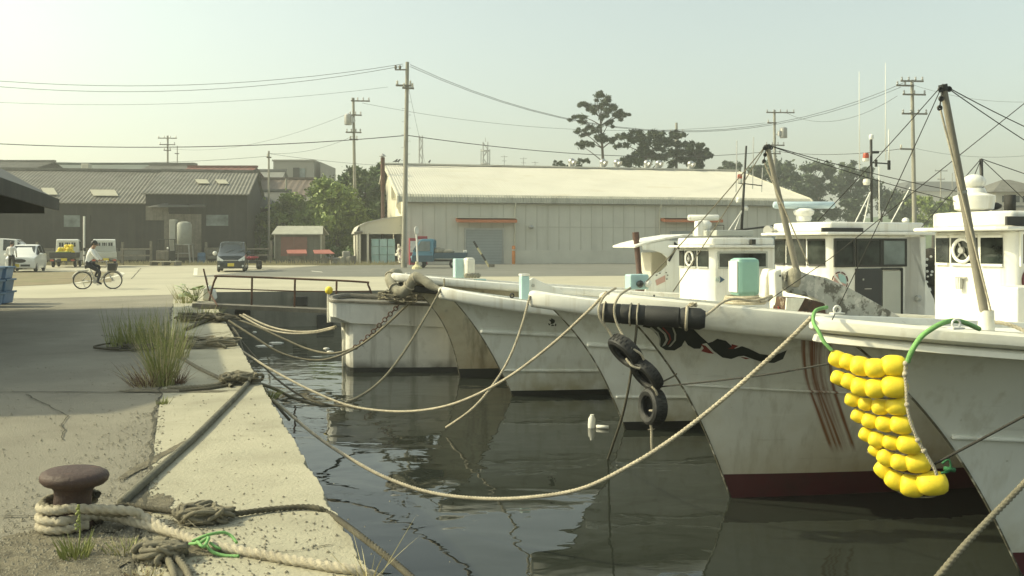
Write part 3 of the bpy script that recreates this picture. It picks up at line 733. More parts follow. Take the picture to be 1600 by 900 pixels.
panel('patch_board', wood_black, dk2, 270, 318, 300, 332, 74.9, .3)
m = MB(); a = P(237, 325, 74.2); c = P(320, 322, 74.2); m.prism([a, c, P(320, 324, 74.2), P(262, 319, 74.8)], (0, .7, .12)); m.build('porch_roof', tile_dark, dk2)
panel('plinth', wall_conc, dk2, 322, 387, 386, 404, 74.8, .12); panel('plinth', wall_conc, dk, 40, 391, 234, 406, 74.1, .1)
shed_house('grey_roof_house', 'dark ribbed roof end rising above the open shed at far left', 'house', -90, 44, 96, 266, 254, 10, wood_black, tile_grey)
shed_house('green_roof_building', 'long low green-grey roof behind the black warehouse', 'building', 30, 270, 100, 270, 258, 12, wood_black, tile_green, corr=False)
shed_house('ribbed_roof_building', 'pale ribbed roof between the green roof and the red tiled roof', 'building', 210, 278, 99.2, 272, 259, 10, wood_black, tile_grey)
shed_house('red_roof_house', 'red ribbed roof with dark ridge behind the black annex', 'house', 278, 381, 97, 274, 262.5, 8, wood_black, tile_red, pitch=.7)
m = MB(); p = P(135, 266, 98); m.box((p.x, p.y, p.z + .2), (.8, .8, 1.0)); tag(m.build('roof_chimney', cream_wall, bevel=.05), 'small pale boxed chimney on the black warehouse ridge', 'chimney')
shed_house('low_grey_house', 'low house with plain blue-grey roof against the trees', 'house', 388, 438, 88, 322, 300, 6, wood_black, tile_dark, corr=False)
shed_house('pale_house', 'cream walled house with light grey roof left of the concrete block', 'house', 384, 429, 104, 296, 268, 8, cream_wall, M('light_roof', (.2, .205, .185), .7), corr=False)
shed_house('brown_roof_house', 'house with red-brown ribbed roof in front of concrete block building', 'house', 398, 478, 98, 304, 281, 8, cream_wall, M('brown_red_roof', (.12, .09, .07), .7, var=.15), pitch=.7)
cb = thing('concrete_building', 'square grey concrete building with flat roof above the trees', 'building')
a = P(427, 252, 112); c = P(490, 400, 112); m = MB(); m.box(((a.x + c.x) / 2, 112 + 5, a.z / 2), (c.x - a.x, 10, a.z)); m.box(((a.x + c.x) / 2 + 3.2, 112 + 5.6, a.z / 2), (c.x - a.x - 5, 9.6, a.z - .02)); m.build('wall', conc_block, cb)
m = MB(); m.box(((a.x + c.x) / 2, 117, a.z + .1), (c.x - a.x + .25, 10.25, .2)); m.build('parapet', conc_block, cb)
w_ = panel('window', glass_pale, cb, 458, 263, 477, 279, 111.96); panel('frame', steel_dark, w_, 458, 262, 468, 280, 111.9, .04)
panel('window', glass, cb, 440, 264, 447, 276, 111.96)

# ================================================================== OPEN SHED, NEAR LEFT
sh = thing('open_shed', 'dark open-sided shed roof jutting in at the far left', 'shed')
ec = P(92, 313, 23.5); ec = V(ec.x, ec.y, ec.z)
Lsh, half = 13.9, 4.6; sl_ = .60
def S(s, n, z): return ec - q * s - qn * n + V(0, 0, z)
m = MB()
m.prism([S(0, 0, 0), S(0, half, half * sl_), S(0, half, half * sl_ - .14), S(0, 0, -.14)], -q * Lsh)
m.prism([S(0, half, half * sl_), S(0, 2 * half, 0), S(0, 2 * half, -.14), S(0, half, half * sl_ - .14)], -q * Lsh)
rf = m.build('roof', tile_dark, sh)
m = MB(); m.beam(S(0, .02, -.12), S(Lsh, .02, -.12), .06, .3); m.build('fascia', wood_black, rf)
m = MB(); m.prism([S(.3, .3, -.1), S(.3, half, half * sl_ - .2), S(.3, 2 * half - .3, -.1), S(.3, 2 * half - .3, -.42), S(.3, .3, -.36)], -q * .08); m.build('gable_board', wood_black, sh)
m = MB(); m.prism([S(Lsh - .3, .3, -.1), S(Lsh - .3, half, half * sl_ - .2), S(Lsh - .3, 2 * half - .3, -.1), S(Lsh - .3, 2 * half - .3, -.42), S(Lsh - .3, .3, -.36)], -q * .08); m.build('gable_board', wood_black, sh)
m = MB(); m.prism([S(.3, 2 * half - .4, -ec.z), S(Lsh, 2 * half - .4, -ec.z), S(Lsh, 2 * half - .4, -.1), S(.3, 2 * half - .4, -.1)], -qn * .1); m.build('back_wall', wood_black, sh)
for s in (.6, 5, 9.5, 13.3):
    m = MB(); m.beam(S(s, 2.4, -ec.z), S(s, 2.4, .9), .18, .18, V(0, 1, 0)); m.build('post', wood_black, sh)
# blue fish crates at left edge (stacked)
gl = [('front', 23.0, -13.68), ('rear', 24.1, -14.0)]
for nm, yy, xx in gl:
    for j in range(3):
        o = thing('stacked_crate', 'blue plastic fish crate at left edge, %s of the %s stack' % (['bottom', 'middle', 'top'][j], nm), 'crate', (xx, yy, .02 + j * .33), .12 + .05 * j, 'blue crates stacked in the shade')
        m = MB(); m.prism([(-.42, -.3, 0), (.42, -.3, 0), (.47, -.3, .3), (-.47, -.3, .3)], (0, .6, 0)); m.build('tub', blue_crate if j != 1 else blue_plastic, o, bevel=.02)
        m = MB(); m.box((0, 0, .305), (1.02, .68, .05)); m.build('rim', blue_plastic, o, bevel=.01)
        m = MB()
        for s in (-.28, 0, .28): m.box((s, -.31, .15), (.03, .03, .26))
        m.build('rib', blue_crate, o)
# ================================================================== TREES
def tree(name, label, cat, lumps, d, base_px, mat, per=260, size=.34, trunk_r=.3, limbs=True, group=None, flat=.8, seed=1, depth=.8, aspect=.55, sub=2, rad_k=.8):
    """lumps: (px, py, radius px); the crown is spread in depth round d"""
    rs = np.random.RandomState(seed); s = d / F
    base = V((base_px - CX) / F * d, d, 0); t = thing(name, label, cat, base, 0, group)
    cs, rr = [], []
    spanx = max(l[0] for l in lumps) - min(l[0] for l in lumps)
    for (px, py, r) in lumps:
        y = d + (rs.rand() - .5) * depth * max(spanx, 30) * s; p = P(px, py, d); p.y = y
        cs.append(np.array(p - base)); rr.append(r * s * rad_k)
        for k_ in range(sub):
            dd = rs.normal(size=3) * np.array([.75, .75, .5 * flat + .1]); cs.append(np.array(p - base) + dd * r * s); rr.append(r * s * (.4 + .25 * rs.rand()))
    vs, q = leaf_cloud(cs, rr, per * .5, size, flat, aspect, seed); fast_mesh('crown', vs, q, mat, t)
    m = MB(); top = max(c[2] for c in cs) * .86
    cx_ = np.mean([c[0] for c in cs]); 
    mid = V(cx_ * .35, 0, top * .5)
    tr = catmull([V(0, 0, 0), mid, V(cx_ * .8, np.mean([c[1] for c in cs]) * .6, top)], 6)
    m.tube(tr, [trunk_r * (1 - .75 * i / (len(tr) - 1)) for i in range(len(tr))], 8)
    if limbs:
        for c in cs[::(sub + 1)]:
            c = V(*c); hd_ = math.hypot(c.x - tr[-1].x * c.z / top, c.y); zt_ = max(.15 * top, c.z - .45 * hd_ - .3)
            a = min(tr, key=lambda p_: abs(p_.z - zt_)); mm = a.lerp(c, .5) + V(rs.normal() * .12, rs.normal() * .12, .06 * hd_ + .1 * rs.normal()) * 1.0; m.tube(catmull([a, mm, c], 4), [trunk_r * .22 * (1 - .75 * j / 8) for j in range(9)], 5)
    m.build('trunk', bark, t, smooth=True); return t
tree('broadleaf_tree', 'low bright green tree in front of the brown roofed house', 'tree', [(440, 330, 20), (462, 318, 22), (455, 350, 22), (478, 335, 22), (432, 352, 16), (470, 365, 22), (490, 355, 20), (445, 372, 18), (418, 362, 14), (425, 345, 12)], 86, 460, leaf_mid, 1575, .2, .22, seed=2, sub=3, rad_k=1.05, group='trees between houses and warehouse')
tree('broadleaf_tree', 'rounded light green tree with branches showing, middle of the tree clump', 'tree', [(505, 310, 22), (520, 298, 22), (540, 306, 22), (500, 335, 24), (528, 330, 25), (550, 330, 22), (510, 360, 25), (540, 358, 25), (490, 322, 16), (560, 350, 20), (525, 380, 22), (550, 382, 20)], 84, 528, leaf_mid, 1687, .2, .25, seed=3, sub=3, rad_k=1.05, group='trees between houses and warehouse')
tree('broadleaf_tree', 'tall dark green tree rising over the clump left of the flue pipe', 'tree', [(535, 285, 18), (550, 278, 16), (565, 290, 20), (540, 300, 18), (575, 312, 24), (560, 340, 26), (585, 340, 24), (580, 370, 26), (555, 372, 26), (592, 300, 18), (595, 325, 20)], 90, 568, leaf_dark, 1800, .2, .3, seed=4, sub=3, rad_k=1.05, group='trees between houses and warehouse')
tree('broadleaf_tree', 'dark tree top close behind the flue pipe', 'tree', [(588, 270, 13), (580, 280, 14), (595, 285, 15), (598, 300, 16), (586, 300, 16), (602, 280, 12), (600, 320, 16)], 96, 592, leaf_dark, 1350, .2, .28, seed=5, sub=3, rad_k=1.05, group='trees between houses and warehouse')
tree('shrub', 'dark shrub against the end of the black boarded annex', 'shrub', [(398, 345, 14), (408, 360, 16), (396, 372, 14), (412, 378, 14), (400, 390, 12), (415, 340, 11), (420, 392, 14)], 82, 404, leaf_dark, 420, .18, .12, seed=6)
tree('shrub', 'dark shady undergrowth behind the small shed', 'shrub', [(505, 385, 15), (520, 392, 14), (535, 396, 12), (550, 394, 12), (490, 380, 14), (470, 385, 14), (450, 388, 14)], 80, 500, leaf_dark, 420, .17, .1, seed=8)
def z5(lst): return [(860 + x / 3.6, 130 + y / 3.6, r / 3.6) for x, y, r in lst]
tree('pine_tree', 'tall leaning pine with flat tiered branches behind the warehouse roof', 'tree',
     z5([(260, 85, 32), (310, 95, 34), (205, 125, 34), (165, 125, 20), (290, 130, 40), (350, 125, 28), (390, 155, 32), (430, 165, 24), (330, 160, 34), (230, 165, 28), (150, 180, 26), (180, 200, 24), (380, 190, 22), (300, 195, 26), (320, 230, 24), (220, 245, 34), (160, 265, 26), (260, 270, 32), (205, 275, 26), (300, 310, 32), (270, 320, 28), (195, 335, 24), (175, 360, 22), (230, 345, 20), (345, 325, 26), (395, 310, 26)]),
     108, 950, leaf_pine, 400, .20, .34, seed=21, flat=.62, depth=.6, aspect=.22, sub=4)
tree('pine_tree', 'dense spreading pine group tallest right of the leaning pine', 'tree',
     z5([(440, 300, 34), (430, 345, 32), (490, 325, 36), (520, 285, 30), (575, 275, 32), (600, 300, 40), (540, 340, 42), (600, 350, 46), (530, 390, 44), (590, 410, 44), (470, 420, 40), (430, 430, 34), (500, 450, 40), (640, 320, 30), (640, 420, 40), (420, 460, 26)]),
     110, 1020, leaf_pine, 420, .22, .4, seed=22, sub=4, flat=.8, depth=.6, aspect=.32)
tree('pine_tree', 'rounded dark pine beneath the thin bare pole', 'tree',
     z5([(690, 300, 28), (720, 300, 26), (670, 340, 36), (720, 350, 38), (750, 390, 36), (690, 400, 44), (740, 430, 36), (680, 450, 36)]),
     112, 1056, leaf_pine, 420, .22, .36, seed=23, sub=4, flat=.85, depth=.6, aspect=.32)
tree('pine_tree', 'small dark pine at right end of the pine row', 'tree',
     z5([(805, 340, 24), (830, 350, 24), (790, 375, 28), (840, 385, 30), (875, 390, 20), (810, 420, 34), (860, 420, 28), (800, 460, 30), (840, 455, 28)]),
     111, 1090, leaf_pine, 420, .22, .3, seed=24, sub=4, flat=.85, depth=.6, aspect=.32)
tree('pine_tree', 'low scraggy pine top left of the tall leaning pine, above the roof', 'tree', z5([(45, 450, 18), (70, 460, 18), (150, 450, 22), (190, 435, 22), (205, 430, 16), (165, 465, 20), (60, 470, 18), (100, 468, 20)]), 109, 894, leaf_pine, 260, .17, .2, seed=25, flat=.6, aspect=.32)
far = [('small far pine tip above right end of warehouse roof', [(1140, 258, 5), (1150, 262, 7), (1134, 264, 5), (1146, 268, 7)], 150, 1145),
       ('far hazy tree straight behind the transformer pole', [(1200, 262, 9), (1212, 256, 11), (1225, 264, 13), (1205, 278, 14), (1225, 285, 16), (1190, 275, 12), (1180, 268, 9), (1240, 280, 12)], 150, 1215),
       ('hazy umbrella-topped pine right of the transformer pole', [(1262, 264, 9), (1274, 259, 9), (1288, 262, 9), (1296, 270, 8), (1262, 282, 10), (1280, 285, 12), (1255, 298, 14), (1278, 302, 14), (1295, 295, 11)], 155, 1275),
       ('hazy dark pine left of the red beacon mast', [(1320, 268, 9), (1334, 264, 10), (1345, 272, 10), (1310, 280, 11), (1330, 285, 14), (1350, 292, 13), (1312, 300, 14), (1335, 308, 14)], 158, 1330),
       ('hazy tree right of the red beacon mast', [(1362, 280, 8), (1374, 288, 11), (1368, 300, 13), (1385, 305, 13), (1400, 312, 12), (1375, 322, 14), (1395, 328, 14)], 160, 1378),
       ('far low bushy tree at left of the tall right-hand pole', [(1405, 305, 10), (1418, 312, 12), (1410, 326, 13), (1428, 330, 13), (1400, 340, 13), (1425, 344, 12)], 150, 1412),
       ('far light green bushy tree right of the tall right-hand pole', [(1440, 312, 10), (1455, 318, 12), (1447, 330, 14), (1465, 334, 13), (1478, 326, 11), (1440, 345, 13), (1485, 340, 13), (1462, 348, 13)], 140, 1458),
       ('far hedge-like tree below the house at far right', [(1500, 330, 12), (1520, 338, 13), (1540, 340, 13), (1560, 342, 13), (1580, 345, 13), (1600, 345, 14), (1510, 350, 14), (1545, 355, 14), (1575, 358, 14)], 125, 1545),
       ('far hazy shrub-like tree low behind the blue radar bar', [(1240, 300, 12), (1255, 312, 14), (1240, 325, 14), (1270, 325, 15), (1290, 318, 14), (1300, 335, 15), (1265, 340, 14), (1320, 325, 14), (1335, 338, 14)], 145, 1275)]
for i, (lb, lumps, d, bx) in enumerate(far):
    tree('far_tree', lb, 'tree', lumps, d, bx, leaf_mid if i in (6, 7) else leaf_hazed, 620, .34, .3, seed=40 + i, group='hazy trees at right', flat=.85, depth=.8, aspect=.45, rad_k=1.15, sub=3)

# house at far right
hr = thing('hillside_house', 'two-storey pale house with grey hipped roof at far right', 'house')
d = 118; a = P(1556, 336, d); c = P(1640, 300, d); m = MB(); m.box(((a.x + c.x) / 2, d + 4, c.z / 2), (c.x - a.x, 8, c.z)); m.build('wall', cream_wall, hr)
m = MB(); e = [V(a.x - .8, d - .8, c.z), V(c.x + .8, d - .8, c.z), V(c.x + .8, d + 8.8, c.z), V(a.x - .8, d + 8.8, c.z)]; r0 = V(a.x + 3, d + 4, c.z + 1.9); r1 = V(c.x - 3, d + 4, c.z + 1.9)
m.add(e + [r0, r1], [(0, 1, 5, 4), (1, 2, 5), (2, 3, 4, 5), (3, 0, 4), (0, 3, 2, 1)]); m.build('roof', tile_grey, hr)
m = MB(); e = [V(a.x - 1.5, d - 2.0, c.z - 2.6), V(c.x, d - 2.0, c.z - 2.6), V(c.x, d - .02, c.z - 1.9), V(a.x - 1.5, d - .02, c.z - 1.9)]; m.prism(e, (0, 0, .12)); m.build('lower_roof', tile_grey, hr)
for px in (1566, 1584, 1598): panel('window', glass, hr, px, 306, px + 9, 316, d - .05)
m = MB(); d = 300; a = P(1440, 300, d); m.box((a.x + 5, d, a.z - 5), (26, 8, 10)); hs = thing('distant_building', 'pale low distant building behind the thin poles', 'building'); m.build('wall', cream_wall, hs); m = MB(); m.prism([(a.x - 9, d - 5, a.z), (a.x + 19, d - 5, a.z), (a.x + 14, d, a.z + 3.5), (a.x - 4, d, a.z + 3.5)], (0, 9, 0)); m.build('roof', tile_dark, hs)

# ================================================================== POLES AND WIRES
def pole(name, label, px_top, py_top, px_base, d, r0=.17, r1=.11, arms=(), group='utility poles', extra=None):
    base = V((px_base - CX) / F * d, d, 0); t = thing(name, label, 'utility pole', base, 0, group)
    top = P(px_top, py_top, d) - base; m = MB(); m.tube([(0, 0, -.3), top * .5, top], [r0, (r0 + r1) / 2, r1], 12); m.build('pole', pole_conc, t, smooth=True, auto=40)
    for (py, half, off, ins) in arms:
        z = EH - (py - HY) / F * d; x = top.x * z / top.z; m = MB(); m.beam((x - half + off, -.16, z), (x + half + off, -.1, z - .02), .1, .12); ar = m.build('crossarm', wood_grey, t)
        m = MB()
        for i in range(ins):
            xx = x + off - half + .1 + (2 * half - .2) * i / max(1, ins - 1); m = MB(); m.lathe([(.05, .06), (.09, .12), (.05, .2), (.08, .26), (.03, .34)], (xx, -.14, z), (0, 0, 1), 8); m.build('insulator', cream_wall if ins < 3 else steel, ar)
    if extra: extra(t, top)
    return t, base, top
def steps(t, top):
    m = MB(); z = 2.0
    while z < top.z - 2.5:
        m.box((top.x * z / top.z + (.22 if int(z / .45) % 2 else -.22), -.05, z), (.2, .025, .025)); z += .45
    m.build('step_bolt', steel, t)
    m = MB(); m.tube([(.16, -.12, .3), (top.x * .5 + .14, -.12, top.z * .5)], .035, 6); m.build('conduit', steel, t)
    m = MB(); m.box((top.x - .45, -.1, top.z - .55), (.8, .08, .08)); m.lathe([(.06, 0), (.1, .1), (.06, .25)], (top.x - .8, -.1, top.z - .5), (0, 0, 1), 8); m.lathe([(.06, 0), (.1, .1), (.06, .25)], (top.x - .5, -.1, top.z - .5), (0, 0, 1), 8); m.build('top_bracket', wood_grey, t)
pM = pole('utility_pole', 'tall plain concrete utility pole in front of the warehouse corner', 636.5, 97, 631, 62, .20, .12, [(134, .55, -.2, 2), (138, .4, .1, 2)], extra=steps)
def trafo(x, py, s=1.0):
    def f(t, top):
        d = t.location.y; z = EH - (py - HY) / F * d; m = MB(); m.lathe([(.28 * s, 0), (.3 * s, .05), (.3 * s, .75 * s), (.2 * s, .85 * s)], (x, -.25, z - .4), (0, 0, 1), 14); m.beam((0, -.1, z), (x, -.25, z), .08, .08)
        m.lathe([(.2, 0), (.2, .5)], (x + .5 * (1 if x < 0 else -1) * .9, -.35, z - .2), (0, 0, 1), 12); m.build('transformer', steel, t, smooth=True, auto=40)
    return f
pole('utility_pole', 'concrete utility pole with transformer above the tree clump', 552, 153, 556, 86, .19, .12, [(158, .9, .7, 4), (180, .6, .2, 3), (207, .75, 0, 4), (218, .4, 0, 2)], extra=trafo(-.7, 189, 1.2))
pole('utility_pole', 'thin pale utility pole in front of the concrete building', 420, 236, 420, 80, .11, .08, [(246, .2, .05, 1)])
pole('utility_pole', 'short pale pole stub beside the brown roofed house', 447, 279, 446, 95, .14, .11)
pole('utility_pole', 'distant three-armed pole behind the red roofed house', 262, 212, 262, 125, .17, .12, [(216, 1.3, 0, 4), (226, 1.1, 0, 3), (235, .5, 0, 2)])
pole('utility_pole', 'distant thin single pole right of the three-armed one', 277, 228, 277, 126, .1, .06, [(240, .3, 0, 0)])
pR, bR, tR = pole('utility_pole', 'tall right-hand utility pole with long crossarms left of the leaning mast', 1425, 125, 1430, 70, .19, .12, [(127, .9, -.05, 4), (134, .7, -.6, 3), (148, .9, .1, 3), (178, 1.0, .1, 4), (233, .5, -.6, 1)])
pT, bT, tT = pole('utility_pole', 'utility pole with transformer just left of the leaning left mast', 1210, 172, 1212, 95, .19, .12, [(176, 1.5, .6, 5), (192, .5, -.3, 1), (227, 1.0, 0, 4), (240, .6, 0, 3)], extra=trafo(.75, 210, 1.3))
pole('utility_pole', 'small distant pole with two short arms behind the wires at right', 1470, 265, 1470, 170, .15, .1, [(267, 1.2, 0, 3), (280, .7, 0, 2)])
pole('utility_pole', 'faint thin distant pole right of the small two-armed one', 1488, 270, 1488, 175, .1, .06)
pole('utility_pole', 'thin dark pole top sticking out of the rounded pine', 1057, 192, 1057, 118, .2, .16, [(206, .9, 0, 2)])
# lattice masts, far behind the warehouse
def lattice(label, px, w, py_top, d, rings=False):
    base = V((px - CX) / F * d, d, 0); t = thing('lattice_mast', label, 'radio mast', base, 0, 'lattice masts on the skyline')
    h = P(px, py_top, d).z; hw = w * d / F / 2; m = MB()
    for sx in (-1, 1):
        for sy in (-1, 1): m.tube([(sx * hw, sy * hw, 0), (sx * hw * .8, sy * hw * .8, h)], .14, 5)
    n = 14
    for i in range(n):
        z0, z1 = h * i / n, h * (i + 1) / n; s = 1 if i % 2 else -1
        for sy in (-1, 1): m.tube([(s * hw * .95, sy * hw * .9, z0), (-s * hw * .9, sy * hw * .9, z1)], .09, 4)
    m.build('lattice', steel, t)
    if rings:
        m = MB(); ww = hw * 1.5
        for z in (h * .80, h * .92):
            m.torus((0, 0, z), ww, .14, (0, 0, 1), 14, 5)
        for k in range(6): m.box((ww * math.cos(k * PI / 3), ww * math.sin(k * PI / 3), h * .86), (.25, .25, h * .15))
        m.tube([(0, 0, h), (0, 0, h * 1.04)], .1, 5); m.build('antenna_ring', steel, t)
lattice('narrow lattice mast right of the concrete pole', 657.5, 6, 212, 220)
lattice('wider lattice mast with antenna ring above warehouse roof', 758.5, 9, 222, 230, True)
for px, pt, lb in ((788, 243, 'left one of the faint thin antennas above the warehouse roof'), (818, 246, 'middle one of the faint thin antennas above the warehouse roof'), (836, 252, 'right one of the faint thin antennas above the warehouse roof')):
    d = 150; t = thing('roof_antenna', lb, 'antenna', V((px - CX) / F * d, d, 0), 0, 'faint antennas behind the roof'); h = P(px, pt, d).z; m = MB(); m.tube([(0, 0, 0), (0, 0, h)], .06, 5); m.box((0, 0, h - .2), (1.2, .06, .06)); m.box((0, 0, h - .9), (.8, .06, .06)); m.build('mast', steel, t)
def wire(label, a, b, drop, r=.02, mat=None, group='overhead wires', n=18):
    m = MB(); m.tube(sag(a, b, drop, n), r * .72, 5); return tag(m.build('overhead_wire', mat or steel_dark, smooth=True), label, 'wire', group)
top = lambda p, px, py, d: P(px, py, d)
L_ = 'wires running left from the concrete pole'
wire('upper one of the top two wires running left from the concrete pole', P(630, 100, 62), P(-260, 96, 58), 1.55, .022, group=L_)
wire('lower one of the top two wires running left from the concrete pole', P(630, 103, 62), P(-260, 102, 58), 1.75, .022, group=L_)
wire('faint wire from the small crossarm running left above the skyline', P(606, 136, 62), P(-260, 140, 58), 1.1, .014, group=L_)
wire('thick low cable left of the concrete pole, level with lattice mast tops', P(631, 212, 62), P(-260, 206, 58), .9, .04, group=L_)
wire('thin low cable just above the concrete building, crossing to the warehouse', P(420, 244, 80), P(-200, 232, 76), .9, .022, group=L_)
R_ = 'wires between the concrete pole and the right-hand poles'
wire('upper long wire sagging from concrete pole top to the tall right pole', P(641, 101, 62), P(1415, 128, 70), 4.2, .024, group=R_)
wire('lower long wire sagging from concrete pole top to the tall right pole', P(641, 104, 62), P(1408, 136, 70), 4.0, .024, group=R_)
wire('thin wire from the tree clump pole to the transformer pole', P(566, 161, 86), P(1196, 192, 95), 1.6, .022, group=R_)
wire('thick low cable right of the concrete pole passing behind the pines', P(633, 211, 62), P(1208, 236, 95), 1.0, .04, group=R_)
wire('thick low cable between transformer pole and tall right pole', P(1212, 236, 95), P(1405, 233, 70), .4, .035, group=R_)
wire('upper sagging wire from the transformer pole to the tall right pole', P(1230, 177, 95), P(1402, 150, 70), 1.4, .022, group=R_)
wire('thin wire leaving the tall right pole towards the leaning mast', P(1428, 133, 70), P(1700, 150, 60), .8, .016, group=R_)
wire('faint wire running right from the middle of the tall right pole', P(1431, 232, 70), P(1700, 226, 66), .8, .016, group=R_)
wire('thin cable along the skyline from pale pole to concrete pole and roof', P(420, 240, 80), P(800, 258, 84), .6, .02, group=R_)
wire('thin slanting wire from tree clump pole down to distant left pole', P(548, 176, 86), P(264, 232, 125), 1.4, .02, group=R_)
wire('thin slanting wire from the concrete pole down to warehouse roof', P(638, 135, 62), P(665, 258, 86), .1, .014, group=R_)
wire('faint wire from tree clump pole down to the thin pale pole', P(553, 212, 86), P(421, 240, 80), .5, .018, group=R_)

# ================================================================== VEHICLES
def quadpanel(m, a, b, c, d_, inset=.12, th=.015):
    a, b, c, d_ = [V(*p) for p in (a, b, c, d_)]; cen = (a + b + c + d_) / 4; n = (b - a).cross(d_ - a).normalized()
    pts = [p + (cen - p) * inset for p in (a, b, c, d_)]
    m.prism([p - n * .01 for p in pts], n * (th + .01)); m_ = m
def wheels(t, xs, ys, r=.27, w=.16):
    for x in xs:
        for y in ys:
            s = 1 if x > 0 else -1
            m = MB(); m.torus((x, y, r), r * .74, r * .27, (1, 0, 0), 20, 8, w / 2 / (r * .27)); m.lathe([(r * .72, -w * .35), (r * .72, w * .35)], (x, y, r), (1, 0, 0), 18); wm_ = m.build('wheel', tyre_m, t, smooth=True, auto=40)
            m = MB(); m.lathe([(r * .5, 0), (r * .46, .02), (r * .2, .03), (r * .16, .045)], (x + s * w * .36, y, r), (s, 0, 0), 14); m.build('rim', rim_m, wm_, smooth=True, auto=40)
def car(name, label, cat, loc, rz, st, paint, scale=1.08, group=None, side=(), wind=None, rear=None, wy=(-1.1, 1.05), front=None, wr=.27):
    """st: stations front to back (y, half width, z bottom, z belt, z top, half width at top)"""
    t = thing(name, label, cat, loc, rz, group); t.scale = (scale,) * 3
    m = MB(); rings = []
    for (y, w_, zb, zl, zr, wt) in st: rings.append([V(-w_ * .96, y, zb), V(-w_, y, (zb + zl) / 2), V(-w_ * .97, y, zl), V(-wt, y, zr), V(-wt * .6, y, zr + .03), V(wt * .6, y, zr + .03), V(wt, y, zr), V(w_ * .97, y, zl), V(w_, y, (zb + zl) / 2), V(w_ * .96, y, zb)])
    n = 10; vs = [p for r in rings for p in r]; fs = []
    for i in range(len(rings) - 1):
        for j in range(n): fs.append((i * n + j, i * n + (j + 1) % n, (i + 1) * n + (j + 1) % n, (i + 1) * n + j))
    fs.append(tuple(range(n))[::-1]); fs.append(tuple((len(rings) - 1) * n + j for j in range(n))); m.add(vs, fs)
    m.build('body', paint, t, smooth=True, auto=32, bevel=.02)
    if wind is not None:
        a, b = rings[wind], rings[wind + 1]; m = MB(); quadpanel(m, a[3] * .97 + V(0, 0, .02), a[6] * .97 + V(0, 0, .02), b[6], b[3], .09, .03); m.build('windscreen', glass, t)
    if rear is not None:
        a, b = rings[rear], rings[rear + 1]; m = MB(); quadpanel(m, a[6], a[3], b[3], b[6], .14, .03); m.build('rear_window', glass, t)
    for (i, y0, y1) in side:
        for s in (2, 7):
            a, b = rings[i], rings[i + 1]; u = 1 if s == 7 else -1; tp = 6 if s == 7 else 3
            def at(y, k): f = (y - a[k].y) / (b[k].y - a[k].y); return a[k] + (b[k] - a[k]) * f
            p0, p1, p2, p3 = at(y0, s), at(y1, s), at(y1, tp), at(y0, tp)
            m = MB(); quadpanel(m, *((p0, p1, p2, p3) if u > 0 else (p1, p0, p3, p2)), .12, .02); m.build('side_window', glass, t)
    hw = max(s[1] for s in st); wheels(t, (-hw + .09, hw - .09), wy, wr)
    if front: front(t, st)
    return t
van_st = [(-1.70, .60, .26, .66, .69, .52), (-1.63, .70, .2, .80, .84, .60), (-1.1, .735, .18, .97, 1.02, .64), (-.42, .735, .18, 1.02, 1.56, .60), (.4, .735, .18, 1.04, 1.62, .60), (1.3, .735, .18, 1.04, 1.60, .59), (1.62, .73, .2, 1.02, 1.50, .58), (1.70, .70, .3, .95, 1.0, .56)]
def van_front(t, st):
    for s in (-1, 1):
        m = MB(); pts = [V(s * .70, -1.62, .86), V(s * .34, -1.70, .62), V(s * .42, -1.71, .58), V(s * .70, -1.64, .62)]; m.prism(pts, (0, -.03, .01)); m.build('headlight', lamp_glass, t)
        m = MB(); m.sphere((s * .86, -.85, 1.0), .12, 10, (1, .6, 1)); m.beam((s * .72, -.8, .98), (s * .86, -.83, .98), .05, .05); m.build('wing_mirror', car_dark if s > 0 else white, t)
        m = MB(); m.lathe([(.05, 0), (.05, .03)], (s * .6, -1.69, .34), (0, -1, 0), 10); m.build('fog_lamp', lamp_glass, t)
    m = MB(); m.box((0, -1.705, .63), (.66, .03, .045)); m.build('grille', rim_m, t)
    m = MB(); m.box((0, -1.715, .40), (.33, .02, .165)); m.build('number_plate', plate_yellow, t)
    m = MB(); m.box((0, -1.69, .24), (1.15, .04, .07)); m.build('lower_grille', steel_dark, t)
    for s in (-.3, .28): 
        m = MB(); m.beam((s, -1.12, 1.04), (s + .45, -.9, 1.2), .02, .02); m.build('wiper', steel_dark, t)
car('parked_van', 'dark green compact van facing the camera with yellow plate', 'van', (G(364, 424).x, 53.3, 0), R(14), van_st, car_dark, 1.09, 'vehicles parked in the yard', side=[(2, -1.0, -.45), (3, -.35, .35), (4, .45, 1.25)], wind=2, rear=None, front=van_front)
hat_st = [(-1.70, .56, .24, .60, .62, .48), (-1.62, .69, .2, .72, .76, .56), (-.95, .735, .18, .88, .92, .62), (-.25, .735, .18, .93, 1.38, .55), (.6, .735, .18, .95, 1.44, .55), (1.35, .73, .18, .95, 1.38, .54), (1.66, .71, .2, .9, .95, .58), (1.70, .68, .3, .8, .84, .55)]
def hat_front(t, st):
    for s in (-1, 1):
        m = MB(); m.prism([V(s * .68, -1.63, .70), V(s * .40, -1.70, .66), V(s * .40, -1.71, .54), V(s * .68, -1.65, .54)], (0, -.03, .01)); m.build('headlight', lamp_glass, t)
        m = MB(); m.sphere((s * .83, -.7, .93), .1, 10, (1, .6, .8)); m.beam((s * .7, -.68, .9), (s * .84, -.7, .92), .05, .05); m.build('wing_mirror', white, t)
    m = MB(); m.lathe([(.3, 0), (.28, .03)], (0, -1.69, .60), (0, -1, 0), 20); 
    for v in range(len(m.v)): x, y, z = m.v[v]; m.v[v] = (x, y, .60 + (z - .60) * .35)
    m.build('grille', steel_dark, t)
    m = MB(); m.box((-.18, -1.71, .36), (.33, .02, .165)); m.build('number_plate', plate_yellow, t)
    m = MB(); m.box((.26, -1.695, .36), (.44, .03, .11)); m.build('lower_grille', steel_dark, t)
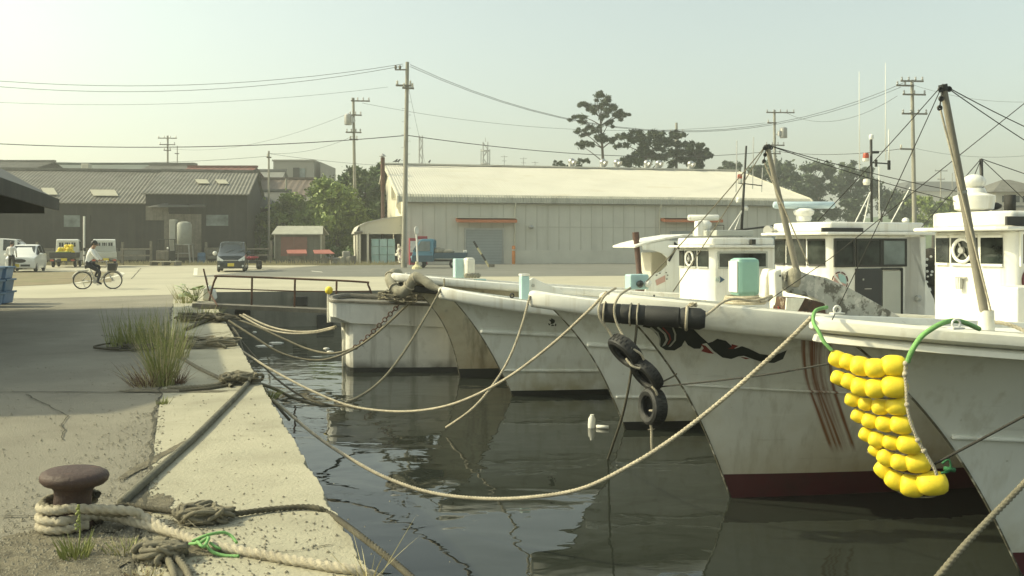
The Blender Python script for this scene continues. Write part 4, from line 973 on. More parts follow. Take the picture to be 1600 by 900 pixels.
car('parked_hatchback', 'white hatchback facing the camera beside the blue crates', 'car', (G(46, 424).x, 53.0, 0), R(18), hat_st, car_white, 1.1, 'vehicles parked in the yard', side=[(2, -.85, -.28), (3, -.18, .55), (4, .65, 1.3)], wind=2, front=hat_front)
hi_st = [(-2.3, .70, .3, .7, .74, .6), (-2.25, .83, .22, .95, 1.0, .7), (-1.95, .845, .2, 1.1, 1.14, .74), (-1.2, .845, .2, 1.15, 1.86, .70), (-.4, .845, .2, 1.15, 1.93, .70), (1.1, .845, .2, 1.15, 1.93, .70), (2.2, .84, .2, 1.15, 1.86, .68), (2.3, .82, .3, 1.0, 1.05, .7)]
def hi_front(t, st):
    for s in (-1, 1): 
        m = MB(); m.box((s * .62, -2.3, .78), (.3, .04, .18)); m.build('headlight', lamp_glass, t)
    m = MB(); m.box((.846, 0, .72), (.02, 3.6, .05)); m.build('side_trim', rim_m, t)
car('parked_minibus', 'long white van side-on behind the white hatchback', 'van', (-33.0, 57.5, 0), R(106), hi_st, car_white, 1.02, 'vehicles parked in the yard', side=[(2, -1.85, -1.25), (3, -1.15, -.45), (4, -.3, 1.0), (5, 1.2, 2.15)], wind=2, wy=(-1.4, 1.4), front=hi_front, wr=.33)
def kei_truck(name, label, loc, rz, paint, low, bedc, scale=1.08, load=None, seen='rear'):
    t = thing(name, label, 'truck', loc, rz, 'vehicles parked in the yard' if seen == 'rear' else None); t.scale = (scale,) * 3
    # cab: front at -y
    prof = [(-1.66, .42), (-1.68, .62), (-1.58, .98), (-1.16, 1.70), (-1.0, 1.76), (-.42, 1.77), (-.34, 1.70), (-.34, .42)]
    rings = []
    for x, ins in ((-.70, 0), (-.715, 1), (.715, 1), (.70, 0)): rings.append((x, ins))
    m = MB(); k = len(prof)
    def xw(z): return .715 - max(0, z - .98) * .10
    pts = []
    for s in (-1, 1): pts.append([V(s * xw(z), y, z) for (y, z) in prof])
    m.add(pts[0] + pts[1], [tuple(range(k))[::-1], tuple(range(k, 2 * k))] + [(i, (i + 1) % k, k + (i + 1) % k, k + i) for i in range(k)])
    cab = m.build('cab', paint, t, bevel=.035, seg=2)
    m = MB(); m.prism([V(-.66, -1.565, 1.02), V(.66, -1.565, 1.02), V(.58, -1.19, 1.66), V(-.58, -1.19, 1.66)], V(0, -.03, .015)); m.build('windscreen', glass, cab)
    for s in (-1, 1):
        m = MB(); m.prism([V(s * .722, -1.42, 1.03), V(s * .722, -.55, 1.03), V(s * .66, -.55, 1.62), V(s * .66, -1.12, 1.62)], V(s * .012, 0, 0)); m.build('side_window', glass_pale if seen == 'side' else glass, cab)
        m = MB(); m.box((s * .735, -.5, .93), (.02, .12, .03)); m.build('door_handle', steel_dark, cab)
        m = MB(); m.box((s * .86, -1.42, 1.1), (.14, .06, .22)); m.beam((s * .7, -1.42, 1.1), (s * .86, -1.42, 1.15), .03, .03); m.build('wing_mirror', steel_dark, cab)
        m = MB(); m.box((s * .52, -1.68, .66), (.24, .04, .16)); m.build('headlight', lamp_glass, cab)
    for xx in (-.36, 0, .36):
        m = MB(); m.box((xx, -.335, 1.42), (.28 if xx == 0 else .26, .02, .26)); m.build('rear_window', glass, cab)
    m = MB(); m.box((0, -.3, 1.22), (1.0, .04, .03)); m.box((0, -.3, 1.68), (1.0, .04, .03))
    for i in range(8): m.box((-.49 + .14 * i, -.3, 1.45), (.02, .04, .46))
    m.build('window_guard', paint, cab)
    m = MB(); m.box((0, .62, .62), (1.40, 1.92, .08)); m.build('bed_floor', low, t)
    for s in (-1, 1):
        m = MB(); m.box((s * .70, .64, .79), (.04, 1.94, .28)); m.build('bed_side', bedc, t)
    m = MB(); m.box((0, 1.61, .79), (1.40, .04, .28)); m.build('tailgate', bedc, t)
    m = MB(); m.box((0, .3, .46), (.6, 2.6, .12)); m.box((0, 1.55, .42), (1.3, .08, .1)); m.build('chassis', steel_dark, t)
    m = MB(); m.box((-.1, 1.62, .50), (.33, .02, .165)); m.build('number_plate', plate_yellow, t)
    for s in (-1, 1):
        m = MB(); m.box((s * .58, 1.62, .46), (.2, .03, .1)); m.build('tail_lamp', lamp_red, t)
    if low is not paint and seen == 'side':
        m = MB()
        for s in (-1, 1): m = MB(); m.box((s * .722, -1.0, .58), (.02, 1.25, .38)); m.build('door_panel', low, cab)
    wheels(t, (-.62, .62), (-1.15, .85), .265)
    return t
tA = kei_truck('kei_truck', 'white small truck seen from behind with yellow floats on its bed', ((104 - CX) / F * 63.5, 63.5, 0), R(180 + 18), car_white, steel_dark, steel_dark, 1.12)
tB = kei_truck('kei_truck', 'white small truck seen from behind with pale tailgate, next to pale post', ((163 - CX) / F * 63.5, 63.5, 0), R(180 + 24), car_white, car_grey, car_grey, 1.12)
m = MB(); m.prism([V(-.66, -.28, 1.0), V(.66, -.28, 1.0), V(.6, -.26, 1.34), V(-.6, -.26, 1.34)], (0, .03, 0)); m.build('cab_rear_panel', car_grey, tB)
tC = kei_truck('kei_truck', 'faded blue small truck parked side-on before the warehouse', (G(690, 418).x, 61.0, 0), R(90 + 180), blue_truck, blue_truck_low, blue_truck_low, 1.12, seen='side')
# loads: yellow floats on the white truck
k = 0
for row, nn, z in ((0, 6, .95), (1, 5, 1.14), (2, 3, 1.32)):
    for i in range(nn):
        p = V(-.46 + .16 * i + .08 * row - .1 * (row > 1), .75 + .3 * ((i * 7 + row) % 3) / 3 - .1 * row, z); w_ = tA.matrix_basis @ p
        o = MB(); o.sphere((0, 0, 0), .14, 12, (1, 1, .95)); ob = o.build('float_ball', yellow, smooth=True); ob.location = w_
        tag(ob, 'yellow float heaped on the bed of the white truck', 'float', 'yellow floats on the truck bed')
m = MB(); pts = tA.matrix_basis
o = MB(); o.box((0, 0, 0), (.9, .5, .06)); ob = o.build('net_bundle', leaf_mid, bevel=.02); ob.location = pts @ V(0, 1.3, .96); tag(ob, 'green netting lying on the truck tailgate under yellow floats', 'net')
for k, (yy, zz, s, lb) in enumerate(((-.05, 1.02, (.5, .5, .25), 'grey folded tarpaulin heap on the blue truck bed, nearest the cab'), (.45, .98, (.45, .5, .18), 'low grey tarpaulin heap in the middle of the blue truck bed'))):
    o = MB(); o.sphere((0, 0, 0), 1, 14, s); ob = o.build('tarpaulin_heap', cloth_m, smooth=True); ob.location = tC.matrix_basis @ V(.2, yy, zz); ob.rotation_euler[2] = R(90); tag(ob, lb, 'tarpaulin')
o = MB(); o.box((0, 0, 0), (.25, .25, .16)); ob = o.build('white_bucket', foam_white, bevel=.03); ob.location = tC.matrix_basis @ V(-.4, 1.5, 1.0); tag(ob, 'small white tub on the tail of the blue truck', 'tub')

# ================================================================== PEOPLE
def person_mesh(name, joints, edges, root, part, mats, parent=None):
    """joints name -> (pos, radius); part: function(point, bone) -> material index"""
    names = list(joints); me = bpy.data.meshes.new(name); me.from_pydata([joints[n][0] for n in names], [(names.index(a), names.index(b)) for a, b in edges], [])
    o = bpy.data.objects.new(name, me); COL.objects.link(o)
    o.modifiers.new('s', 'SKIN'); sv = me.skin_vertices[0].data
    for i, n in enumerate(names):
        r = joints[n][1]; sv[i].radius = r if isinstance(r, tuple) else (r, r); sv[i].use_root = (n == root)
    o.modifiers['s'].use_smooth_shade = True
    ss = o.modifiers.new('u', 'SUBSURF'); ss.levels = 1; ss.render_levels = 1
    dg = bpy.context.evaluated_depsgraph_get(); dg.update(); me2 = bpy.data.meshes.new_from_object(o.evaluated_get(dg)); 
    o.modifiers.clear(); o.data = me2; me2.materials.clear()
    for m_ in mats: me2.materials.append(m_)
    segs = [(V(*joints[a][0]), V(*joints[b][0]), a, b) for a, b in edges]
    for p in me2.polygons:
        c = p.center; best = None
        for a, b, na, nb in segs:
            ab = b - a; f = max(0, min(1, (c - a).dot(ab) / max(1e-9, ab.length_squared))); dd = (c - a - ab * f).length
            if best is None or dd < best[0]: best = (dd, na, nb, f)
        p.material_index = part(c, best[1], best[2], best[3]); p.use_smooth = True
    if parent: o.parent = parent
    return o
EDG = [('pelvis', 'waist'), ('waist', 'chest'), ('chest', 'neck'), ('neck', 'chin'), ('chin', 'head'), ('head', 'crown')] + [e for s in 'lr' for e in
      (('chest', 'sh' + s), ('sh' + s, 'el' + s), ('el' + s, 'wr' + s), ('wr' + s, 'ha' + s), ('pelvis', 'hip' + s), ('hip' + s, 'kn' + s), ('kn' + s, 'an' + s), ('an' + s, 'to' + s))]
def pick(c, a, b, f):
    if b in ('tol', 'tor') or (b[:2] == 'an' and f > .93): return 3
    if b[:3] == 'hip' or b[:2] in ('kn', 'an'): return 2
    if (a, b) == ('pelvis', 'waist') and f < .45: return 2
    if b[:2] == 'ha' or (b[:2] == 'wr' and f > .9): return 1
    if b in ('chin', 'head', 'crown') or (b == 'neck' and f > .8): return 1
    return 0
PM = [shirt_m, skin_m, trouser_m, shoe_m]
def head_parts(o, hp, face, up, hat=False):
    face = V(*face).normalized(); side = V(*up).cross(face).normalized(); up = V(*up)
    m = MB(); m.sphere(hp - face * .015 + up * .03, .108, 14, (1, 1, 1)); 
    m.build('hair', hair_m, o, smooth=True)
    m = MB()
    for s in (-1, 1): m.sphere(hp + face * .095 + side * .035 * s + up * .0, .012, 8)
    m.build('eyes', hair_m, o)
    m = MB(); m.tube([hp + face * .09 + up * .0, hp + face * .125 - up * .035], [.012, .02], 6); 
    for s in (-1, 1): m.sphere(hp + side * .1 * s - up * .01 - face * .01, .028, 8, (.6, .8, 1))
    m.build('nose_and_ears', skin_m, o, smooth=True)
# standing man, back to the camera
px_, d_ = 18, 51.0; base = V((px_ - CX) / F * d_, d_, 0)
J = {'pelvis': ((0, 0, .94), (.15, .11)), 'waist': ((0, .01, 1.08), (.145, .105)), 'chest': ((0, .0, 1.32), (.17, .115)), 'neck': ((0, .02, 1.50), .06), 'chin': ((0, .04, 1.57), .07), 'head': ((0, .04, 1.66), .095), 'crown': ((0, .03, 1.74), .06)}
for s, k in (('l', -1), ('r', 1)):
    J.update({'sh' + s: ((k * .2, 0, 1.43), .07), 'el' + s: ((k * .27, -.02, 1.16), .052), 'wr' + s: ((k * .22, .12, .95), .038), 'ha' + s: ((k * .18, .2, .88), .035),
              'hip' + s: ((k * .1, 0, .88), .095), 'kn' + s: ((k * .12, .02, .5), .068), 'an' + s: ((k * .13, 0, .09), .048), 'to' + s: ((k * .15, .17, .04), .04)})
o = person_mesh('person', J, EDG, 'pelvis', pick, PM); o.location = base; tag(o, 'standing man in white shirt and dark trousers, back turned, before the white van', 'person'); head_parts(o, V(0, .04, 1.66), (0, 1, 0), (0, 0, 1))
# cyclist
yb = 32.0; xr = (129 - CX) / F * yb; xf = (173 - CX) / F * yb; wr_ = .315
bk = thing('bicycle', 'city bicycle with black front basket crossing the pale apron', 'bicycle', (xr, yb, 0), R(14)); wbx = xf - xr
def bwheel(x):
    m = MB(); m.torus((x, 0, wr_), wr_ - .012, .019, (0, 1, 0), 40, 8); w1 = m.build('wheel', tyre_m, bk, smooth=True)
    m = MB(); m.torus((x, 0, wr_), wr_ - .034, .011, (0, 1, 0), 40, 6); m.build('rim', rim_m, w1, smooth=True)
    m = MB()
    for i in range(18):
        a = 2 * PI * i / 18; m.tube([(x + .02 * math.cos(a + .5), (.02 if i % 2 else -.02), wr_ + .02 * math.sin(a + .5)), (x + (wr_ - .03) * math.cos(a), 0, wr_ + (wr_ - .03) * math.sin(a))], .0025, 4)
    m.tube([(x, -.05, wr_), (x, .05, wr_)], .022, 8); m.build('spokes', rim_m, w1)
    m = MB(); arc_ = [(x + (wr_ + .03) * math.cos(R(a)), 0, wr_ + (wr_ + .03) * math.sin(R(a))) for a in range(20 if x else 30, 171, 10)]; m.tube(arc_, .018, 6); m.build('mudguard', steel, bk, smooth=True)
bwheel(0.0); bwheel(wbx)
bbx, bbz = .43, .28; m = MB()
fr = .017
hd = V(wbx - .2, 0, .78); hd2 = V(wbx - .15, 0, .60); st_ = V(.28, 0, .66)
m.tube([st_, (bbx, 0, bbz)], fr, 8); m.tube(catmull([hd2, V(.62, 0, .36), V(bbx, 0, bbz)], 5), fr, 8); m.tube(catmull([hd2 + V(-.01, 0, .03), V(.66, 0, .45), V(.38, 0, .40)], 5), fr * .9, 8); m.tube([hd, hd2], .02, 8)
for s in (-1, 1): m.tube([(bbx, s * .03, bbz), (0, s * .06, wr_)], .01, 6); m.tube([st_ + V(0, 0, -.05), (0, s * .06, wr_)], .009, 6); m.tube([hd2, V(wbx - .07, s * .05, .42), (wbx, s * .05, wr_)], .012, 6)
m.build('frame', steel, bk, smooth=True)
m = MB(); m.tube([st_, st_ + V(-.05, 0, .14)], .013, 8); m.build('seat_post', rim_m, bk)
m = MB(); m.tube([(.08, 0, .82), (.2, 0, .83), (.36, 0, .82)], [.09, .075, .03], 10); m.build('saddle', black, bk, smooth=True)
m = MB(); m.tube([hd, hd + V(-.03, 0, .2)], .013, 8)
for s in (-1, 1): m.tube(catmull([hd + V(-.03, 0, .2), hd + V(.0, s * .14, .24), hd + V(-.12, s * .27, .22), hd + V(-.24, s * .28, .2)], 5), .011, 7)
m.build('handlebar', rim_m, bk, smooth=True)
m = MB(); m.prism([V(wbx - .14, -.15, .66), V(wbx + .1, -.15, .66), V(wbx + .16, -.18, .92), V(wbx - .16, -.18, .92)], (0, .33, 0)); m.build('basket', steel_dark, bk, bevel=.02)
m = MB(); m.tube([(bbx, -.09, bbz), (bbx + .11, -.1, bbz - .12)], .011, 6); m.tube([(bbx, .09, bbz), (bbx - .11, .1, bbz + .12)], .011, 6); m.lathe([(.085, -.008), (.085, .008)], (bbx, -.06, bbz), (0, 1, 0), 18); m.box((bbx + .11, -.15, bbz - .12), (.09, .08, .025)); m.box((bbx - .11, .15, bbz + .12), (.09, .08, .025)); m.build('crank_and_pedals', rim_m, bk)
m = MB(); m.tube([(-.18, 0, .66), (.2, 0, .68)], .012, 6); m.tube([(-.15, -.06, .66), (.15, -.06, .66)], .008, 5); m.tube([(-.15, .06, .66), (.15, .06, .66)], .008, 5); m.build('rear_rack', steel, bk)
m = MB(); m.tube([(.02, -.09, .28), (.12, -.1, .05)], .009, 5); m.build('stand', rim_m, bk)
J = {'pelvis': ((.17, 0, .93), (.13, .12)), 'waist': ((.19, 0, 1.08), (.125, .12)), 'chest': ((.28, 0, 1.31), (.14, .14)), 'neck': ((.34, 0, 1.47), .058), 'chin': ((.385, 0, 1.53), .068), 'head': ((.40, 0, 1.62), .092), 'crown': ((.39, 0, 1.70), .06),
     'shl': ((.32, .18, 1.41), .068), 'shr': ((.32, -.18, 1.41), .068), 'ell': ((.47, .25, 1.17), .052), 'elr': ((.47, -.25, 1.17), .052), 'wrl': ((.60, .27, 1.03), .036), 'wrr': ((.60, -.27, 1.03), .036), 'hal': ((.655, .275, 1.00), .034), 'har': ((.655, -.275, 1.00), .034),
     'hipl': ((.19, .1, .88), .092), 'hipr': ((.19, -.1, .88), .092), 'knl': ((.56, .11, .80), .066), 'knr': ((.60, -.11, .62), .066), 'anl': ((.38, .14, .47), .046), 'anr': ((.52, -.14, .26), .046), 'tol': ((.50, .15, .41), .036), 'tor': ((.67, -.15, .18), .036)}
o = person_mesh('person', J, EDG, 'pelvis', pick, PM); o.location = (xr, yb, 0); o.rotation_euler[2] = R(14); tag(o, 'cyclist in white long-sleeved shirt and dark trousers riding to the right', 'person'); head_parts(o, V(.40, 0, 1.62), (1, 0, -.1), (0, 0, 1))

# ================================================================== YARD CLUTTER
def simple(name, label, cat, parts, loc=(0, 0, 0), rz=0, group=None):
    t = thing(name, label, cat, loc, rz, group)
    for (pn, mb_, mat, kw) in parts: mb_.build(pn, mat, t, **kw)
    return t
# rail fence before the black warehouses
for (p0, p1, lb) in ((58, 236, 'weathered rail fence in front of the long black warehouse'), (322, 424, 'weathered rail fence behind the dark van and buggy')):
    d = 69.3 if p0 < 100 else 72.6; t = thing('rail_fence', lb, 'fence'); a = (p0 - CX) / F * d; b = (p1 - CX) / F * d; n = max(2, int((b - a) / 2.2)); 
    for i in range(n + 1):
        x = a + (b - a) * i / n; m = MB(); m.box((x, d, .9), (.16, .16, 1.8 + .12 * (i % 3))); m.build('post', wood_grey, t)
    for z in (.75, 1.25):
        m = MB(); m.box(((a + b) / 2, d - .12, z), (b - a, .06, .12)); m.build('rail', wood_grey, t)
t = thing('pale_post', 'tall thin pale post behind the second white truck', 'post', (G(156, 413).x * 1.02, 71, 0)); m = MB(); m.tube([(0, 0, 0), (0, 0, P(156, 338, 71).z)], .08, 10); m.build('post', foam_white, t)
d = 72; p = V((286 - CX) / F * d, d, 0); t = thing('water_tank', 'pale green upright tank on a steel stand', 'tank', p)
m = MB(); m.lathe([(.5, 1.6), (.58, 1.7), (.58, 3.2), (.5, 3.35), (.2, 3.45)], (.1, 0, 0), (0, 0, 1), 20); m.build('tank', M('tank_grey', (.27, .28, .24), .6), t, smooth=True, auto=40)
for (x, y) in ((-.5, -.4), (.6, -.4), (-.5, .4), (.6, .4)):
    m = MB(); m.beam((x * 1.2, y, 0), (x, y, 1.65), .09, .09, V(0, 1, 0)); m.build('leg', steel, t)
m = MB(); m.box((.05, 0, 1.6), (1.3, 1.0, .08)); m.box((.05, -.42, .9), (1.3, .05, .06)); m.build('platform', steel, t)
m = MB(); m.box((-.75, 0, 2.3), (.5, .6, 2.6)); m.build('cabinet', M('tank_side_grey', (.33, .33, .28), .6), t, bevel=.05)
d = 70.5; p = V((258 - CX) / F * d, d, 0); t = thing('forklift', 'old dark forklift seen from behind with overhead guard', 'forklift', p)
m = MB(); m.prism([V(-.5, -.5, .3), V(.5, -.5, .3), V(.45, -.5, 1.1), V(-.45, -.5, 1.1)], (0, 1.5, 0)); m.build('body', steel_dark, t, bevel=.05)
m = MB(); m.box((0, -.55, .75), (.95, .25, .75)); m.build('counterweight', wood_grey, t, bevel=.06)
for x in (-.45, .45):
    for y in (-.3, .9): m = MB(); m.beam((x, y, 1.0), (x * .9, y, 2.0), .06, .06, V(0, 1, 0)); m.build('guard_post', steel_dark, t)
m = MB(); m.box((0, .3, 2.0), (.95, 1.3, .06)); m.build('overhead_guard', steel_dark, t)
m = MB(); m.sphere((.42, -.55, 1.3), .09, 8); m.build('lamp', lamp_glass, t, smooth=True)
wheels(t, (-.45, .45), (-.3, .9), .27)
d = 67.5; t = thing('timber_pallet', 'low pale timber platform on the verge below the forklift', 'pallet', ((259 - CX) / F * d, d, .014)); m = MB()
for i in range(5): m.box((0, -.5 + .25 * i, .3), (2.0, .2, .05))
m.build('deck', conc_cap, t); m = MB(); 
for x in (-.9, 0, .9): m.box((x, 0, .14), (.14, 1.2, .27))
m.build('bearer', wood_grey, t)
d = 72.5; t = thing('blue_barrel', 'blue plastic drum by the black annex wall', 'barrel', ((315 - CX) / F * d, d, 0)); m = MB(); m.lathe([(.28, 0), (.32, .06), (.32, .3), (.345, .34), (.32, .38), (.32, .62), (.345, .66), (.32, .7), (.3, .93), (.1, .95)], (0, 0, 0), (0, 0, 1), 20); m.build('drum', blue_plastic, t, smooth=True, auto=40)
# small shed
d = 73; a = P(427, 405, d); c = P(503, 370, d); t = thing('garden_shed', 'small grey-green shed with faded red doors and pitched roof', 'shed', (0, 0, 0))
zt = P(0, 366, d).z; m = MB(); m.box(((a.x + c.x) / 2, d + 1, zt / 2), (c.x - a.x - .3, 2, zt)); m.build('wall', M('shed_board', (.13, .13, .10), .8, var=.2, streak=[((.08, .08, .06), (5, 5, .2), .5, .7, .7)]), t)
m = MB(); m.prism([V(a.x - .05, d - .35, zt - .05), V(c.x + .15, d - .35, zt - .05), V(c.x - .1, d + .9, zt + .62), V(a.x + .1, d + .9, zt + .62)], (0, 0, .08)); m.prism([V(a.x - .05, d + 2.2, zt - .05), V(c.x + .1, d + 2.2, zt - .05), V(c.x - .1, d + .9, zt + .62), V(a.x + .1, d + .9, zt + .62)], (0, 0, .08)); m.build('roof', M('shed_roof', (.36, .36, .29), .7), t)
for (u0, u1) in ((439, 459.5), (460, 480)): panel('door', M('faded_red_door', (.19, .095, .075), .7, var=.1), t, u0, 370, u1, 400, d - .02)
for u in (428.5, 501): panel('corner_post', M('shed_roof', ()), t, u, 366, u + 1.6, 404, d - .04)
# red sheeted carts
for (u0, u1, lb) in ((446, 479, 'low cart with flat faded red sheet top, left one of the pair'), (488, 522, 'low cart with tilted faded red sheet top, right one of the pair')):
    d = 70.5 if u0 < 460 else 69.5; a = P(u0, 390, d); c = P(u1, 397, d); L0 = c.x - a.x; t = thing('handcart', lb, 'cart', (a.x, d, 0), 0, 'red sheeted handcarts')
    k = .25 if u0 < 460 else .55
    m = MB(); m.prism([V(-.15, .9, 1.12), V(L0 - k, .9, 1.12 + .03), V(L0 + .1, -.3, .86), V(.25, -.3, .86)], (0, 0, .05)); m.build('red_top', cart_red, t)
    for (x, y) in ((.3, -.25), (L0 - .1, -.25), (0, .85), (L0 - .4, .85)): m = MB(); m.beam((x, y, .2), (x, y, .9), .06, .06, V(0, 1, 0)); m.build('leg', wood_grey, t)
    m = MB(); m.beam((.1, .3, .45), (L0 + .2, .3, .4), .08, .08); m.box((L0 * .55, .2, .35), (.5, .4, .4)); m.build('frame', wood_grey, t); wheels(t, (.2, L0 - .2), (.3,), .22, .08)
# rubble heap (blocks counted one by one)
spots = [(530, 409, .62, 'left grey block of the rubble by the lean-to'), (538, 410, .7, 'middle pale block of the rubble by the lean-to'), (546, 410, .75, 'right grey block of the rubble by the lean-to'), (541, 403, .6, 'topmost block lying on the rubble by the lean-to'), (521, 411, .4, 'small block lying apart left of the rubble')]
for i, (px, py, s, lb) in enumerate(spots):
    d = 70.5; p = V((px - CX) / F * d, d, max(.0, P(px, py, d).z)); m = MB(); m.box((0, 0, s * .45), (s * 1.2, s, s * .9)); ob = m.build('rubble_block', [conc_block, conc_cap, wall_conc][i % 3], bevel=.1); ob.location = (p.x, d, p.z if i == 3 else .014); ob.rotation_euler[2] = i * .6; tag(ob, lb, 'block', 'rubble by the lean-to')
# buggy half hidden by the van
d = 57.5; t = thing('quad_buggy', 'small red farm buggy with fat tyres behind the dark van', 'buggy', ((394 - CX) / F * d, d, 0), R(20))
m = MB(); m.box((0, 0, .5), (.5, 1.2, .2)); m.build('chassis', steel_dark, t, bevel=.04); m = MB(); m.box((-.1, .1, .72), (.55, .7, .22)); m.box((.1, -.5, .78), (.5, .35, .12)); m.build('body', vending_red, t, bevel=.06)
m = MB(); m.tube([(-.3, -.3, .95), (.3, -.3, .95)], .02, 6); m.tube([(0, -.25, .6), (0, -.3, .95)], .02, 6); m.build('handlebar', steel_dark, t); m = MB(); m.box((0, .3, .88), (.35, .4, .1)); m.build('seat', black, t, bevel=.03); wheels(t, (-.42, .42), (-.55, .5), .29, .26)
# vending machines
d = 70.4
for (u0, u1, dd, lb) in ((640, 651, 70.0, 'red vending machine, left one behind the blue truck'), (651.5, 668, 70.8, 'taller red vending machine, right one behind the blue truck')):
    a = P(u0, 412, dd); c = P(u1, 372 if u0 < 645 else 369, dd); t = thing('vending_machine', lb, 'vending machine', ((a.x + c.x) / 2, dd, 0), .2, 'red vending machines'); W_ = c.x - a.x
    m = MB(); m.box((0, .35, c.z / 2), (W_, .7, c.z)); m.build('cabinet', vending_red, t, bevel=.03)
    m = MB(); m.box((0, -.01, c.z * .68), (W_ * .86, .04, c.z * .42)); m.build('display_panel', vend_white, t); m = MB(); m.box((0, -.01, c.z * .30), (W_ * .8, .04, .16)); m.build('button_strip', vend_white, t); m = MB(); m.box((0, -.01, c.z * .13), (W_ * .7, .04, .2)); m.build('delivery_slot', steel_dark, t)
# round mirror sign in a weighted base
d = 58; t = thing('round_sign', 'leaning pole with round pale disc standing before the blue truck', 'sign', (G(652, 420.5).x, d, 0))
zt = P(650, 360, d).z; m = MB(); m.tube([(.06, 0, .05), (-.05, 0, zt + .2)], .06, 8); m.build('pole', foam_white, t); m = MB(); m.torus((-.02, -.08, zt), .24, .035, (.9, -.42, 0), 20, 6); m.lathe([(.235, -.015), (.235, .015)], (-.02, -.08, zt), (.9, -.42, 0), 20); m.build('disc', foam_white, t)
m = MB(); m.lathe([(.35, 0), (.32, .15), (.12, .3), (.1, .5)], (0, 0, 0), (0, 0, 1), 12); m.build('base', stripe_pale, t)
d = 69.5; t = thing('orange_bollard', 'orange guard post right of the shutter door', 'bollard', (W(0, 0, 0).x + (a1 + 1.0) * A.x, W(a1 + 1.0, -1, 0).y, 0)); m = MB(); m.lathe([(.14, 0), (.14, 1.45), (.1, 1.5)], (0, 0, 0), (0, 0, 1), 12); m.build('post', orange_post, t, smooth=True, auto=40); m = MB(); m.lathe([(.145, 1.1), (.145, 1.2)], (0, 0, 0), (0, 0, 1), 12); m.build('band', cream_wall, t)
# leaning striped barrier pole
d = 63; a = G(765, 417.5); d = a.y; b = P(740, 377, d); t = thing('barrier_pole', 'black and pale striped barrier pole leaning before the shutter door', 'barrier pole'); n = 4
for i in range(n):
    p0, p1 = a.lerp(b, i / n), a.lerp(b, (i + 1) / n); m = MB(); m.tube([p0, p1], .075, 8); m.build('stripe', stripe_dark if i % 2 else stripe_pale, t)
m = MB(); m.box((a.x + .15, a.y, .1), (.4, .4, .2)); m.build('foot', wood_grey, t)
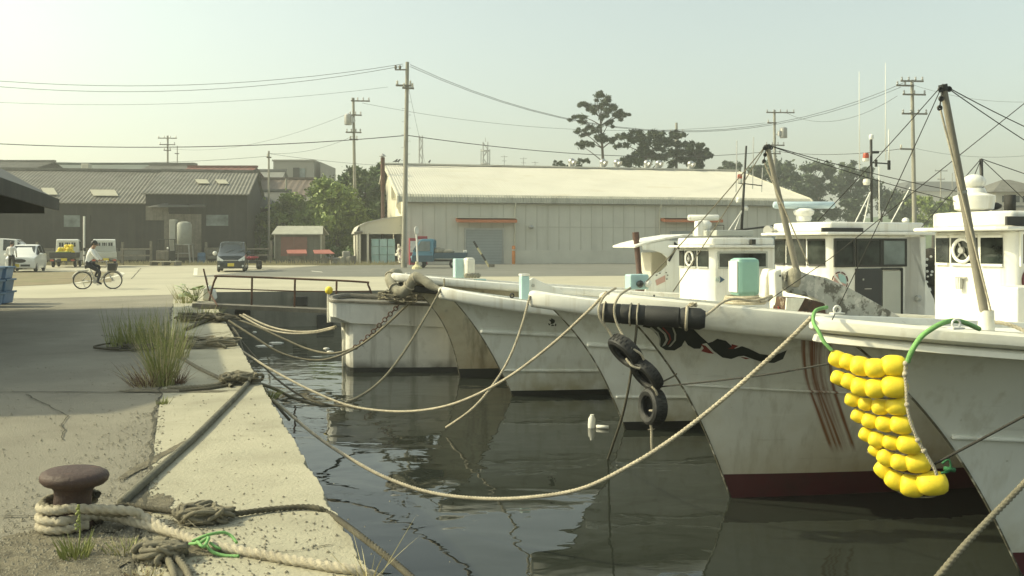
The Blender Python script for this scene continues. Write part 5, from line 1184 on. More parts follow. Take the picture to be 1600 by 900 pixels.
# ================================================================== BOATS
BR = math.atan2(.34, .94)
EYE = V(0, 0, EH)
def bmat(t): return Matrix.Translation(t.location) @ Matrix.Rotation(t.rotation_euler[2], 4, 'Z')
def BP(t, px, py, yl=None, xl=None):
    """point of a boat's own space seen at a photo position, on the plane y = yl or x = xl of the boat"""
    inv = bmat(t).inverted(); e = inv @ EYE; d = (inv.to_3x3() @ V((px - CX) / F, 1, -(py - HY) / F))
    k = (yl - e.y) / d.y if yl is not None else (xl - e.x) / d.x
    return e + d * k
stem_m = M('worn_stem_edge', (.11, .10, .065), .8, var=.5, vscale=9, stain=[((.5, .48, .4), 7, .52, .6, .8)])
class Hull:
    sh = 1.8
    def __init__(s, t, ov, zt, L, lines, k=1.55, nose=.75):
        s.t, s.ov, s.zt, s.L, s.k, s.lines, s.nose = t, ov, zt, L, k, lines, nose
    def stem(s, z):
        a = s.k; u = z / s.zt
        return -s.ov * (a * u + (1 - a) * max(u, 0) ** 3)
    def pt(s, i, v, side):
        z0, z1, B, p, Lf = s.lines[i]; x0 = s.stem(z0); x = x0 + (s.L - x0) * v
        u = min(1, (x - x0) / Lf); e = s.nose if i == 0 else (s.nose + .1 if i == 1 else 1.0)
        return V(x, side * B * max(0, (1 - (1 - u) ** p)) ** e, z0 + (z1 - z0) * (1 - (1 - v) ** (s.sh if i <= 1 else 1.8)))
    def surf(s, i, w, v, side):
        a, b = s.pt(i, v, side), s.pt(i + 1, v, side); c = a.lerp(b, w)
        if i <= 1: c.y = b.y + (a.y - b.y) * (1 - w) ** 1.35
        z = c.z
        if v < .25: c.x += (s.stem(z) - (a.x + (b.x - a.x) * w)) * (1 - v / .25) if v == 0 else (s.stem(z) - (s.stem(s.lines[i][0]) + (s.stem(s.lines[i + 1][0]) - s.stem(s.lines[i][0])) * w)) * (1 - v / .25)
        return c
    def build(s, parent, hull_mat, anti_mat, boot, sub=4, nv=44, rails=(), rail_mat=None):
        m = MB(); vv = [(j / nv) ** 1.7 for j in range(nv + 1)]
        for side in (-1, 1):
            rows = []
            for i in range(len(s.lines) - 1):
                for w in range(sub + (1 if i == len(s.lines) - 2 else 0)): rows.append((i, w / sub))
            o = len(m.v)
            for (i, w) in rows:
                for v in vv: m.v.append(tuple(s.surf(i, w, v, side)))
            n = nv + 1
            for r in range(len(rows) - 1):
                for j in range(nv): m.f.append((o + r * n + j, o + r * n + j + 1, o + (r + 1) * n + j + 1, o + (r + 1) * n + j)); m.m.append(1 if rows[r][0] >= boot else 0)
        # transom
        o = len(m.v); col = [s.surf(i, 0, 1, -1) for i in range(len(s.lines) - 1)] + [s.pt(len(s.lines) - 1, 1, -1)]
        m.v += [tuple(p) for p in col] + [(p.x, -p.y, p.z) for p in col]; n = len(col)
        for i in range(n - 1): m.f.append((o + i, o + i + 1, o + n + i + 1, o + n + i)); m.m.append(0)
        h = m.build('hull', [hull_mat, anti_mat], parent, smooth=True, auto=9)
        mm = MB(); zs = [s.lines[1][0] * (1 - j / 24) for j in range(25)]; mm.tube([(s.stem(z) - .004, 0, z) for z in zs], .011, 6); mm.build('stem_band', stem_m, parent, smooth=True)
        for i, r0 in rails:
            for side in (-1, 1):
                mm = MB(); pts = [s.pt(i, (j / 30) ** 1.5 * .75 + .004, side) + V(0, side * .012, 0) for j in range(31)]
                mm.tube(pts, r0, 8); mm.build('spray_rail', rail_mat or hull_mat, parent, smooth=True)
        return h
    def gunwale(s, parent, mat, h=.26, out=.05, inn=.11, name='gunwale', dz=0.0, vmax=.8):
        path = [s.pt(0, (j / 40) ** 1.8 * vmax, -1) for j in range(40, 0, -1)] + [s.pt(0, 0, 1)] + [s.pt(0, (j / 40) ** 1.8 * vmax, 1) for j in range(1, 41)]
        prof = [(-inn, -h), (-inn, -.05), (-inn + .04, 0), (out - .05, 0), (out - .012, -.02), (out, -.06), (out, -h * .75), (out - .02, -h * .92), (out - .05, -h)]
        n = len(prof); k = len(path); vs = []
        for i, p in enumerate(path):
            t_ = path[min(i + 1, k - 1)] - path[max(i - 1, 0)]; nn = V(t_.y, -t_.x, 0) * 1.0
            nn = V(-t_.y, t_.x, 0); nn.normalize()
            if nn.x > 0 and abs(p.y) < .3: nn = -nn
            if p.y < -.05 and nn.y > 0: nn = -nn
            if p.y > .05 and nn.y < 0: nn = -nn
            for (o_, z) in prof: vs.append(p + nn * o_ + V(0, 0, z + dz))
        fs = [(i * n + j, i * n + (j + 1) % n, (i + 1) * n + (j + 1) % n, (i + 1) * n + j) for i in range(k - 1) for j in range(n)]
        m = MB(); m.add(vs, fs); return m.build(name, mat, parent, smooth=True, auto=40)
    def deck(s, parent, mat, drop=.1):
        m = MB(); n = 26; vs = []
        for j in range(n + 1):
            v = (j / n) ** 1.6 * .98 + .002; p = s.pt(0, v, -1); vs += [V(p.x, p.y * .96, p.z - drop), V(p.x, 0, p.z - drop + .03), V(p.x, -p.y * .96, p.z - drop)]
        m.add(vs, [(j * 3 + i, j * 3 + i + 1, j * 3 + i + 4, j * 3 + i + 3) for j in range(n) for i in range(2)]); return m.build('deck', mat, parent, smooth=True)
def boat(name, label, x, y, rz=BR): return thing(name, label, 'boat', (x, y, WZ), rz, 'fishing boats moored bow-on to the quay')
def std_lines(zt, B, zaft, band=.3, boot=.28, kn=.58):
    return [(zt, zaft, B, 2.8, 5.0), (zt - band, zaft - band, B * .97, 2.7, 5.0), (zt * kn, zaft * .62, B * .88, 2.2, 5.5), (zt * .24, zaft * .27, B * .76, 2.0, 6), (boot, boot, B * .70, 1.9, 6.2), (0, 0, B * .64, 1.8, 6.5), (-.55, -.55, B * .3, 1.6, 7)]

# ---- D: big rust-stained boat in the middle of the picture
D = boat('fishing_boat', 'large rust-streaked white fishing boat with black wave painted on its bow', 2.42, 9.9)
HD = Hull(D, 1.55, 2.30, 9.5, std_lines(2.30, 1.42, 1.62, .30, .27, .56), .6)
hullD = HD.build(D, rusty_hull(), maroon, 4, rails=((2, .014),)); HD.gunwale(D, white_old, .28); HD.deck(D, white_old)
# ---- E: nearest boat at right edge
E = boat('fishing_boat', 'nearest fishing boat at right edge with rounded double gunwale and yellow floats', 4.32, 7.6)
HE = Hull(E, 2.08, 2.24, 9.5, std_lines(2.24, 1.40, 1.72, .20, .20, .55), .62)
HE.build(E, frp_b, maroon, 4, rails=((2, .02),)); HE.gunwale(E, white_old, .115, .055, .10); HE.gunwale(E, white_old, .075, .03, .1, 'rubbing_strake', -.125); HE.deck(E, white, .06)
# ---- C
Cb = boat('fishing_boat', 'white fishing boat with wide dark cabin windows, charcoal door and round dashed emblem', 1.72, 13.55)
HC = Hull(Cb, 1.52, 2.13, 9.5, std_lines(2.13, 1.32, 1.6, .24, .12, .62), .58); HC.sh = 3.2
HC.build(Cb, frp_b, black_anti, 4, rails=((2, .036), (3, .026))); HC.gunwale(Cb, white, .24); HC.deck(Cb, white)
# ---- B
Bb = boat('fishing_boat', 'white fishing boat with small black hull mark and blue arrow emblem on its cabin', 0.02, 16.55)
HB = Hull(Bb, 1.38, 2.04, 9.5, std_lines(2.04, 1.30, 1.5, .22, .1, .60), .72); HB.sh = 4.2
HB.build(Bb, frp_b, black_anti, 4, rails=((2, .042), (3, .03))); HB.gunwale(Bb, white, .22); HB.deck(Bb, white)
# ---- A
Ab = boat('fishing_boat', 'older stained fishing boat with sacking wrapped round its high bow', -1.08, 18.75)
HA = Hull(Ab, 1.42, 2.22, 10, std_lines(2.22, 1.22, 1.6, .18, .20, .62), .32)
HA.build(Ab, frp_stain, black_anti, 4, rails=((1, .02),)); HA.gunwale(Ab, white, .17); HA.deck(Ab, white_old)
# ---- F: old plumb-bowed work boat behind the gangway
Fb = boat('work_boat', 'old weathered flat-sided work boat lying behind the gangway', -3.80, 20.7, R(3))
fl = [(1.62, 1.36, 1.2, 3, .34), (1.10, .86, 1.2, 3, .34), (1.08, .84, 1.12, 3, .34), (.5, .5, 1.12, 3, .34), (.10, .10, 1.10, 3, .4), (0, 0, 1.1, 3, .4), (-.4, -.4, .8, 3, 1.4)]
HF = Hull(Fb, .40, 1.62, 9.0, fl, 5, .9); HF.stem = lambda z: (-.40 if z > 1.09 else -.04) if z >= 0 else -.35 * z
HF.build(Fb, frp_old, black_anti, 4); HF.gunwale(Fb, wood_grey, .07, .03, .12); HF.deck(Fb, wood_grey, .12)
m = MB(); m.tube([(-.05, -.02, -.2), (-.05, -.02, .55), (-.08, -.02, 1.05)], .075, 8); m.build('stem_post', white_old, Fb, smooth=True)
m = MB(); m.tube([(-.44, 0, 1.0), (-.44, 0, 1.68)], .03, 8); m.build('bow_post', white_old, Fb, smooth=True, auto=40)

# ---------------- painted marks that lie on the hulls
def bvh_of(o, mw): 
    me = o.data; return BVHTree.FromPolygons([mw @ v.co for v in me.vertices], [tuple(p.vertices) for p in me.polygons])
def decal(name, parent, hull_o, outline, mat, lift=.004, n=4):
    """flat paint on a hull: an outline laid on the real hull surface"""
    mw = bmat(parent); tree_ = bvh_of(hull_o, mw); bm = bmesh.new()
    vs = [bm.verts.new((x, -y, 0)) for x, y in outline]; bm.faces.new(vs); bmesh.ops.triangulate(bm, faces=bm.faces)
    for _ in range(n):
        es = [e for e in bm.edges if e.calc_length() > 7]
        if es: bmesh.ops.subdivide_edges(bm, edges=es, cuts=1); bmesh.ops.triangulate(bm, faces=[f for f in bm.faces if len(f.verts) > 3])
    inv = mw.inverted()
    for v in bm.verts:
        d = V((v.co.x - CX) / F, 1, -(-v.co.y - HY) / F).normalized(); hit = tree_.ray_cast(EYE, d)
        if hit[0] is None: hit = tree_.find_nearest(EYE + d * 9)
        nn = hit[1] if hit[1].dot(d) < 0 else -hit[1]
        v.co = inv @ (hit[0] + nn * lift)
    me = bpy.data.meshes.new(name); bm.to_mesh(me); bm.free(); me.materials.append(mat)
    o = bpy.data.objects.new(name, me); COL.objects.link(o); o.parent = parent; return o
def z6(l): return [(840 + x / 3.6, 430 + y / 3.6) for x, y in l]
wave = z6([(590, 288), (640, 300), (668, 330), (690, 362), (690, 400), (720, 420), (770, 422), (810, 398), (828, 365), (845, 392), (880, 412), (915, 412), (928, 385), (915, 370), (950, 380), (990, 425), (1040, 462), (1090, 470), (1130, 455), (1160, 452), (1210, 470), (1270, 490), (1330, 492), (1380, 470), (1402, 420), (1360, 438), (1300, 448), (1250, 442), (1190, 412), (1150, 398), (1110, 412), (1075, 412), (1085, 392), (1060, 368), (1010, 356), (985, 372), (998, 388), (960, 380), (915, 340), (880, 305), (850, 285), (700, 275), (600, 275)])
decal('bow_wave_mark', D, hullD, wave, decal_black)
decal('bow_wave_red', D, hullD, z6([(918, 385), (945, 395), (975, 425), (992, 440), (960, 436), (920, 425), (935, 408)]), decal_red, .007)
decal('bow_wave_red', D, hullD, z6([(1092, 385), (1130, 395), (1100, 412), (1070, 412), (1090, 402)]), decal_red, .007)
decal('bow_wave_red', D, hullD, z6([(1140, 458), (1170, 460), (1195, 468), (1170, 470)]), decal_red, .007)
for pts in ([(640, 288), (680, 320), (692, 355), (690, 395), (683, 392), (684, 358), (672, 326), (630, 296)], [(680, 288), (722, 325), (735, 360), (718, 392), (700, 400), (722, 362), (712, 330), (670, 292)], [(765, 290), (780, 330), (778, 365), (750, 398), (735, 402), (768, 362), (770, 330), (756, 292)]):
    decal('bow_wave_line', D, hullD, z6(pts), decal_grey, .007)
decal('bow_wave_red', D, hullD, z6([(708, 290), (745, 330), (752, 360), (738, 385), (728, 390), (744, 358), (736, 332), (700, 294)]), decal_red, .0075)
hullC = [c for c in Bb.children if c.name.startswith('hull')][0]
def z9(l): return [(840 + x / 22.5, 480 + y / 22.5) for x, y in l]
for pts in ([(480, 380), (600, 440), (610, 520), (540, 580), (450, 590), (470, 520), (390, 430), (470, 430)], [(370, 550), (450, 590), (420, 640), (390, 620)], [(500, 600), (560, 610), (590, 655), (470, 655)], [(620, 570), (660, 580), (650, 660), (600, 650)]):
    decal('bow_mark', Bb, hullC, z9(pts), decal_black)

# ---------------- wheelhouses
def face_box(m, a, b, z0, z1, th, inset=0.0):
    a, b = V(*a), V(*b); d = (b - a); l = d.length; d.normalize(); n = V(d.y, -d.x, 0); c = (a + b) / 2
    m.box((c.x + n.x * th / 2 * 0, c.y + n.y * 0, (z0 + z1) / 2), (l - 2 * inset, th, z1 - z0), mat=Matrix((d, -n, V(0, 0, 1))).transposed())
def wheelhouse(t, x0, l, hw, zb, zw0, zw1, zr, zt, frontw, sidew, frame_mat, clear_view=None, vis=.26, slot=None, name='wheelhouse', brow=.16):
    """x0 front, hw half width, zb foot, zw0..zw1 glazing, zr visor height, zt top of the roof coaming"""
    plan = [(x0 + .10, -hw), (x0 + l, -hw), (x0 + l, hw), (x0 + .10, hw), (x0 + .02, hw - .10), (x0 - .05, hw * .35), (x0 - .05, -hw * .35), (x0 + .02, -hw + .10)]
    m = MB(); m.prism([(x, y, zb) for x, y in plan], (0, 0, zr - zb)); c = m.build(name, white, t, smooth=True, auto=30, bevel=.03)
    def grow(g, gf): return [(x - gf if x < x0 + .2 else x + g, y + (g if y > 0 else -g)) for x, y in plan]
    m = MB(); m.prism([(x, y, zr) for x, y in grow(.10, vis)], (0, 0, .045)); m.build('visor', white, c, bevel=.015)
    m = MB(); m.prism([(x, y, zr + .046) for x, y in grow(-.02, .05)], (0, 0, zt - zr - .05)); rf_ = m.build('roof', white, c, smooth=True, auto=30, bevel=.03)
    if slot: 
        m = MB(); m.box(((slot[0] + slot[1]) / 2, -hw - .0, (slot[2] + slot[3]) / 2), (slot[1] - slot[0], .03, slot[3] - slot[2])); m.build('slot_panel', stripe_dark, c)
    # front glazing on the three front facets, given as fractions along the front from port to starboard
    fp = [(x0 + .02, -hw + .10), (x0 - .05, -hw * .35), (x0 - .05, hw * .35), (x0 + .02, hw - .10)]
    for k in range(3):
        if k not in frontw: continue
        a, b = V(*fp[k], 0), V(*fp[k + 1], 0); d = (b - a).normalized(); n = V(-d.y, d.x, 0); n = n if n.x < 0 else -n
        ins = .025; aa, bb = a + d * ins + n * .004, b - d * ins + n * .004
        m = MB(); face_box(m, aa, bb, zw0, zw1, .03); g = m.build('front_window', glass, c)
        m = MB(); face_box(m, aa + n * .012, bb + n * .012, zw1, zw1 + .03, .03); face_box(m, aa + n * .012, bb + n * .012, zw0 - .03, zw0, .03); m.build('window_frame', frame_mat, c)
        if clear_view == k:
            cc = (aa + bb) / 2 + n * .035; cc.z = (zw0 + zw1) / 2; r_ = min((bb - aa).length * .5, (zw1 - zw0) * .48)
            m = MB(); m.torus(cc, r_ * .93, .022, n, 28, 8); m.build('clear_view_ring', white, c, smooth=True)
            m = MB(); m.lathe([(.045, 0), (.04, .03)], cc, n, 12); 
            for a_ in (-.7, .7, 2.6): m.tube([cc, cc + (d * math.sin(a_) - V(0, 0, math.cos(a_))) * r_ * .9], .01, 5)
            m.build('clear_view_motor', steel, c)
    for (xa, xb, za, zb_, mat_) in sidew:
        m = MB(); m.box(((xa + xb) / 2, -hw - .002, (za + zb_) / 2), (xb - xa, .03, zb_ - za)); g = m.build('side_window', mat_, c)
        m = MB()
        for xx in (xa, xb): m.box((xx, -hw - .012, (za + zb_) / 2), (.035, .03, zb_ - za + .07))
        for zz in (za - .018, zb_ + .018): m.box(((xa + xb) / 2, -hw - .010, zz), (xb - xa - .03, .03, .035))
        m.build('window_frame', frame_mat, c)
        m = MB(); m.box(((xa + xb) / 2, hw + .002, (za + zb_) / 2), (xb - xa, .03, zb_ - za)); m.build('side_window', mat_, c)
    return c
def bar_radar(t, base, length, ang, mat, h=.26, tilt=0):
    """open-array radar: pedestal, drum and turning bar"""
    m = MB(); m.lathe([(.11, 0), (.13, .05), (.12, h * .4), (.16, h * .55), (.17, h * .8), (.11, h)], base, (0, 0, 1), 20); r_ = m.build('radar', white, t, smooth=True, auto=50)
    m = MB(); d = V(math.cos(ang), math.sin(ang), tilt); b = V(*base) + V(0, 0, h + .055); m.tube([b - d * length / 2, b - d * (length / 2 - .02), b + d * (length / 2 - .02), b + d * length / 2], [.045, .06, .06, .045], 12); m.build('radar_bar', mat, r_, smooth=True, auto=50)
zw = lambda y_px, d: (EH - (y_px - HY) / F * d) - WZ            # height above water of a photo row at depth d
# C: wheelhouse Y
hw = .75; pf = BP(Cb, 1300, 415, -hw); pa = BP(Cb, 1440, 415, -hw); x0 = pf.x - .04
tz = lambda py: BP(Cb, 1310, py, -hw).z
z0_, z1_ = tz(413), tz(376)
def bx(t, px, yl, py=400): return BP(t, px, py, yl).x
sw = [(bx(Cb, 1304, -hw), bx(Cb, 1333, -hw), tz(414), tz(376), glass), (bx(Cb, 1338, -hw), bx(Cb, 1375, -hw), tz(414), tz(376), glass), (bx(Cb, 1378, -hw), bx(Cb, 1414, -hw), tz(414), tz(376), glass_pale)]
cC = wheelhouse(Cb, x0, pa.x - x0 + .1, hw, 1.2, z0_, z1_, tz(367), tz(346), (0, 1, 2), sw, stripe_dark, None, .22, slot=(bx(Cb, 1284, -hw), bx(Cb, 1348, -hw), tz(366.5) + .03, tz(356)))
m = MB()
dx0, dx1 = bx(Cb, 1336, -hw), bx(Cb, 1376, -hw)
m.box(((dx0 + dx1) / 2, -hw - .012, (tz(420) + 1.25) / 2), (dx1 - dx0, .04, tz(420) - 1.25)); dd = m.build('cabin_door', M('door_charcoal', (.035, .037, .038), .5), Cb)
m = MB(); m.box((dx0 + .12, -hw - .04, tz(437)), (.02, .03, .03)); m.box((dx0 + .22, -hw - .035, tz(452)), (.13, .02, .012)); m.build('door_fitting', rim_m, dd)
dx2 = bx(Cb, 1407, -hw); m = MB(); m.box(((dx1 + dx2) / 2, -hw - .010, (tz(424) + 1.25) / 2), (dx2 - dx1 - .04, .035, tz(424) - 1.25)); m.build('door_panel', car_grey, Cb)
m = MB(); m.box((dx2, -hw - .018, (tz(420) + 1.25) / 2), (.03, .05, tz(420) - 1.25)); m.box(((dx1 + dx2) / 2, -hw - .018, tz(421)), (dx2 - dx1, .05, .03)); m.build('door_frame', stripe_dark, Cb)
# swept side wing aft of the door
wg = [BP(Cb, *p, -hw) for p in ((1414, 362), (1438, 366), (1440, 410), (1447, 440), (1460, 468), (1466, 505), (1412, 505))]
m = MB(); m.prism(wg, (0, .05, 0)); m.build('side_wing', white, Cb, bevel=.01)
m = MB(); p = BP(Cb, 1433, 466, -hw - .02); m.lathe([(.05, 0), (.05, .05), (.02, .07)], p, (0, -1, 0), 12); m.build('deck_light', steel, Cb)
# round emblem on the cabin side: ring of dashes and two-colour disc
em = BP(Cb, 1312, 440, -hw - .006); re_ = .15
m = MB(); m.lathe([(re_ * .82, 0), (re_ * .82, .006)], em, (0, -1, 0), 28); m.build('emblem_disc', logo_pink, Cb)
m = MB(); m.prism([em + V(re_ * .8 * math.cos(a), -.008, re_ * .8 * math.sin(a)) for a in [R(x) for x in range(-20, 111, 10)]] + [em + V(0, -.008, 0)], (0, -.003, 0)); m.build('emblem_sector', logo_aqua, Cb)
m = MB()
for a in range(0, 360, 45):
    pts = [R(a + b) for b in (0, 12, 24, 34)]; m.prism([em + V(re_ * 1.05 * math.cos(x), -.004, re_ * 1.05 * math.sin(x)) for x in pts] + [em + V(re_ * .93 * math.cos(x), -.004, re_ * .93 * math.sin(x)) for x in pts[::-1]], (0, -.006, 0))
m.build('emblem_ring', maroon, Cb)
m = MB(); m.beam(em + V(-.12, -.013, .11), em + V(.03, -.013, -.05), .03, .006, V(0, 1, 0)); m.build('emblem_stripe', white, Cb)
bar_radar(Cb, BP(Cb, 1256, 346, .35), 1.02, BR * -1 - .12 + .1, M('pale_blue_radome', (.50, .62, .66), .3), .22)
# masts and lights on C
def mast(t, p0, p1, r, mat=steel_dark, name='mast'):
    m = MB(); m.tube([p0, p1], r, 8); return m.build(name, mat, t, smooth=True)
yb_ = .1
def bp(px, py, y=yb_, t=Cb): return BP(t, px, py, y)
mt = mast(Cb, bp(1362, 352), bp(1361, 216), .022)
m = MB(); m.beam(bp(1361, 254), bp(1391, 256), .02, .02); m.beam(bp(1361, 238), bp(1372, 238), .05, .04); m.build('spreader', steel_dark, Cb)
m = MB(); p = bp(1353, 252); m.lathe([(.05, 0), (.055, .02), (.055, .05)], p, (0, 0, 1), 12); bc = m.build('beacon_base', white_old, Cb)
m = MB(); m.lathe([(.05, .05), (.05, .11), (.042, .14)], p, (0, 0, 1), 14); m.build('beacon_lens', lamp_red, bc, smooth=True, auto=40)
m = MB(); m.lathe([(.03, 0), (.04, .02), (.04, .07), (.02, .09)], bp(1361.5, 218), (0, 0, 1), 10); m.build('masthead_lamp', lamp_glass, Cb)
m = MB(); m.lathe([(.05, 0), (.06, .05), (.05, .1)], bp(1354, 289), (0, 0, 1), 12); m.build('deck_lamp', white_old, Cb)
m = MB(); m.box(bp(1369, 255, 0), (.03, .03, .12)); m.build('aerial_mount', steel_dark, Cb); m = MB(); m.box(bp(1389, 258, 0), (.04, .03, .16)); m.build('aerial_mount', steel_dark, Cb)
for (px, py0, py1, r) in ((1384, 250, 98, .009), (1389, 250, 202, .014), (1343, 265, 112, .009), (1374, 346, 260, .012)):
    m = MB(); m.tube([bp(px, py0), bp(px - .5, py1)], [r, r * .5], 6); m.build('whip_aerial', foam_white, Cb, smooth=True)
for (a, b) in (((1360, 300), (1335, 350)), ((1360, 300), (1349, 352)), ((1422, 293), (1390, 352))):
    m = MB(); m.tube([bp(*a), bp(*b)], .011, 6); m.build('mast_brace', foam_white, Cb)
m = MB(); p = bp(1415, 368, -.3); m.tube([p, p + V(0, 0, .22)], .012, 6); m.lathe([(.04, .22), (.06, .24), (.05, .28), (.01, .3)], p, (0, 0, 1), 12); m.build('gps_aerial', white, Cb, smooth=True, auto=40)
m = MB(); p = bp(1206, 370, .6); m.lathe([(.06, 0), (.09, .05), (.09, .12)], p + V(0, 0, .1), (-1, -.3, 0), 14); m.build('searchlight', steel, Cb, smooth=True, auto=40)
# dark nets heaped aft of C's cabin
m = MB(); 
for i in range(9): p = BP(Cb, 1448 + 6 * nrs.rand(), 400 + 10 * i + 5 * nrs.rand(), .1); m.sphere(p, .16 + .05 * nrs.rand(), 10, (1, 1, .9))
o = m.build('net_pile', net_m, smooth=True); o.matrix_world = bmat(Cb); tag(o, 'dark heaped fishing nets with small floats aft of the wide-windowed cabin', 'nets')
m = MB()
for i in range(12): m.sphere(BP(Cb, 1446 + 12 * nrs.rand(), 400 + 62 * nrs.rand(), -.16), .018 + .012 * nrs.rand(), 8)
oo = m.build('net_corks', foam_white, o, smooth=True)
# B: wheelhouse X
hw = .66; pf = BP(Bb, 1113, 410, -hw); pa = BP(Bb, 1212, 410, -hw); x0 = pf.x - .02; tz = lambda py: BP(Bb, 1125, py, -hw).z
sw = [(bx(Bb, 1122, -hw), bx(Bb, 1197, -hw), tz(417), tz(396), glass)]
cB = wheelhouse(Bb, x0, pa.x - x0, hw, 1.1, tz(417), tz(392), tz(387), tz(371), (0, 1, 2), sw, car_grey, 1, .2)
em = BP(Bb, 1121, 436.5, -hw - .006)
m = MB(); m.lathe([(.055, 0), (.055, .004)], em, (0, -1, 0), 24); m.build('emblem_disc', logo_aqua, Bb)
m = MB(); m.torus(em + V(0, -.006, 0), .044, .008, (0, 1, 0), 24, 6); m.torus(em + V(0, -.006, 0), .018, .006, (0, 1, 0), 20, 6); m.build('emblem_ring', foam_white, Bb)
m = MB(); m.prism([em + V(.045, -.004, .06), em + V(.16, -.004, -.008), em + V(.045, -.004, -.07), em + V(.065, -.004, 0)], (0, -.006, 0)); m.build('emblem_arrow', logo_blue, Bb)
bar_radar(Bb, BP(Bb, 1099, 369, .2), .62, BR * -1 - .08, white, .32)
m = MB(); p = BP(Bb, 1092, 369, -.1); m.box(p + V(0, 0, .15), (.14, .14, .3)); m.build('radar_plinth', white, Bb, bevel=.02)
m = MB(); a, b = BP(Bb, 1122, 369, -.5), BP(Bb, 1180, 372, -.5); m.box(((a.x + b.x) / 2, 0, a.z + .06), (b.x - a.x, .9, .12)); m.build('roof_box', car_grey, Bb, bevel=.02)
m = MB(); p = BP(Bb, 1176, 378, -hw - .04); m.box(p, (.09, .08, .1)); m.build('floodlight', stripe_dark, Bb)
y_ = .25; q_ = lambda px, py: BP(Bb, px, py, y_)
m = MB(); m.tube([q_(1158, 370), q_(1166, 228)], [.03, .02], 8); m.build('mast', steel_dark, Bb, smooth=True)
m = MB(); m.beam(q_(1154, 286), q_(1190, 290), .02, .02); m.build('spreader', steel_dark, Bb)
for (px, a, b) in ((1150, 300, 220), (1176, 295, 214), (1190, 300, 262)): m = MB(); m.tube([q_(px, a), q_(px + 1.5, b)], .010, 6); m.build('whip_aerial', steel, Bb)
m = MB(); m.lathe([(.05, 0), (.055, .05), (.05, .09)], q_(1156, 286), (0, 0, 1), 12); bc = m.build('beacon_base', white_old, Bb)
m = MB(); m.lathe([(.048, .09), (.048, .15), (.04, .18)], q_(1156, 286), (0, 0, 1), 12); m.build('beacon_lens', lamp_red, bc)
m = MB(); m.lathe([(.05, 0), (.06, .06), (.03, .1)], q_(1154, 316), (0, 0, 1), 10); m.build('deck_lamp', white_old, Bb); m = MB(); m.lathe([(.05, 0), (.06, .06), (.03, .1)], q_(1165, 329), (0, 0, 1), 10); m.build('deck_lamp', white_old, Bb)
for (a, b) in (((1160, 328), (1133, 368)), ((1160, 328), (1145, 368))): m = MB(); m.tube([q_(*a), q_(*b)], .010, 6); m.build('mast_brace', foam_white, Bb)
m = MB(); m.tube([q_(1120, 364), q_(1215, 352)], .02, 6); m.build('boom', steel_dark, Bb)
m = MB(); a = q_(1120, 366); 
for px in (1117, 1131): m.tube([q_(px, 368), q_(px, 352)], .008, 5)
m.tube([q_(1117, 352), q_(1131, 352)], .008, 5); m.build('roof_rail', steel_dark, Bb)
# D: wheelhouse Z
hw = .62; pf = BP(D, 1585, 420, -hw); x0 = pf.x - .05; tz = lambda py: BP(D, 1575, py, -hw).z
sw = [(bx(D, 1594, -hw), bx(D, 1660, -hw), tz(412), tz(366), glass)]
cD = wheelhouse(D, x0, 2.0, hw, 1.3, tz(413), tz(371), tz(360), tz(328), (0, 1, 2), sw, white, 1, .26, slot=(bx(D, 1572, -hw), bx(D, 1640, -hw), tz(352), tz(338)))
m = MB(); p = BP(D, 1502, 434, xl=x0 - .07); m.box(p, (.06, .14, .02)); m.tube([p + V(-.02, 0, 0), p + V(-.03, 0, -.14)], .035, 8); cg = m.build('bulkhead_lamp', steel, D)
m = MB()
for s in (-.03, 0, .03): m.tube([p + V(-.06, s, 0), p + V(-.06, s, -.13)], .006, 5)
m.build('lamp_cage', white, cg)
p = BP(D, 1522, 332, 0); m = MB(); m.lathe([(.13, 0), (.22, .04), (.24, .20), (.14, .24), (.12, .30)], p, (0, 0, 1), 24); rd = m.build('radar', white, D, smooth=True, auto=45)
m = MB(); m.sphere(p + V(0, 0, .38), .15, 18, (1.0, .8, .62)); m.build('radar_dome', white, rd, smooth=True)
m = MB(); a = BP(D, 1548, 322, .1); m.sphere(a, .1, 10, (1.6, 1, .55)); m.box(BP(D, 1578, 318, .1), (.09, .1, .22)); m.build('roof_cover', wood_black, D, smooth=True)
a, b = BP(D, 1535, 332, .5), BP(D, 1533, 248, .5); mast(D, a, b, .022)
for e in ((1500, 330), (1640, 285), (1620, 330), (1440, 355)): m = MB(); m.tube([b, BP(D, *e, .5)], .006, 5); m.build('stay', steel_dark, D)
# white locker at right of D's cabin front
a = BP(D, 1572, 448, -.9); m = MB(); m.box((a.x + .35, -.85, a.z - .22), (.7, .4, .44)); m.build('deck_locker', white, D, bevel=.02)
em = BP(D, 1612, 438, -hw - .008); m = MB(); m.torus(em, .13, .025, (0, 1, 0), 28, 8); m.build('ring_mark', maroon, D, smooth=True)

# A: canopy with side panel and exhaust
yl = -.62; pp = lambda px, py, y=yl: BP(Ab, px, py, y)
m = MB(); top_ = [pp(992, 384), pp(1006, 379), pp(1040, 371), pp(1072, 366), pp(1110, 365)]
m.prism([p for p in top_] + [p - V(0, 0, .05) for p in top_[::-1]], (0, 1.1, 0)); cp = m.build('canopy_roof', white, Ab, bevel=.02)
m = MB(); m.prism([pp(1004, 383), pp(1040, 376), pp(1110, 376), pp(1110, 470), pp(1008, 470), pp(1010, 434), pp(1034, 424), pp(1044, 414), pp(1044, 404), pp(1036, 396), pp(1022, 391), pp(1006, 390)], (0, .05, 0)); m.build('side_panel', frp_b, Ab)
m = MB(); m.box((pp(1040, 400).x + .45, 0, pp(1040, 430).z), (.06, 1.0, 1.0)); m.box((pp(1026, 400).x + .4, .15, pp(1040, 430).z), (.5, .5, 1.0)); m.build('inner_bulkhead', cream_wall, Ab, bevel=.03)
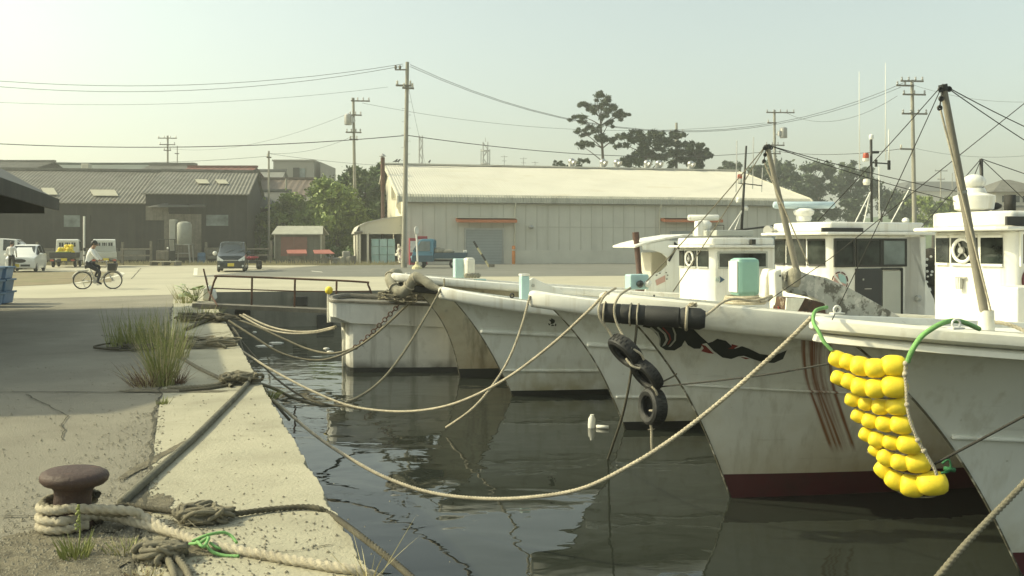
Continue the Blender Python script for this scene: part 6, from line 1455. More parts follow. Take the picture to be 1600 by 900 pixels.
m = MB(); m.prism([pp(1024, 438, yl - .004), pp(1039, 430, yl - .004), pp(1039, 440, yl - .004), pp(1026, 446, yl - .004)], (0, -.012, 0)); pl = m.build('nameplate', logo_pink, Ab)
m = MB()
for (px, py) in ((1026, 430), (1031, 427), (1041, 426), (1043, 430), (1042, 436)): m.box(pp(px, py, yl - .008), (.035, .01, .02))
m.build('paint_fleck', stripe_dark, Ab)
m = MB(); m.tube([pp(1045, 408, yl - .02), pp(1055, 390, yl - .02), pp(1054, 379, yl - .02), pp(1065, 393, yl - .02)], .025, 7); m.build('hose', black, Ab, smooth=True)
m = MB(); e0, e1 = pp(1000, 440, -.4), pp(995, 384, -.4); m.lathe([(.0, -.6), (.12, -.55), (.12, .05), (.10, .12), (.06, .2), (.06, (e1 - e0).length + .12), (.075, (e1 - e0).length + .13), (.075, (e1 - e0).length + .3)], e0, (e1 - e0), 16); m.build('exhaust_stack', brown_pipe, Ab, smooth=True, auto=50)

# ---------------- bow gear
# D: posts, weathered side board and rusty bow block
yl = -.35; pd = lambda px, py, y=yl: BP(D, px, py, y)
m = MB(); m.prism([pd(1195, 466), pd(1197, 432), pd(1201, 420), pd(1211, 420), pd(1210, 466)], (0, .12, 0)); m.build('bow_post', white_old, D, bevel=.02)
m = MB(); m.prism([pd(1210, 424, -.5), pd(1222, 420, -.5), pd(1226, 497, -.5), pd(1213, 497, -.5)], (0, .12, 0)); m.build('bow_post', white_old, D, bevel=.02)
m = MB(); m.sphere(pd(1219, 431, -.51), .012, 8); m.build('post_bolt', stripe_dark, D)
bd = [(1226, 440), (1229, 425), (1240, 419), (1262, 428), (1292, 434), (1330, 451), (1370, 473), (1404, 493), (1440, 520), (1290, 520), (1290, 476), (1270, 465), (1238, 458), (1228, 452)]
m = MB(); m.prism([pd(x, y, -.42) for x, y in bd], (0, .10, 0)); m.build('weathered_board', grey_peel, D, bevel=.015)
m = MB(); m.prism([pd(1226, 492, -.66), pd(1228, 464, -.66), pd(1262, 466, -.66), pd(1290, 474, -.66), pd(1292, 494, -.66), pd(1262, 506, -.66)], (0, .22, 0)); bb = m.build('bow_block', M('rusty_brown', (.085, .05, .032), .85, var=.4, vscale=7, bump=.6, bscale=30, stain=[((.03, .022, .018), 6, .5, .62, .8), ((.35, .3, .22), 11, .6, .66, .7)]), D, bevel=.02)
m = MB(); m.prism([pd(1226, 490, -.67), pd(1228, 465, -.67), pd(1256, 466, -.67), pd(1240, 496, -.67)], (0, -.015, 0)); m.build('block_paint', white_old, bb)
m = MB(); m.lathe([(.05, 0), (.068, .04), (.068, .16), (.04, .2)], pd(1240, 448, -.53), (.1, 0, 1), 14); m.build('roller', cloth_m, D, smooth=True, auto=50)
# red cord on the post foot
m = MB()
for i in range(6): m.tube(catmull([pd(1208 + 14 * nrs.rand(), 478 + 8 * nrs.rand(), -.56), pd(1212 + 10 * nrs.rand(), 488 + 6 * nrs.rand(), -.60), pd(1206 + 18 * nrs.rand(), 498 + 8 * nrs.rand(), -.62)], 4), .008, 5)
m.build('red_lashing', decal_red, D)
# derricks
def derrick(t, b, tp, yl, r0, stays, nm='derrick'):
    A_, B_ = BP(t, *b, yl), BP(t, *tp, yl); m = MB(); m.tube([A_, A_.lerp(B_, .5), B_], [r0, r0 * .95, r0 * .75], 12); dk_ = m.build(nm, wood_grey if False else M('weathered_pole', (.20, .175, .125), .7, var=.25, vscale=6, bump=.3, bscale=40, streak=[((.09, .075, .05), (9, 9, .8), .5, .7, .6), ((.36, .34, .28), (9, 9, .8), .3, .42, .4)]), t, smooth=True, auto=40)
    m = MB(); m.lathe([(r0 * .95, -.02), (r0 * .95, .03)], B_ - (B_ - A_).normalized() * .03, B_ - A_, 12); m.build('band', steel_dark, dk_)
    m = MB(); m.lathe([(r0 * 1.08, 0), (r0 * 1.08, .02)], A_.lerp(B_, .55), B_ - A_, 12); m.build('band', steel, dk_)
    m = MB()
    for i, (dx, dz) in enumerate(((-.06, -.06), (-.05, -.16), (.06, -.05), (-.07, -.26))): c = B_ + V(dx * .7, -.02, dz * .7); m.torus(c, .014, .009, (.3, 1, 0), 14, 6); m.tube([c, B_], .006, 5)
    m.build('pulley', steel_dark, dk_)
    for (px, py, y2, rr) in stays:
        m = MB(); e_ = BP(t, px, py, y2); m.tube(sag(B_, e_, .01 * (e_ - B_).length, 10), rr, 5); m.build('stay', rope_black if rr < .0055 else rope_grey, t, smooth=True)
    # hauling line beside the pole
    m = MB(); m.tube([B_ + V(-.05, -.03, -.2), A_ + V(-.02 if t is E else .1, -.06, .1)], .008, 5); m.build('hauling_line', rope_pale, t)
    return A_, B_
derrick(D, (1246, 428), (1198, 226), -.35, .034, ((1010, 440, -.6, .006), (1052, 455, -.75, .006), (1500, 300, .1, .0048), (1498, 316, .1, .0048)))
A_, B_ = derrick(E, (1541, 505), (1473, 132), -.45, .034, ((1300, 500, -.35, .0036), (1278, 345, .35, .0036), (1700, 240, .3, .0042), (1720, 290, .3, .0042)))
m = MB(); m.tube([BP(E, 1640, 130, .4), BP(E, 1300, 402, .9), BP(E, 1200, 470, 1.2)], .004, 5); m.build('stay', rope_black, E)
m = MB(); m.lathe([(.06, -.1), (.055, .1)], BP(E, 1541, 505, -.45), (0, 0, 1), 12); m.build('mast_foot', white_old, E, smooth=True, auto=40)
# E: fairlead eyes, bolts on the gunwale
def eye(t, px, py, y, r=.045):
    p = BP(t, px, py, y); m = MB(); m.torus(p, r, .008, (.2, 1, 0), 18, 6); m.box(p - V(0, 0, r), (.1, .05, .012)); m.build('deck_eye', white, t, smooth=True, auto=40)
eye(E, 1308, 484, -.42, .026); eye(E, 1494, 506, -1.05, .03)
# boxes and chests standing on the foredecks: separate things
def chest(name, label, cat, t, px, py, yl, size, mat, cap=None, rz=.0, bevel=.04, group=None):
    p = bmat(t) @ BP(t, px, py, yl); o = thing(name, label, cat, p, t.rotation_euler[2] + rz, group); m = MB(); m.box((0, 0, size[2] / 2), size); m.build('body', mat, o, bevel=bevel)
    if cap: m = MB(); m.box((0, 0, size[2] + .02), (size[0] * 1.04, size[1] * 1.04, .04)); m.build('lid', cap, o, bevel=.01)
    return o
ch = chest('aqua_chest', 'tall aqua plastic chest standing on a rope coil on the rust-streaked boat', 'chest', D, 1163, 462, .42, (.30, .22, .44), aqua, None, 0, .05)
m = MB(); m.box((-.152, 0, .225), (.012, .17, .36)); m.build('white_end', foam_white, ch)
o = MB(); cpt = bmat(D) @ BP(D, 1163, 460, .42)
for k in range(3):
    o.torus(cpt + V(0, 0, -.03 - .03 * k), .21 + .01 * k, .018, (0, 0, 1), 40, 8)
ob = o.build('rope_coil', rope_pale, smooth=True); tag(ob, 'pale rope coil lying under the tall aqua chest', 'rope')
t = chest('light_box', 'pale aqua box with two round dark lamps on the bow rail', 'lamp box', D, 995, 452, -.02, (.22, .14, .16), aqua_pale, None, 0, .015)
for s in (-.01, .085):
    m = MB(); m.lathe([(.035, 0), (.04, .03), (.02, .05)], (s, -.07, .06), (0, -1, 0), 14); m.build('lamp', glass if s < 0 else foam_white, t, smooth=True, auto=40)
t = chest('winch_box', 'narrow pale blue upright box beside the white one on the stained boat', 'box', Ab, 718, 434, -.1, (.24, .2, .40), aqua_pale, None, 0, .02)
t = chest('winch_box', 'white ribbed upright box beside the pale blue one on the stained boat', 'box', Ab, 733, 432, -.25, (.20, .2, .39), white_old, None, .2, .05)
m = MB(); 
for i in range(5): m.sphere((-.12 + .07 * i, -.1, .02), .055, 8)
m.build('rag', cloth_m, t, smooth=True)
t = chest('winch_box', 'small pale grey-green box low at right of the white box on the stained boat', 'box', Ab, 750, 447, -.35, (.22, .18, .15), aqua_pale, None, 0, .01)
t = chest('winch_box', 'pale blue upright box on the clean white bow', 'box', Bb, 819, 478, .1, (.16, .16, .56), aqua_pale, white, 0, .02)
# white triangular board behind C's bow (bow bulwark of boat B)
m = MB(); m.prism([BP(Bb, x, y, .25) for x, y in ((826, 480), (826, 438), (833, 434), (850, 442), (880, 454), (884, 480))], (0, .06, 0)); m.build('bow_board', white, Bb, bevel=.01)
m = MB(); m.lathe([(.035, 0), (.03, .012)], BP(Bb, 833, 446, .24), (0, -1, 0), 16); m.build('board_boss', steel, Bb)
def cleat(t, px, py, y): p = BP(t, px, py, y); m = MB(); m.torus(p, .035, .012, (0, 1, 0), 14, 6); m.build('ring', steel_dark, t)
cleat(Bb, 800, 462, -.9); cleat(Ab, 766, 448, -.8)
m = MB(); m.sphere(BP(D, 1022, 462, -.98), .012, 6); m.build('rail_bolt', stripe_dark, D)
# A: sacking fender wrapped round the bow, and black rubber lip
pth = [P(622, 428, 18.9), P(614, 428, 18.6), P(610, 436, 18.35), P(616, 450, 18.1), P(630, 456, 17.95), P(641, 444, 17.85), P(650, 434, 17.8), P(664, 439, 17.7), P(678, 449, 17.6), P(692, 453, 17.5)]
c_ = catmull(pth, 5); m = MB(); m.tube(c_, [.10 + .01 * math.sin(i * .7) + .012 * nrs.rand() - .055 * max(0, i - len(c_) * .7) / (len(c_) * .3) for i in range(len(c_))], 12); o = m.build('bow_wrapping', cloth_m, smooth=True); tag(o, 'grey sacking roll tied round the stained boat bow', 'fender')
m = MB()
for i in (8, 15, 24, 30):
    if i < len(c_): m = MB(); m.torus(c_[i], .112, .014, c_[min(i + 1, len(c_) - 1)] - c_[i - 1], 18, 6); m.build('lashing', rope_pale, o, smooth=True)
m = MB(); m.tube(catmull([HA.pt(1, v, 1) + V(-.05, 0, -.05) for v in (.06, .02)] + [HA.pt(1, 0, 1) + V(-.12, 0, -.08)] + [HA.pt(1, v, -1) + V(-.04, -.05, -.12) for v in (.01, .03, .06)], 5), .075, 10); m.build('bow_rubber', black, Ab, smooth=True)

# ---------------- fender log, tyres
a, b = P(937, 488, 8.86), P(1102, 499, 8.62)
t = thing('log_fender', 'long black cylindrical fender lashed under the white bow rail', 'fender')
m = MB(); ax = (b - a); m.lathe([(.075, 0), (.095, .03), (.098, .2), (.092, .21), (.098, .22), (.1, .44), (.094, .45), (.1, .46), (.102, ax.length - .25), (.09, ax.length - .24), (.105, ax.length - .2), (.105, ax.length - .05), (.08, ax.length)], a, ax, 22); m.build('roll', black, t, smooth=True, auto=40)
m = MB()
for f in (.05, .30, .37): m.torus(a + ax * f, .108, .009, ax, 26, 6)
m.torus(a + ax * .83, .112, .016, ax, 26, 6); m.build('binding', rope_pale, t, smooth=True)
def tyre(label, px, py, d, R0, axis, w=.09):
    c = P(px, py, d); ax = V(*axis).normalized(); t = thing('tyre_fender', label, 'tyre', c, 0, 'tyres hanging in a chain'); m = MB()
    prof = [(R0 * .56, -w * .55), (R0 * .62, -w * .72), (R0 * .82, -w * .82), (R0 * .96, -w * .66), (R0, -w * .3), (R0, w * .3), (R0 * .96, w * .66), (R0 * .82, w * .82), (R0 * .62, w * .72), (R0 * .56, w * .55), (R0 * .58, w * .3), (R0 * .8, 0), (R0 * .58, -w * .3)]
    a_ = ax.orthogonal().normalized(); b_ = ax.cross(a_); n = 36; vs = []
    for i in range(n):
        th = 2 * PI * i / n; rd_ = a_ * math.cos(th) + b_ * math.sin(th)
        for (r, h) in prof: vs.append(rd_ * r + ax * h)
    k = len(prof); m.add(vs, [(i * k + j, ((i + 1) % n) * k + j, ((i + 1) % n) * k + (j + 1) % k, i * k + (j + 1) % k) for i in range(n) for j in range(k)])
    m.build('tread', black, t, smooth=True, auto=30)
    m = MB()
    for i in range(48):
        th = 2 * PI * i / 48; rd_ = a_ * math.cos(th) + b_ * math.sin(th); tg = ax.cross(rd_); m.box(rd_ * (R0 + .001) + ax * (w * .2 * (1 if i % 2 else -1)), (.006, .014, w * .5), mat=Matrix((rd_, tg, ax)).transposed())
    m.build('tread_block', tyre_m, t); return c
tyre('black tyre at the top of the hanging chain, tilted to the right', 978, 549, 8.72, .195, (-.70, -.30, -.65), .085)
tyre('black tyre in the middle of the hanging chain, seen half edge-on', 1010, 585, 8.66, .185, (-.72, -.32, -.60), .075)
tyre('black tyre at the bottom of the hanging chain, hanging upright', 1020, 635, 8.66, .178, (-.92, -.38, .03), .095)
# ---------------- yellow floats
rows = [[(230, 190, 56), (263, 202, 58), (302, 215, 62), (352, 218, 64), (413, 213, 74)], [(232, 252, 52), (268, 265, 54), (303, 283, 60), (352, 285, 64), (413, 283, 72)], [(277, 323, 46), (318, 337, 48), (366, 345, 54), (422, 345, 66)],
        [(297, 377, 48), (333, 392, 52), (380, 401, 56), (436, 406, 66)], [(322, 436, 46), (358, 453, 50), (403, 465, 54), (462, 471, 70)], [(353, 490, 44), (387, 513, 52), (432, 530, 58), (490, 532, 70)], [(380, 552, 54), (417, 588, 62), (472, 603, 72), (536, 598, 86)]]
on = ['first', 'second', 'third', 'fourth', 'fifth']; rn = ['top', 'second', 'third', 'fourth', 'fifth', 'sixth', 'lowest']
FL = []
for ri, row in enumerate(rows):
    for ci, (x, y, s) in enumerate(row):
        px, py = 1200 + x / 2.093, 470 + y / 2.093; d = 6.42 - .07 * ci - .015 * ri; r = s / 2.093 / 2 / F * d * 1.0
        nx = row[min(ci + 1, len(row) - 1)]; pv = row[max(ci - 1, 0)]; ang = math.atan2(-(nx[1] - pv[1]), nx[0] - pv[0]) + R(rng.uniform(-6, 6))
        m = MB(); L2 = r * (1.02 if ci < len(row) - 1 else 1.12)
        m.lathe([(.012, -L2 * 1.02), (r * .35, -L2 * 1.0), (r * .70, -L2 * .90), (r * .92, -L2 * .62), (r, -L2 * .25), (r * 1.0, L2 * .25), (r * .92, L2 * .62), (r * .70, L2 * .90), (r * .35, L2 * 1.0), (.012, L2 * 1.02)], (0, 0, 0), (math.cos(ang), -.25, math.sin(ang)), 20)
        sw_ = nrs.rand(3) * .05
        o = m.build('yellow_float', yellow, smooth=True); o.location = P(px + rng.uniform(-.8, .8), py + rng.uniform(-1, 1), d + rng.uniform(-.015, .015)); k_ = rng.uniform(.93, 1.05); o.scale = (k_, k_, k_ * rng.uniform(.94, 1.04))
        tag(o, 'yellow float, %s from the left in the %s row of the hanging bunch' % (on[ci], rn[ri]), 'float', 'yellow floats strung in rows on the nearest bow'); FL.append((ri, ci, V(*o.location), r))
# cords threading the rows
for ri, row in enumerate(rows):
    pts = [P(1200 + x / 2.093, 470 + y / 2.093, 6.42 - .07 * ci - .015 * ri) + V(0, -.0, -s / 2.093 / 2 / F * 6.3 * .98) for ci, (x, y, s) in enumerate(row)]
    pts = [pts[0] + V(-.05, .03, .03)] + pts + [pts[-1] + V(.05, -.02, .04)]
    rope('thin_rope', 'thin cord under the %s row of yellow floats' % rn[ri], pts, .006, rope_grey, 'cord', 'cords stringing the yellow floats', twisted=False, smooth_n=5, sides=5)
kn = [(450, 205), (448, 240), (452, 282), (455, 340), (466, 395), (490, 455), (510, 490), (540, 540), (552, 570)]
kp = [P(1200 + x / 2.093, 470 + y / 2.093, 6.02 - .005 * i) for i, (x, y) in enumerate(kn)]
o = rope('knotted_rope', 'knotted pale rope down the right side of the yellow floats', kp, .011, rope_pale, twisted=True)
m = MB()
for p in (kp[0], kp[1], kp[3], kp[5], kp[6]): m = MB(); m.sphere(p, .02, 8); m.build('knot', rope_pale, o, smooth=True)
o = MB(); o.tube(catmull([kp[7] + V(.05, -.02, .02), kp[7] + V(.09, -.03, .05), kp[7] + V(.1, -.03, -.02), kp[7] + V(.04, -.03, -.04)], 6), .008, 6); o.tube([kp[7] + V(.06, -.03, -.01), kp[7] + V(.13, -.03, -.02)], .016, 7); tag(o.build('green_tie', rope_green_dk, smooth=True), 'small dark green tie at bottom corner of the yellow floats', 'tie')
gl = [P(1300, 548, 6.40), P(1288, 535, 6.42), P(1278, 516, 6.46), P(1271, 503, 6.52), P(1274, 486, 6.62), P(1292, 480, 6.8)]
rope('green_rope', 'bright green rope loop at left end of yellow floats', gl, .014, rope_green, twisted=False)
gl = [P(1418, 566, 6.02), P(1424, 550, 6.0), P(1438, 528, 5.99), P(1456, 514, 6.0), P(1478, 503, 6.06), P(1500, 502, 6.2), P(1530, 514, 6.4)]
rope('green_rope', 'bright green rope loop over the rail at right end of yellow floats', gl, .018, rope_green, twisted=False)
# ================================================================== BOLLARD
bp_ = G(110, 826); t = thing('mooring_bollard', 'rusty brown mushroom-headed iron bollard on the quay', 'bollard', bp_); t.scale = (.97, .97, .90)
m = MB(); m.lathe([(.13, 0), (.118, .05), (.105, .12), (.10, .2), (.105, .245), (.125, .27), (.165, .285), (.182, .305), (.186, .328), (.178, .348), (.15, .364), (.09, .372), (.02, .374)], (0, 0, 0), (.06, .03, 1), 48); m.build('post', rust_bollard, t, smooth=True)
bx_, by_ = bp_.x, bp_.y
def loop(z, r, a0, a1, n=12, dz=0): return [V(bx_ + r * math.cos(R(a0 + (a1 - a0) * i / n)), by_ + r * math.sin(R(a0 + (a1 - a0) * i / n)), z + dz * i / n) for i in range(n + 1)]
rr = .0255
def tail(px, py, z): return G(px, py, z)
# upper pale rope: two turns then away to the right
up_ = loop(.122, .150, 60, 300, 16, .03) + [G(200, 798, .12), G(225, 808, .075), G(262, 829, .035)]
rope('mooring_rope', 'pale laid rope, upper turn round the bollard joining the long pale rope', up_, rr, rope_pale, group='ropes on the bollard')
lo_ = loop(.074, .154, 80, 255, 14, .015) + loop(.089, .154, 255, 285, 3) + [G(160, 806, .06), G(215, 817, .045), G(270, 832, .04), G(322, 849, .035), G(385, 862, .028), G(450, 874, .028), G(520, 886, .028), G(560, 892, .02), G(600, 910, -.06), G(650, 948, -.35), P(700, 1010, 3.2)]
rope('mooring_rope', 'long pale laid rope running from the bollard past the green tie to the quay edge', lo_, rr, rope_pale, group='ropes on the bollard')
lw_ = loop(.026, .152, 20, 330, 22, .02)
rope('mooring_rope', 'lowest turn of pale rope round the bollard foot', lw_, rr, rope_pale, group='ropes on the bollard')
md = loop(.172, .140, 30, 290, 20, -.02) + [G(180, 803, .1), G(206, 800, .08)]
rope('mooring_rope', 'greyer topmost turn of rope high on the bollard neck', md, .02, rope_grey, group='ropes on the bollard')
# dark braided rope from bollard through the tangle and over the edge
dk_ = [V(bx_ + .13, by_ + .05, .05), G(190, 790, .03), G(232, 794, .028), G(285, 801, .03), G(330, 806, .05), G(366, 803, .03), G(420, 796, .022), G(470, 792, .022), G(497, 794, .022), G(520, 806, .0), P(560, 835, 4.72), P(610, 874, 4.42), P(650, 908, 4.1)]
rope('mooring_rope', 'dark laid rope from the frayed tangle curving over the quay edge', dk_, .0165, rope_dark, group='ropes on the bollard')
def tangle(name, label, c, rad, n, r, mat, seed, flat=.55):
    rs = np.random.RandomState(seed); m = MB()
    for k in range(n):
        a0 = rs.rand() * 6.28; pts = []
        for i in range(9):
            a = a0 + i * (.5 + .5 * rs.rand()); q_ = rad * (.35 + .65 * rs.rand()); pts.append(V(c.x + q_ * math.cos(a) * 1.35, c.y + q_ * math.sin(a), max(r, c.z + rad * flat * rs.rand())))
        m.tube(catmull(pts, 6), r * (.6 + .7 * rs.rand()), 6)
    for k in range(n * 2):
        a = rs.rand() * 6.28; p = V(c.x + rad * math.cos(a), c.y + rad * .8 * math.sin(a), c.z + rad * .3 * rs.rand()); m.tube(catmull([p, p + V(rs.normal() * .3, rs.normal() * .3, .15 * rs.rand()) * rad, p + V(rs.normal() * .6, rs.normal() * .5, -.0) * rad], 4), .0022, 4)
    return tag(m.build(name, mat, smooth=True), label, 'rope')
tangle('rope_tangle', 'frayed knotted tangle of grey rope right of the bollard', G(318, 812, .012), .13, 16, .012, rope_grey, 3, .62)
tangle('rope_tangle', 'dark tangled rope bundle at the front below the pale rope', G(252, 872, .012), .10, 13, .014, rope_grey, 5, .8)
for (pts, lb) in (([G(246, 850, .06), G(258, 866, .04), G(268, 885, .028), G(276, 915, .022), G(285, 960, .02)], 'grey rope end hanging forward from the front tangle, left one'), ([G(262, 858, .05), G(282, 878, .03), G(296, 900, .022), G(308, 945, .02)], 'grey rope end hanging forward from the front tangle, right one')):
    rope('rope_end', lb, pts, .017, rope_grey, group='rope ends at the front tangle')
gt = [G(300, 846, .05), G(318, 838, .07), G(332, 834, .075), G(350, 832, .07), G(362, 838, .05), G(370, 848, .03)]
m = MB(); m.tube(catmull(gt, 6), .008, 7); m.tube(catmull([G(296, 850, .04), G(312, 848, .06), G(326, 840, .08), G(318, 854, .06), G(308, 846, .075)], 6), .009, 7); m.tube(catmull([G(322, 852, .05), G(332, 862, .03), G(350, 868, .012), G(374, 869, .012)], 6), .009, 7); m.tube(catmull([G(328, 848, .06), G(340, 856, .04), G(352, 858, .02), G(366, 856, .012)], 6), .007, 7)
tag(m.build('green_tie', rope_green, smooth=True), 'bright green cord tied round the long pale rope on the quay', 'tie')
# thick hose-like rope lying along the quay
hz = [G(190, 786, .024), G(215, 763, .024), G(262, 721, .024), G(310, 678, .024), G(345, 643, .024), G(372, 616, .024), G(386, 600, .03), G(389, 590, .05), G(384, 586, .06)]
rope('heavy_rope', 'thick dark wrapped rope running along the quay from bollard to far knot', hz, .030, M('wrapped_rope', (.13, .125, .09), .9, var=.25, vscale=12, bump=.8, bscale=60, stain=[((.24, .23, .17), 8, .52, .7, .6)]), twisted=False)
# far knot on the edge and rope lying to the weeds
kn_ = G(374, 596, .03)
tangle('rope_tangle', 'knot of grey ropes on the quay edge right of the grass', kn_, .2, 11, .016, rope_grey, 9, .5)
rope('mooring_rope', 'braided grey rope lying from the grass foot to the edge knot', [G(262, 606, .02), G(300, 605, .02), G(335, 602, .022), G(355, 596, .03), G(372, 588, .06)], .024, rope_grey)
rope('mooring_rope', 'second braided rope beside it leading to the edge knot', [G(280, 611, .018), G(320, 608, .018), G(350, 603, .02), G(368, 597, .04), G(382, 590, .06)], .018, rope_dark)
rope('mooring_rope', 'slack rope lying across the kerb from grass to the water side', [G(285, 560, .02), G(310, 575, .02), G(345, 592, .02), G(362, 604, .02)], .022, rope_grey)
tangle('rope_tangle', 'flat heap of old rope on the kerb beside the tall grass', G(310, 540, .02), .5, 8, .02, rope_grey, 12, .22)
tangle('rope_tangle', 'long dark heap of old rope left of the grass in the shade', G(228, 541, .02), .62, 6, .018, rope_dark, 13, .07)
tangle('rope_tangle', 'small heap of rope at the far kerb below the gangway', G(325, 501, .02), .5, 8, .024, rope_dark, 14, .3)
rope('mooring_rope', 'dark rope snaking over the far kerb from the heap to the edge', [G(290, 515, .03), G(310, 506, .04), G(330, 498, .06), G(345, 497, .12), G(354, 500, .06)], .035, rope_dark)
# ------------------------------------------------------------------ ropes over the water (hung between real fixings)
ek = G(392, 590, .02); tipE = bmat(E) @ (HE.pt(0, 0, 1) + V(.0, -.05, -.05)); tipD = bmat(D) @ (HD.pt(0, .003, -1) + V(-.03, 0, -.04)); tipC = bmat(Cb) @ HC.pt(0, .002, -1); tipB = bmat(Bb) @ HB.pt(0, .002, -1)
def hang(name, label, px, r, mat, twisted=True, group='mooring lines over the water', n=8):
    """px: (px, py, depth) control points read along the line"""
    return rope(name, label, [P(*p) for p in px], r, mat, group=group, twisted=twisted, smooth_n=n)
hang('mooring_line', 'longest pale line sagging low over the water to the nearest bow', [(386, 588, 10.85), (412, 612, 10.6), (445, 640, 10.2), (490, 678, 9.7), (540, 712, 9.25), (600, 745, 8.85), (670, 769, 8.5), (750, 779, 8.15), (830, 777, 7.85), (910, 763, 7.6), (985, 727, 7.4), (1050, 686, 7.25), (1120, 632, 7.1), (1190, 571, 6.98), (1240, 524, 6.9), (1268, 496, 6.86)], .0175, rope_pale)
hang('mooring_line', 'pale line from far kerb sagging to the rust-streaked boat bow', [(318, 531, 15.3), (350, 538, 14.6), (372, 545, 14.0), (420, 575, 13.3), (480, 607, 12.6), (540, 632, 12.0), (600, 642, 11.5), (660, 641, 11.0), (720, 627, 10.5), (790, 592, 10.1), (860, 540, 9.75), (915, 490, 9.45), (948, 456, 9.3)], .016, rope_pale)
hang('mooring_line', 'line from quay edge rising steeply to the clean white bow', [(398, 598, 10.7), (425, 606, 11.2), (460, 622, 12.0), (505, 634, 12.8), (545, 628, 13.6), (590, 600, 14.4), (628, 555, 15.0), (662, 500, 15.6), (690, 450, 16.05)], .02, rope_grey)
hang('mooring_line', 'pale line hanging from the bow between clean white and rust-streaked boats into the water', [(828, 462, 12.98), (815, 510, 12.95), (798, 555, 12.93), (775, 595, 12.92), (740, 637, 12.95), (697, 668, 13.35)], .018, rope_pale)
hang('mooring_line', 'upper slack line from far kerb to the old work boat', [(345, 490, 20.6), (400, 510, 20.3), (440, 528, 20.1), (480, 545, 19.9), (520, 552, 19.4), (560, 540, 19.2), (600, 510, 19.2), (640, 474, 19.3), (655, 466, 19.5)], .024, rope_grey, False)
hang('mooring_line', 'lower slack line from far kerb to the old work boat', [(350, 496, 19.8), (395, 525, 19.4), (440, 552, 19.2), (490, 563, 19.1), (530, 556, 19.0), (570, 535, 19.0), (610, 502, 19.15), (640, 472, 19.3)], .024, rope_grey, False)
hang('mooring_line', 'doubled pale line from the gangway foot to the plumb bow, upper strand', [(380, 491, 22.0), (415, 508, 21.6), (450, 517, 21.2), (490, 518, 20.9), (525, 510, 20.6)], .026, rope_pale, False)
hang('mooring_line', 'doubled pale line from the gangway foot to the plumb bow, lower strand', [(375, 492, 22.0), (412, 512, 21.5), (450, 521, 21.1), (490, 520, 20.9), (522, 513, 20.6)], .024, rope_pale, False)
hang('mooring_line', 'dark line hugging the quay edge down to the water', [(352, 500, 19.0), (370, 520, 17.4), (380, 548, 15.2), (402, 592, 12.9), (428, 628, 12.0), (452, 656, 11.6)], .02, rope_dark, False)
hang('mooring_line', 'dark line sagging from kerb rope heap into the shadowed water', [(356, 505, 18.5), (390, 548, 16.0), (430, 590, 14.4), (470, 618, 13.4), (510, 632, 12.7), (560, 636, 12.3)], .016, rope_dark, False)
# chain from F's bow bundle
m = MB(); c_ = resample(catmull([P(548, 548, 19.1), P(570, 531, 19.1), P(595, 506, 19.15), P(622, 478, 19.3)], 6), .085)
for i, p in enumerate(c_[:-1]): d_ = (c_[i + 1] - p); m.torus((p + c_[i + 1]) / 2, .045, .013, d_.cross(V(0, 0, 1) if i % 2 else V(0, 1, 0)), 12, 5)
tag(m.build('mooring_chain', rust, smooth=True), 'short rusty chain leading up to the old work boat', 'chain')
hang('mooring_line', 'heavy dark-strand laid rope at the lower right corner', [(1700, 640, 4.9), (1640, 712, 4.75), (1590, 766, 4.65), (1545, 812, 4.55), (1500, 860, 4.45), (1450, 920, 4.35)], .0155, rope_grey)
hang('mooring_line', 'taut black line from the tyre chain to the yellow floats', [(1026, 605, 8.62), (1110, 596, 7.9), (1200, 585, 7.2), (1302, 567, 6.48)], .008, rope_black, False)
hang('mooring_line', 'taut black line from lowest floats to right picture edge', [(1460, 725, 6.0), (1530, 688, 5.85), (1610, 645, 5.7), (1700, 597, 5.5)], .009, rope_black, False)
hang('mooring_line', 'dark line hanging straight from log fender into the water', [(995, 508, 8.7), (988, 570, 8.75), (975, 640, 8.9), (957, 697, 9.6), (950, 717, 11.7)], .013, rope_dark, False)
hang('tyre_rope', 'thin pale rope from bow rail round the log fender to the top tyre, left strand', [(962, 450, 9.0), (945, 462, 8.78), (936, 480, 8.72), (938, 498, 8.72), (950, 515, 8.74), (962, 535, 8.72)], .012, rope_pale, group='tyre ropes')
hang('tyre_rope', 'thin pale rope from bow rail round the log fender to the top tyre, right strand', [(985, 450, 9.0), (968, 462, 8.74), (960, 480, 8.7), (962, 500, 8.7), (972, 522, 8.66), (982, 540, 8.56), (1000, 552, 8.54), (1006, 562, 8.56)], .012, rope_pale, group='tyre ropes')
hang('tyre_rope', 'short rope tying the top tyre to the middle tyre', [(978, 560, 8.56), (988, 572, 8.52), (1000, 576, 8.52)], .011, rope_pale, group='tyre ropes')
hang('tyre_rope', 'short rope tying the middle tyre to the lowest tyre', [(1018, 604, 8.54), (1024, 610, 8.52), (1027, 617, 8.54)], .011, rope_pale, group='tyre ropes')
hang('tyre_rope', 'white knotted rope tail below the lowest tyre', [(1016, 661, 8.6), (1018, 672, 8.6), (1018, 690, 8.6), (1019, 705, 8.62)], .013, rope_pale, group='tyre ropes')
tangle('rope_knot', 'small white knot under the lowest tyre', P(1018, 671, 8.58), .018, 6, .008, rope_pale, 21, .8).location = (0, 0, 0)
hang('tyre_rope', 'thin line from the middle tyre to the rust-streaked hull', [(1028, 600, 8.6), (1052, 588, 9.0), (1057, 584, 9.25)], .008, rope_dark, False, group='tyre ropes')
hang('bow_rope', 'pale rope from the log fender end up over the bow rail to the posts', [(1098, 496, 8.68), (1112, 486, 8.75), (1130, 472, 8.85), (1150, 467, 8.95), (1175, 470, 9.0), (1195, 466, 9.05), (1206, 462, 9.1), (1200, 470, 9.05), (1188, 472, 9.0)], .013, rope_pale, group='ropes on the bow rail')
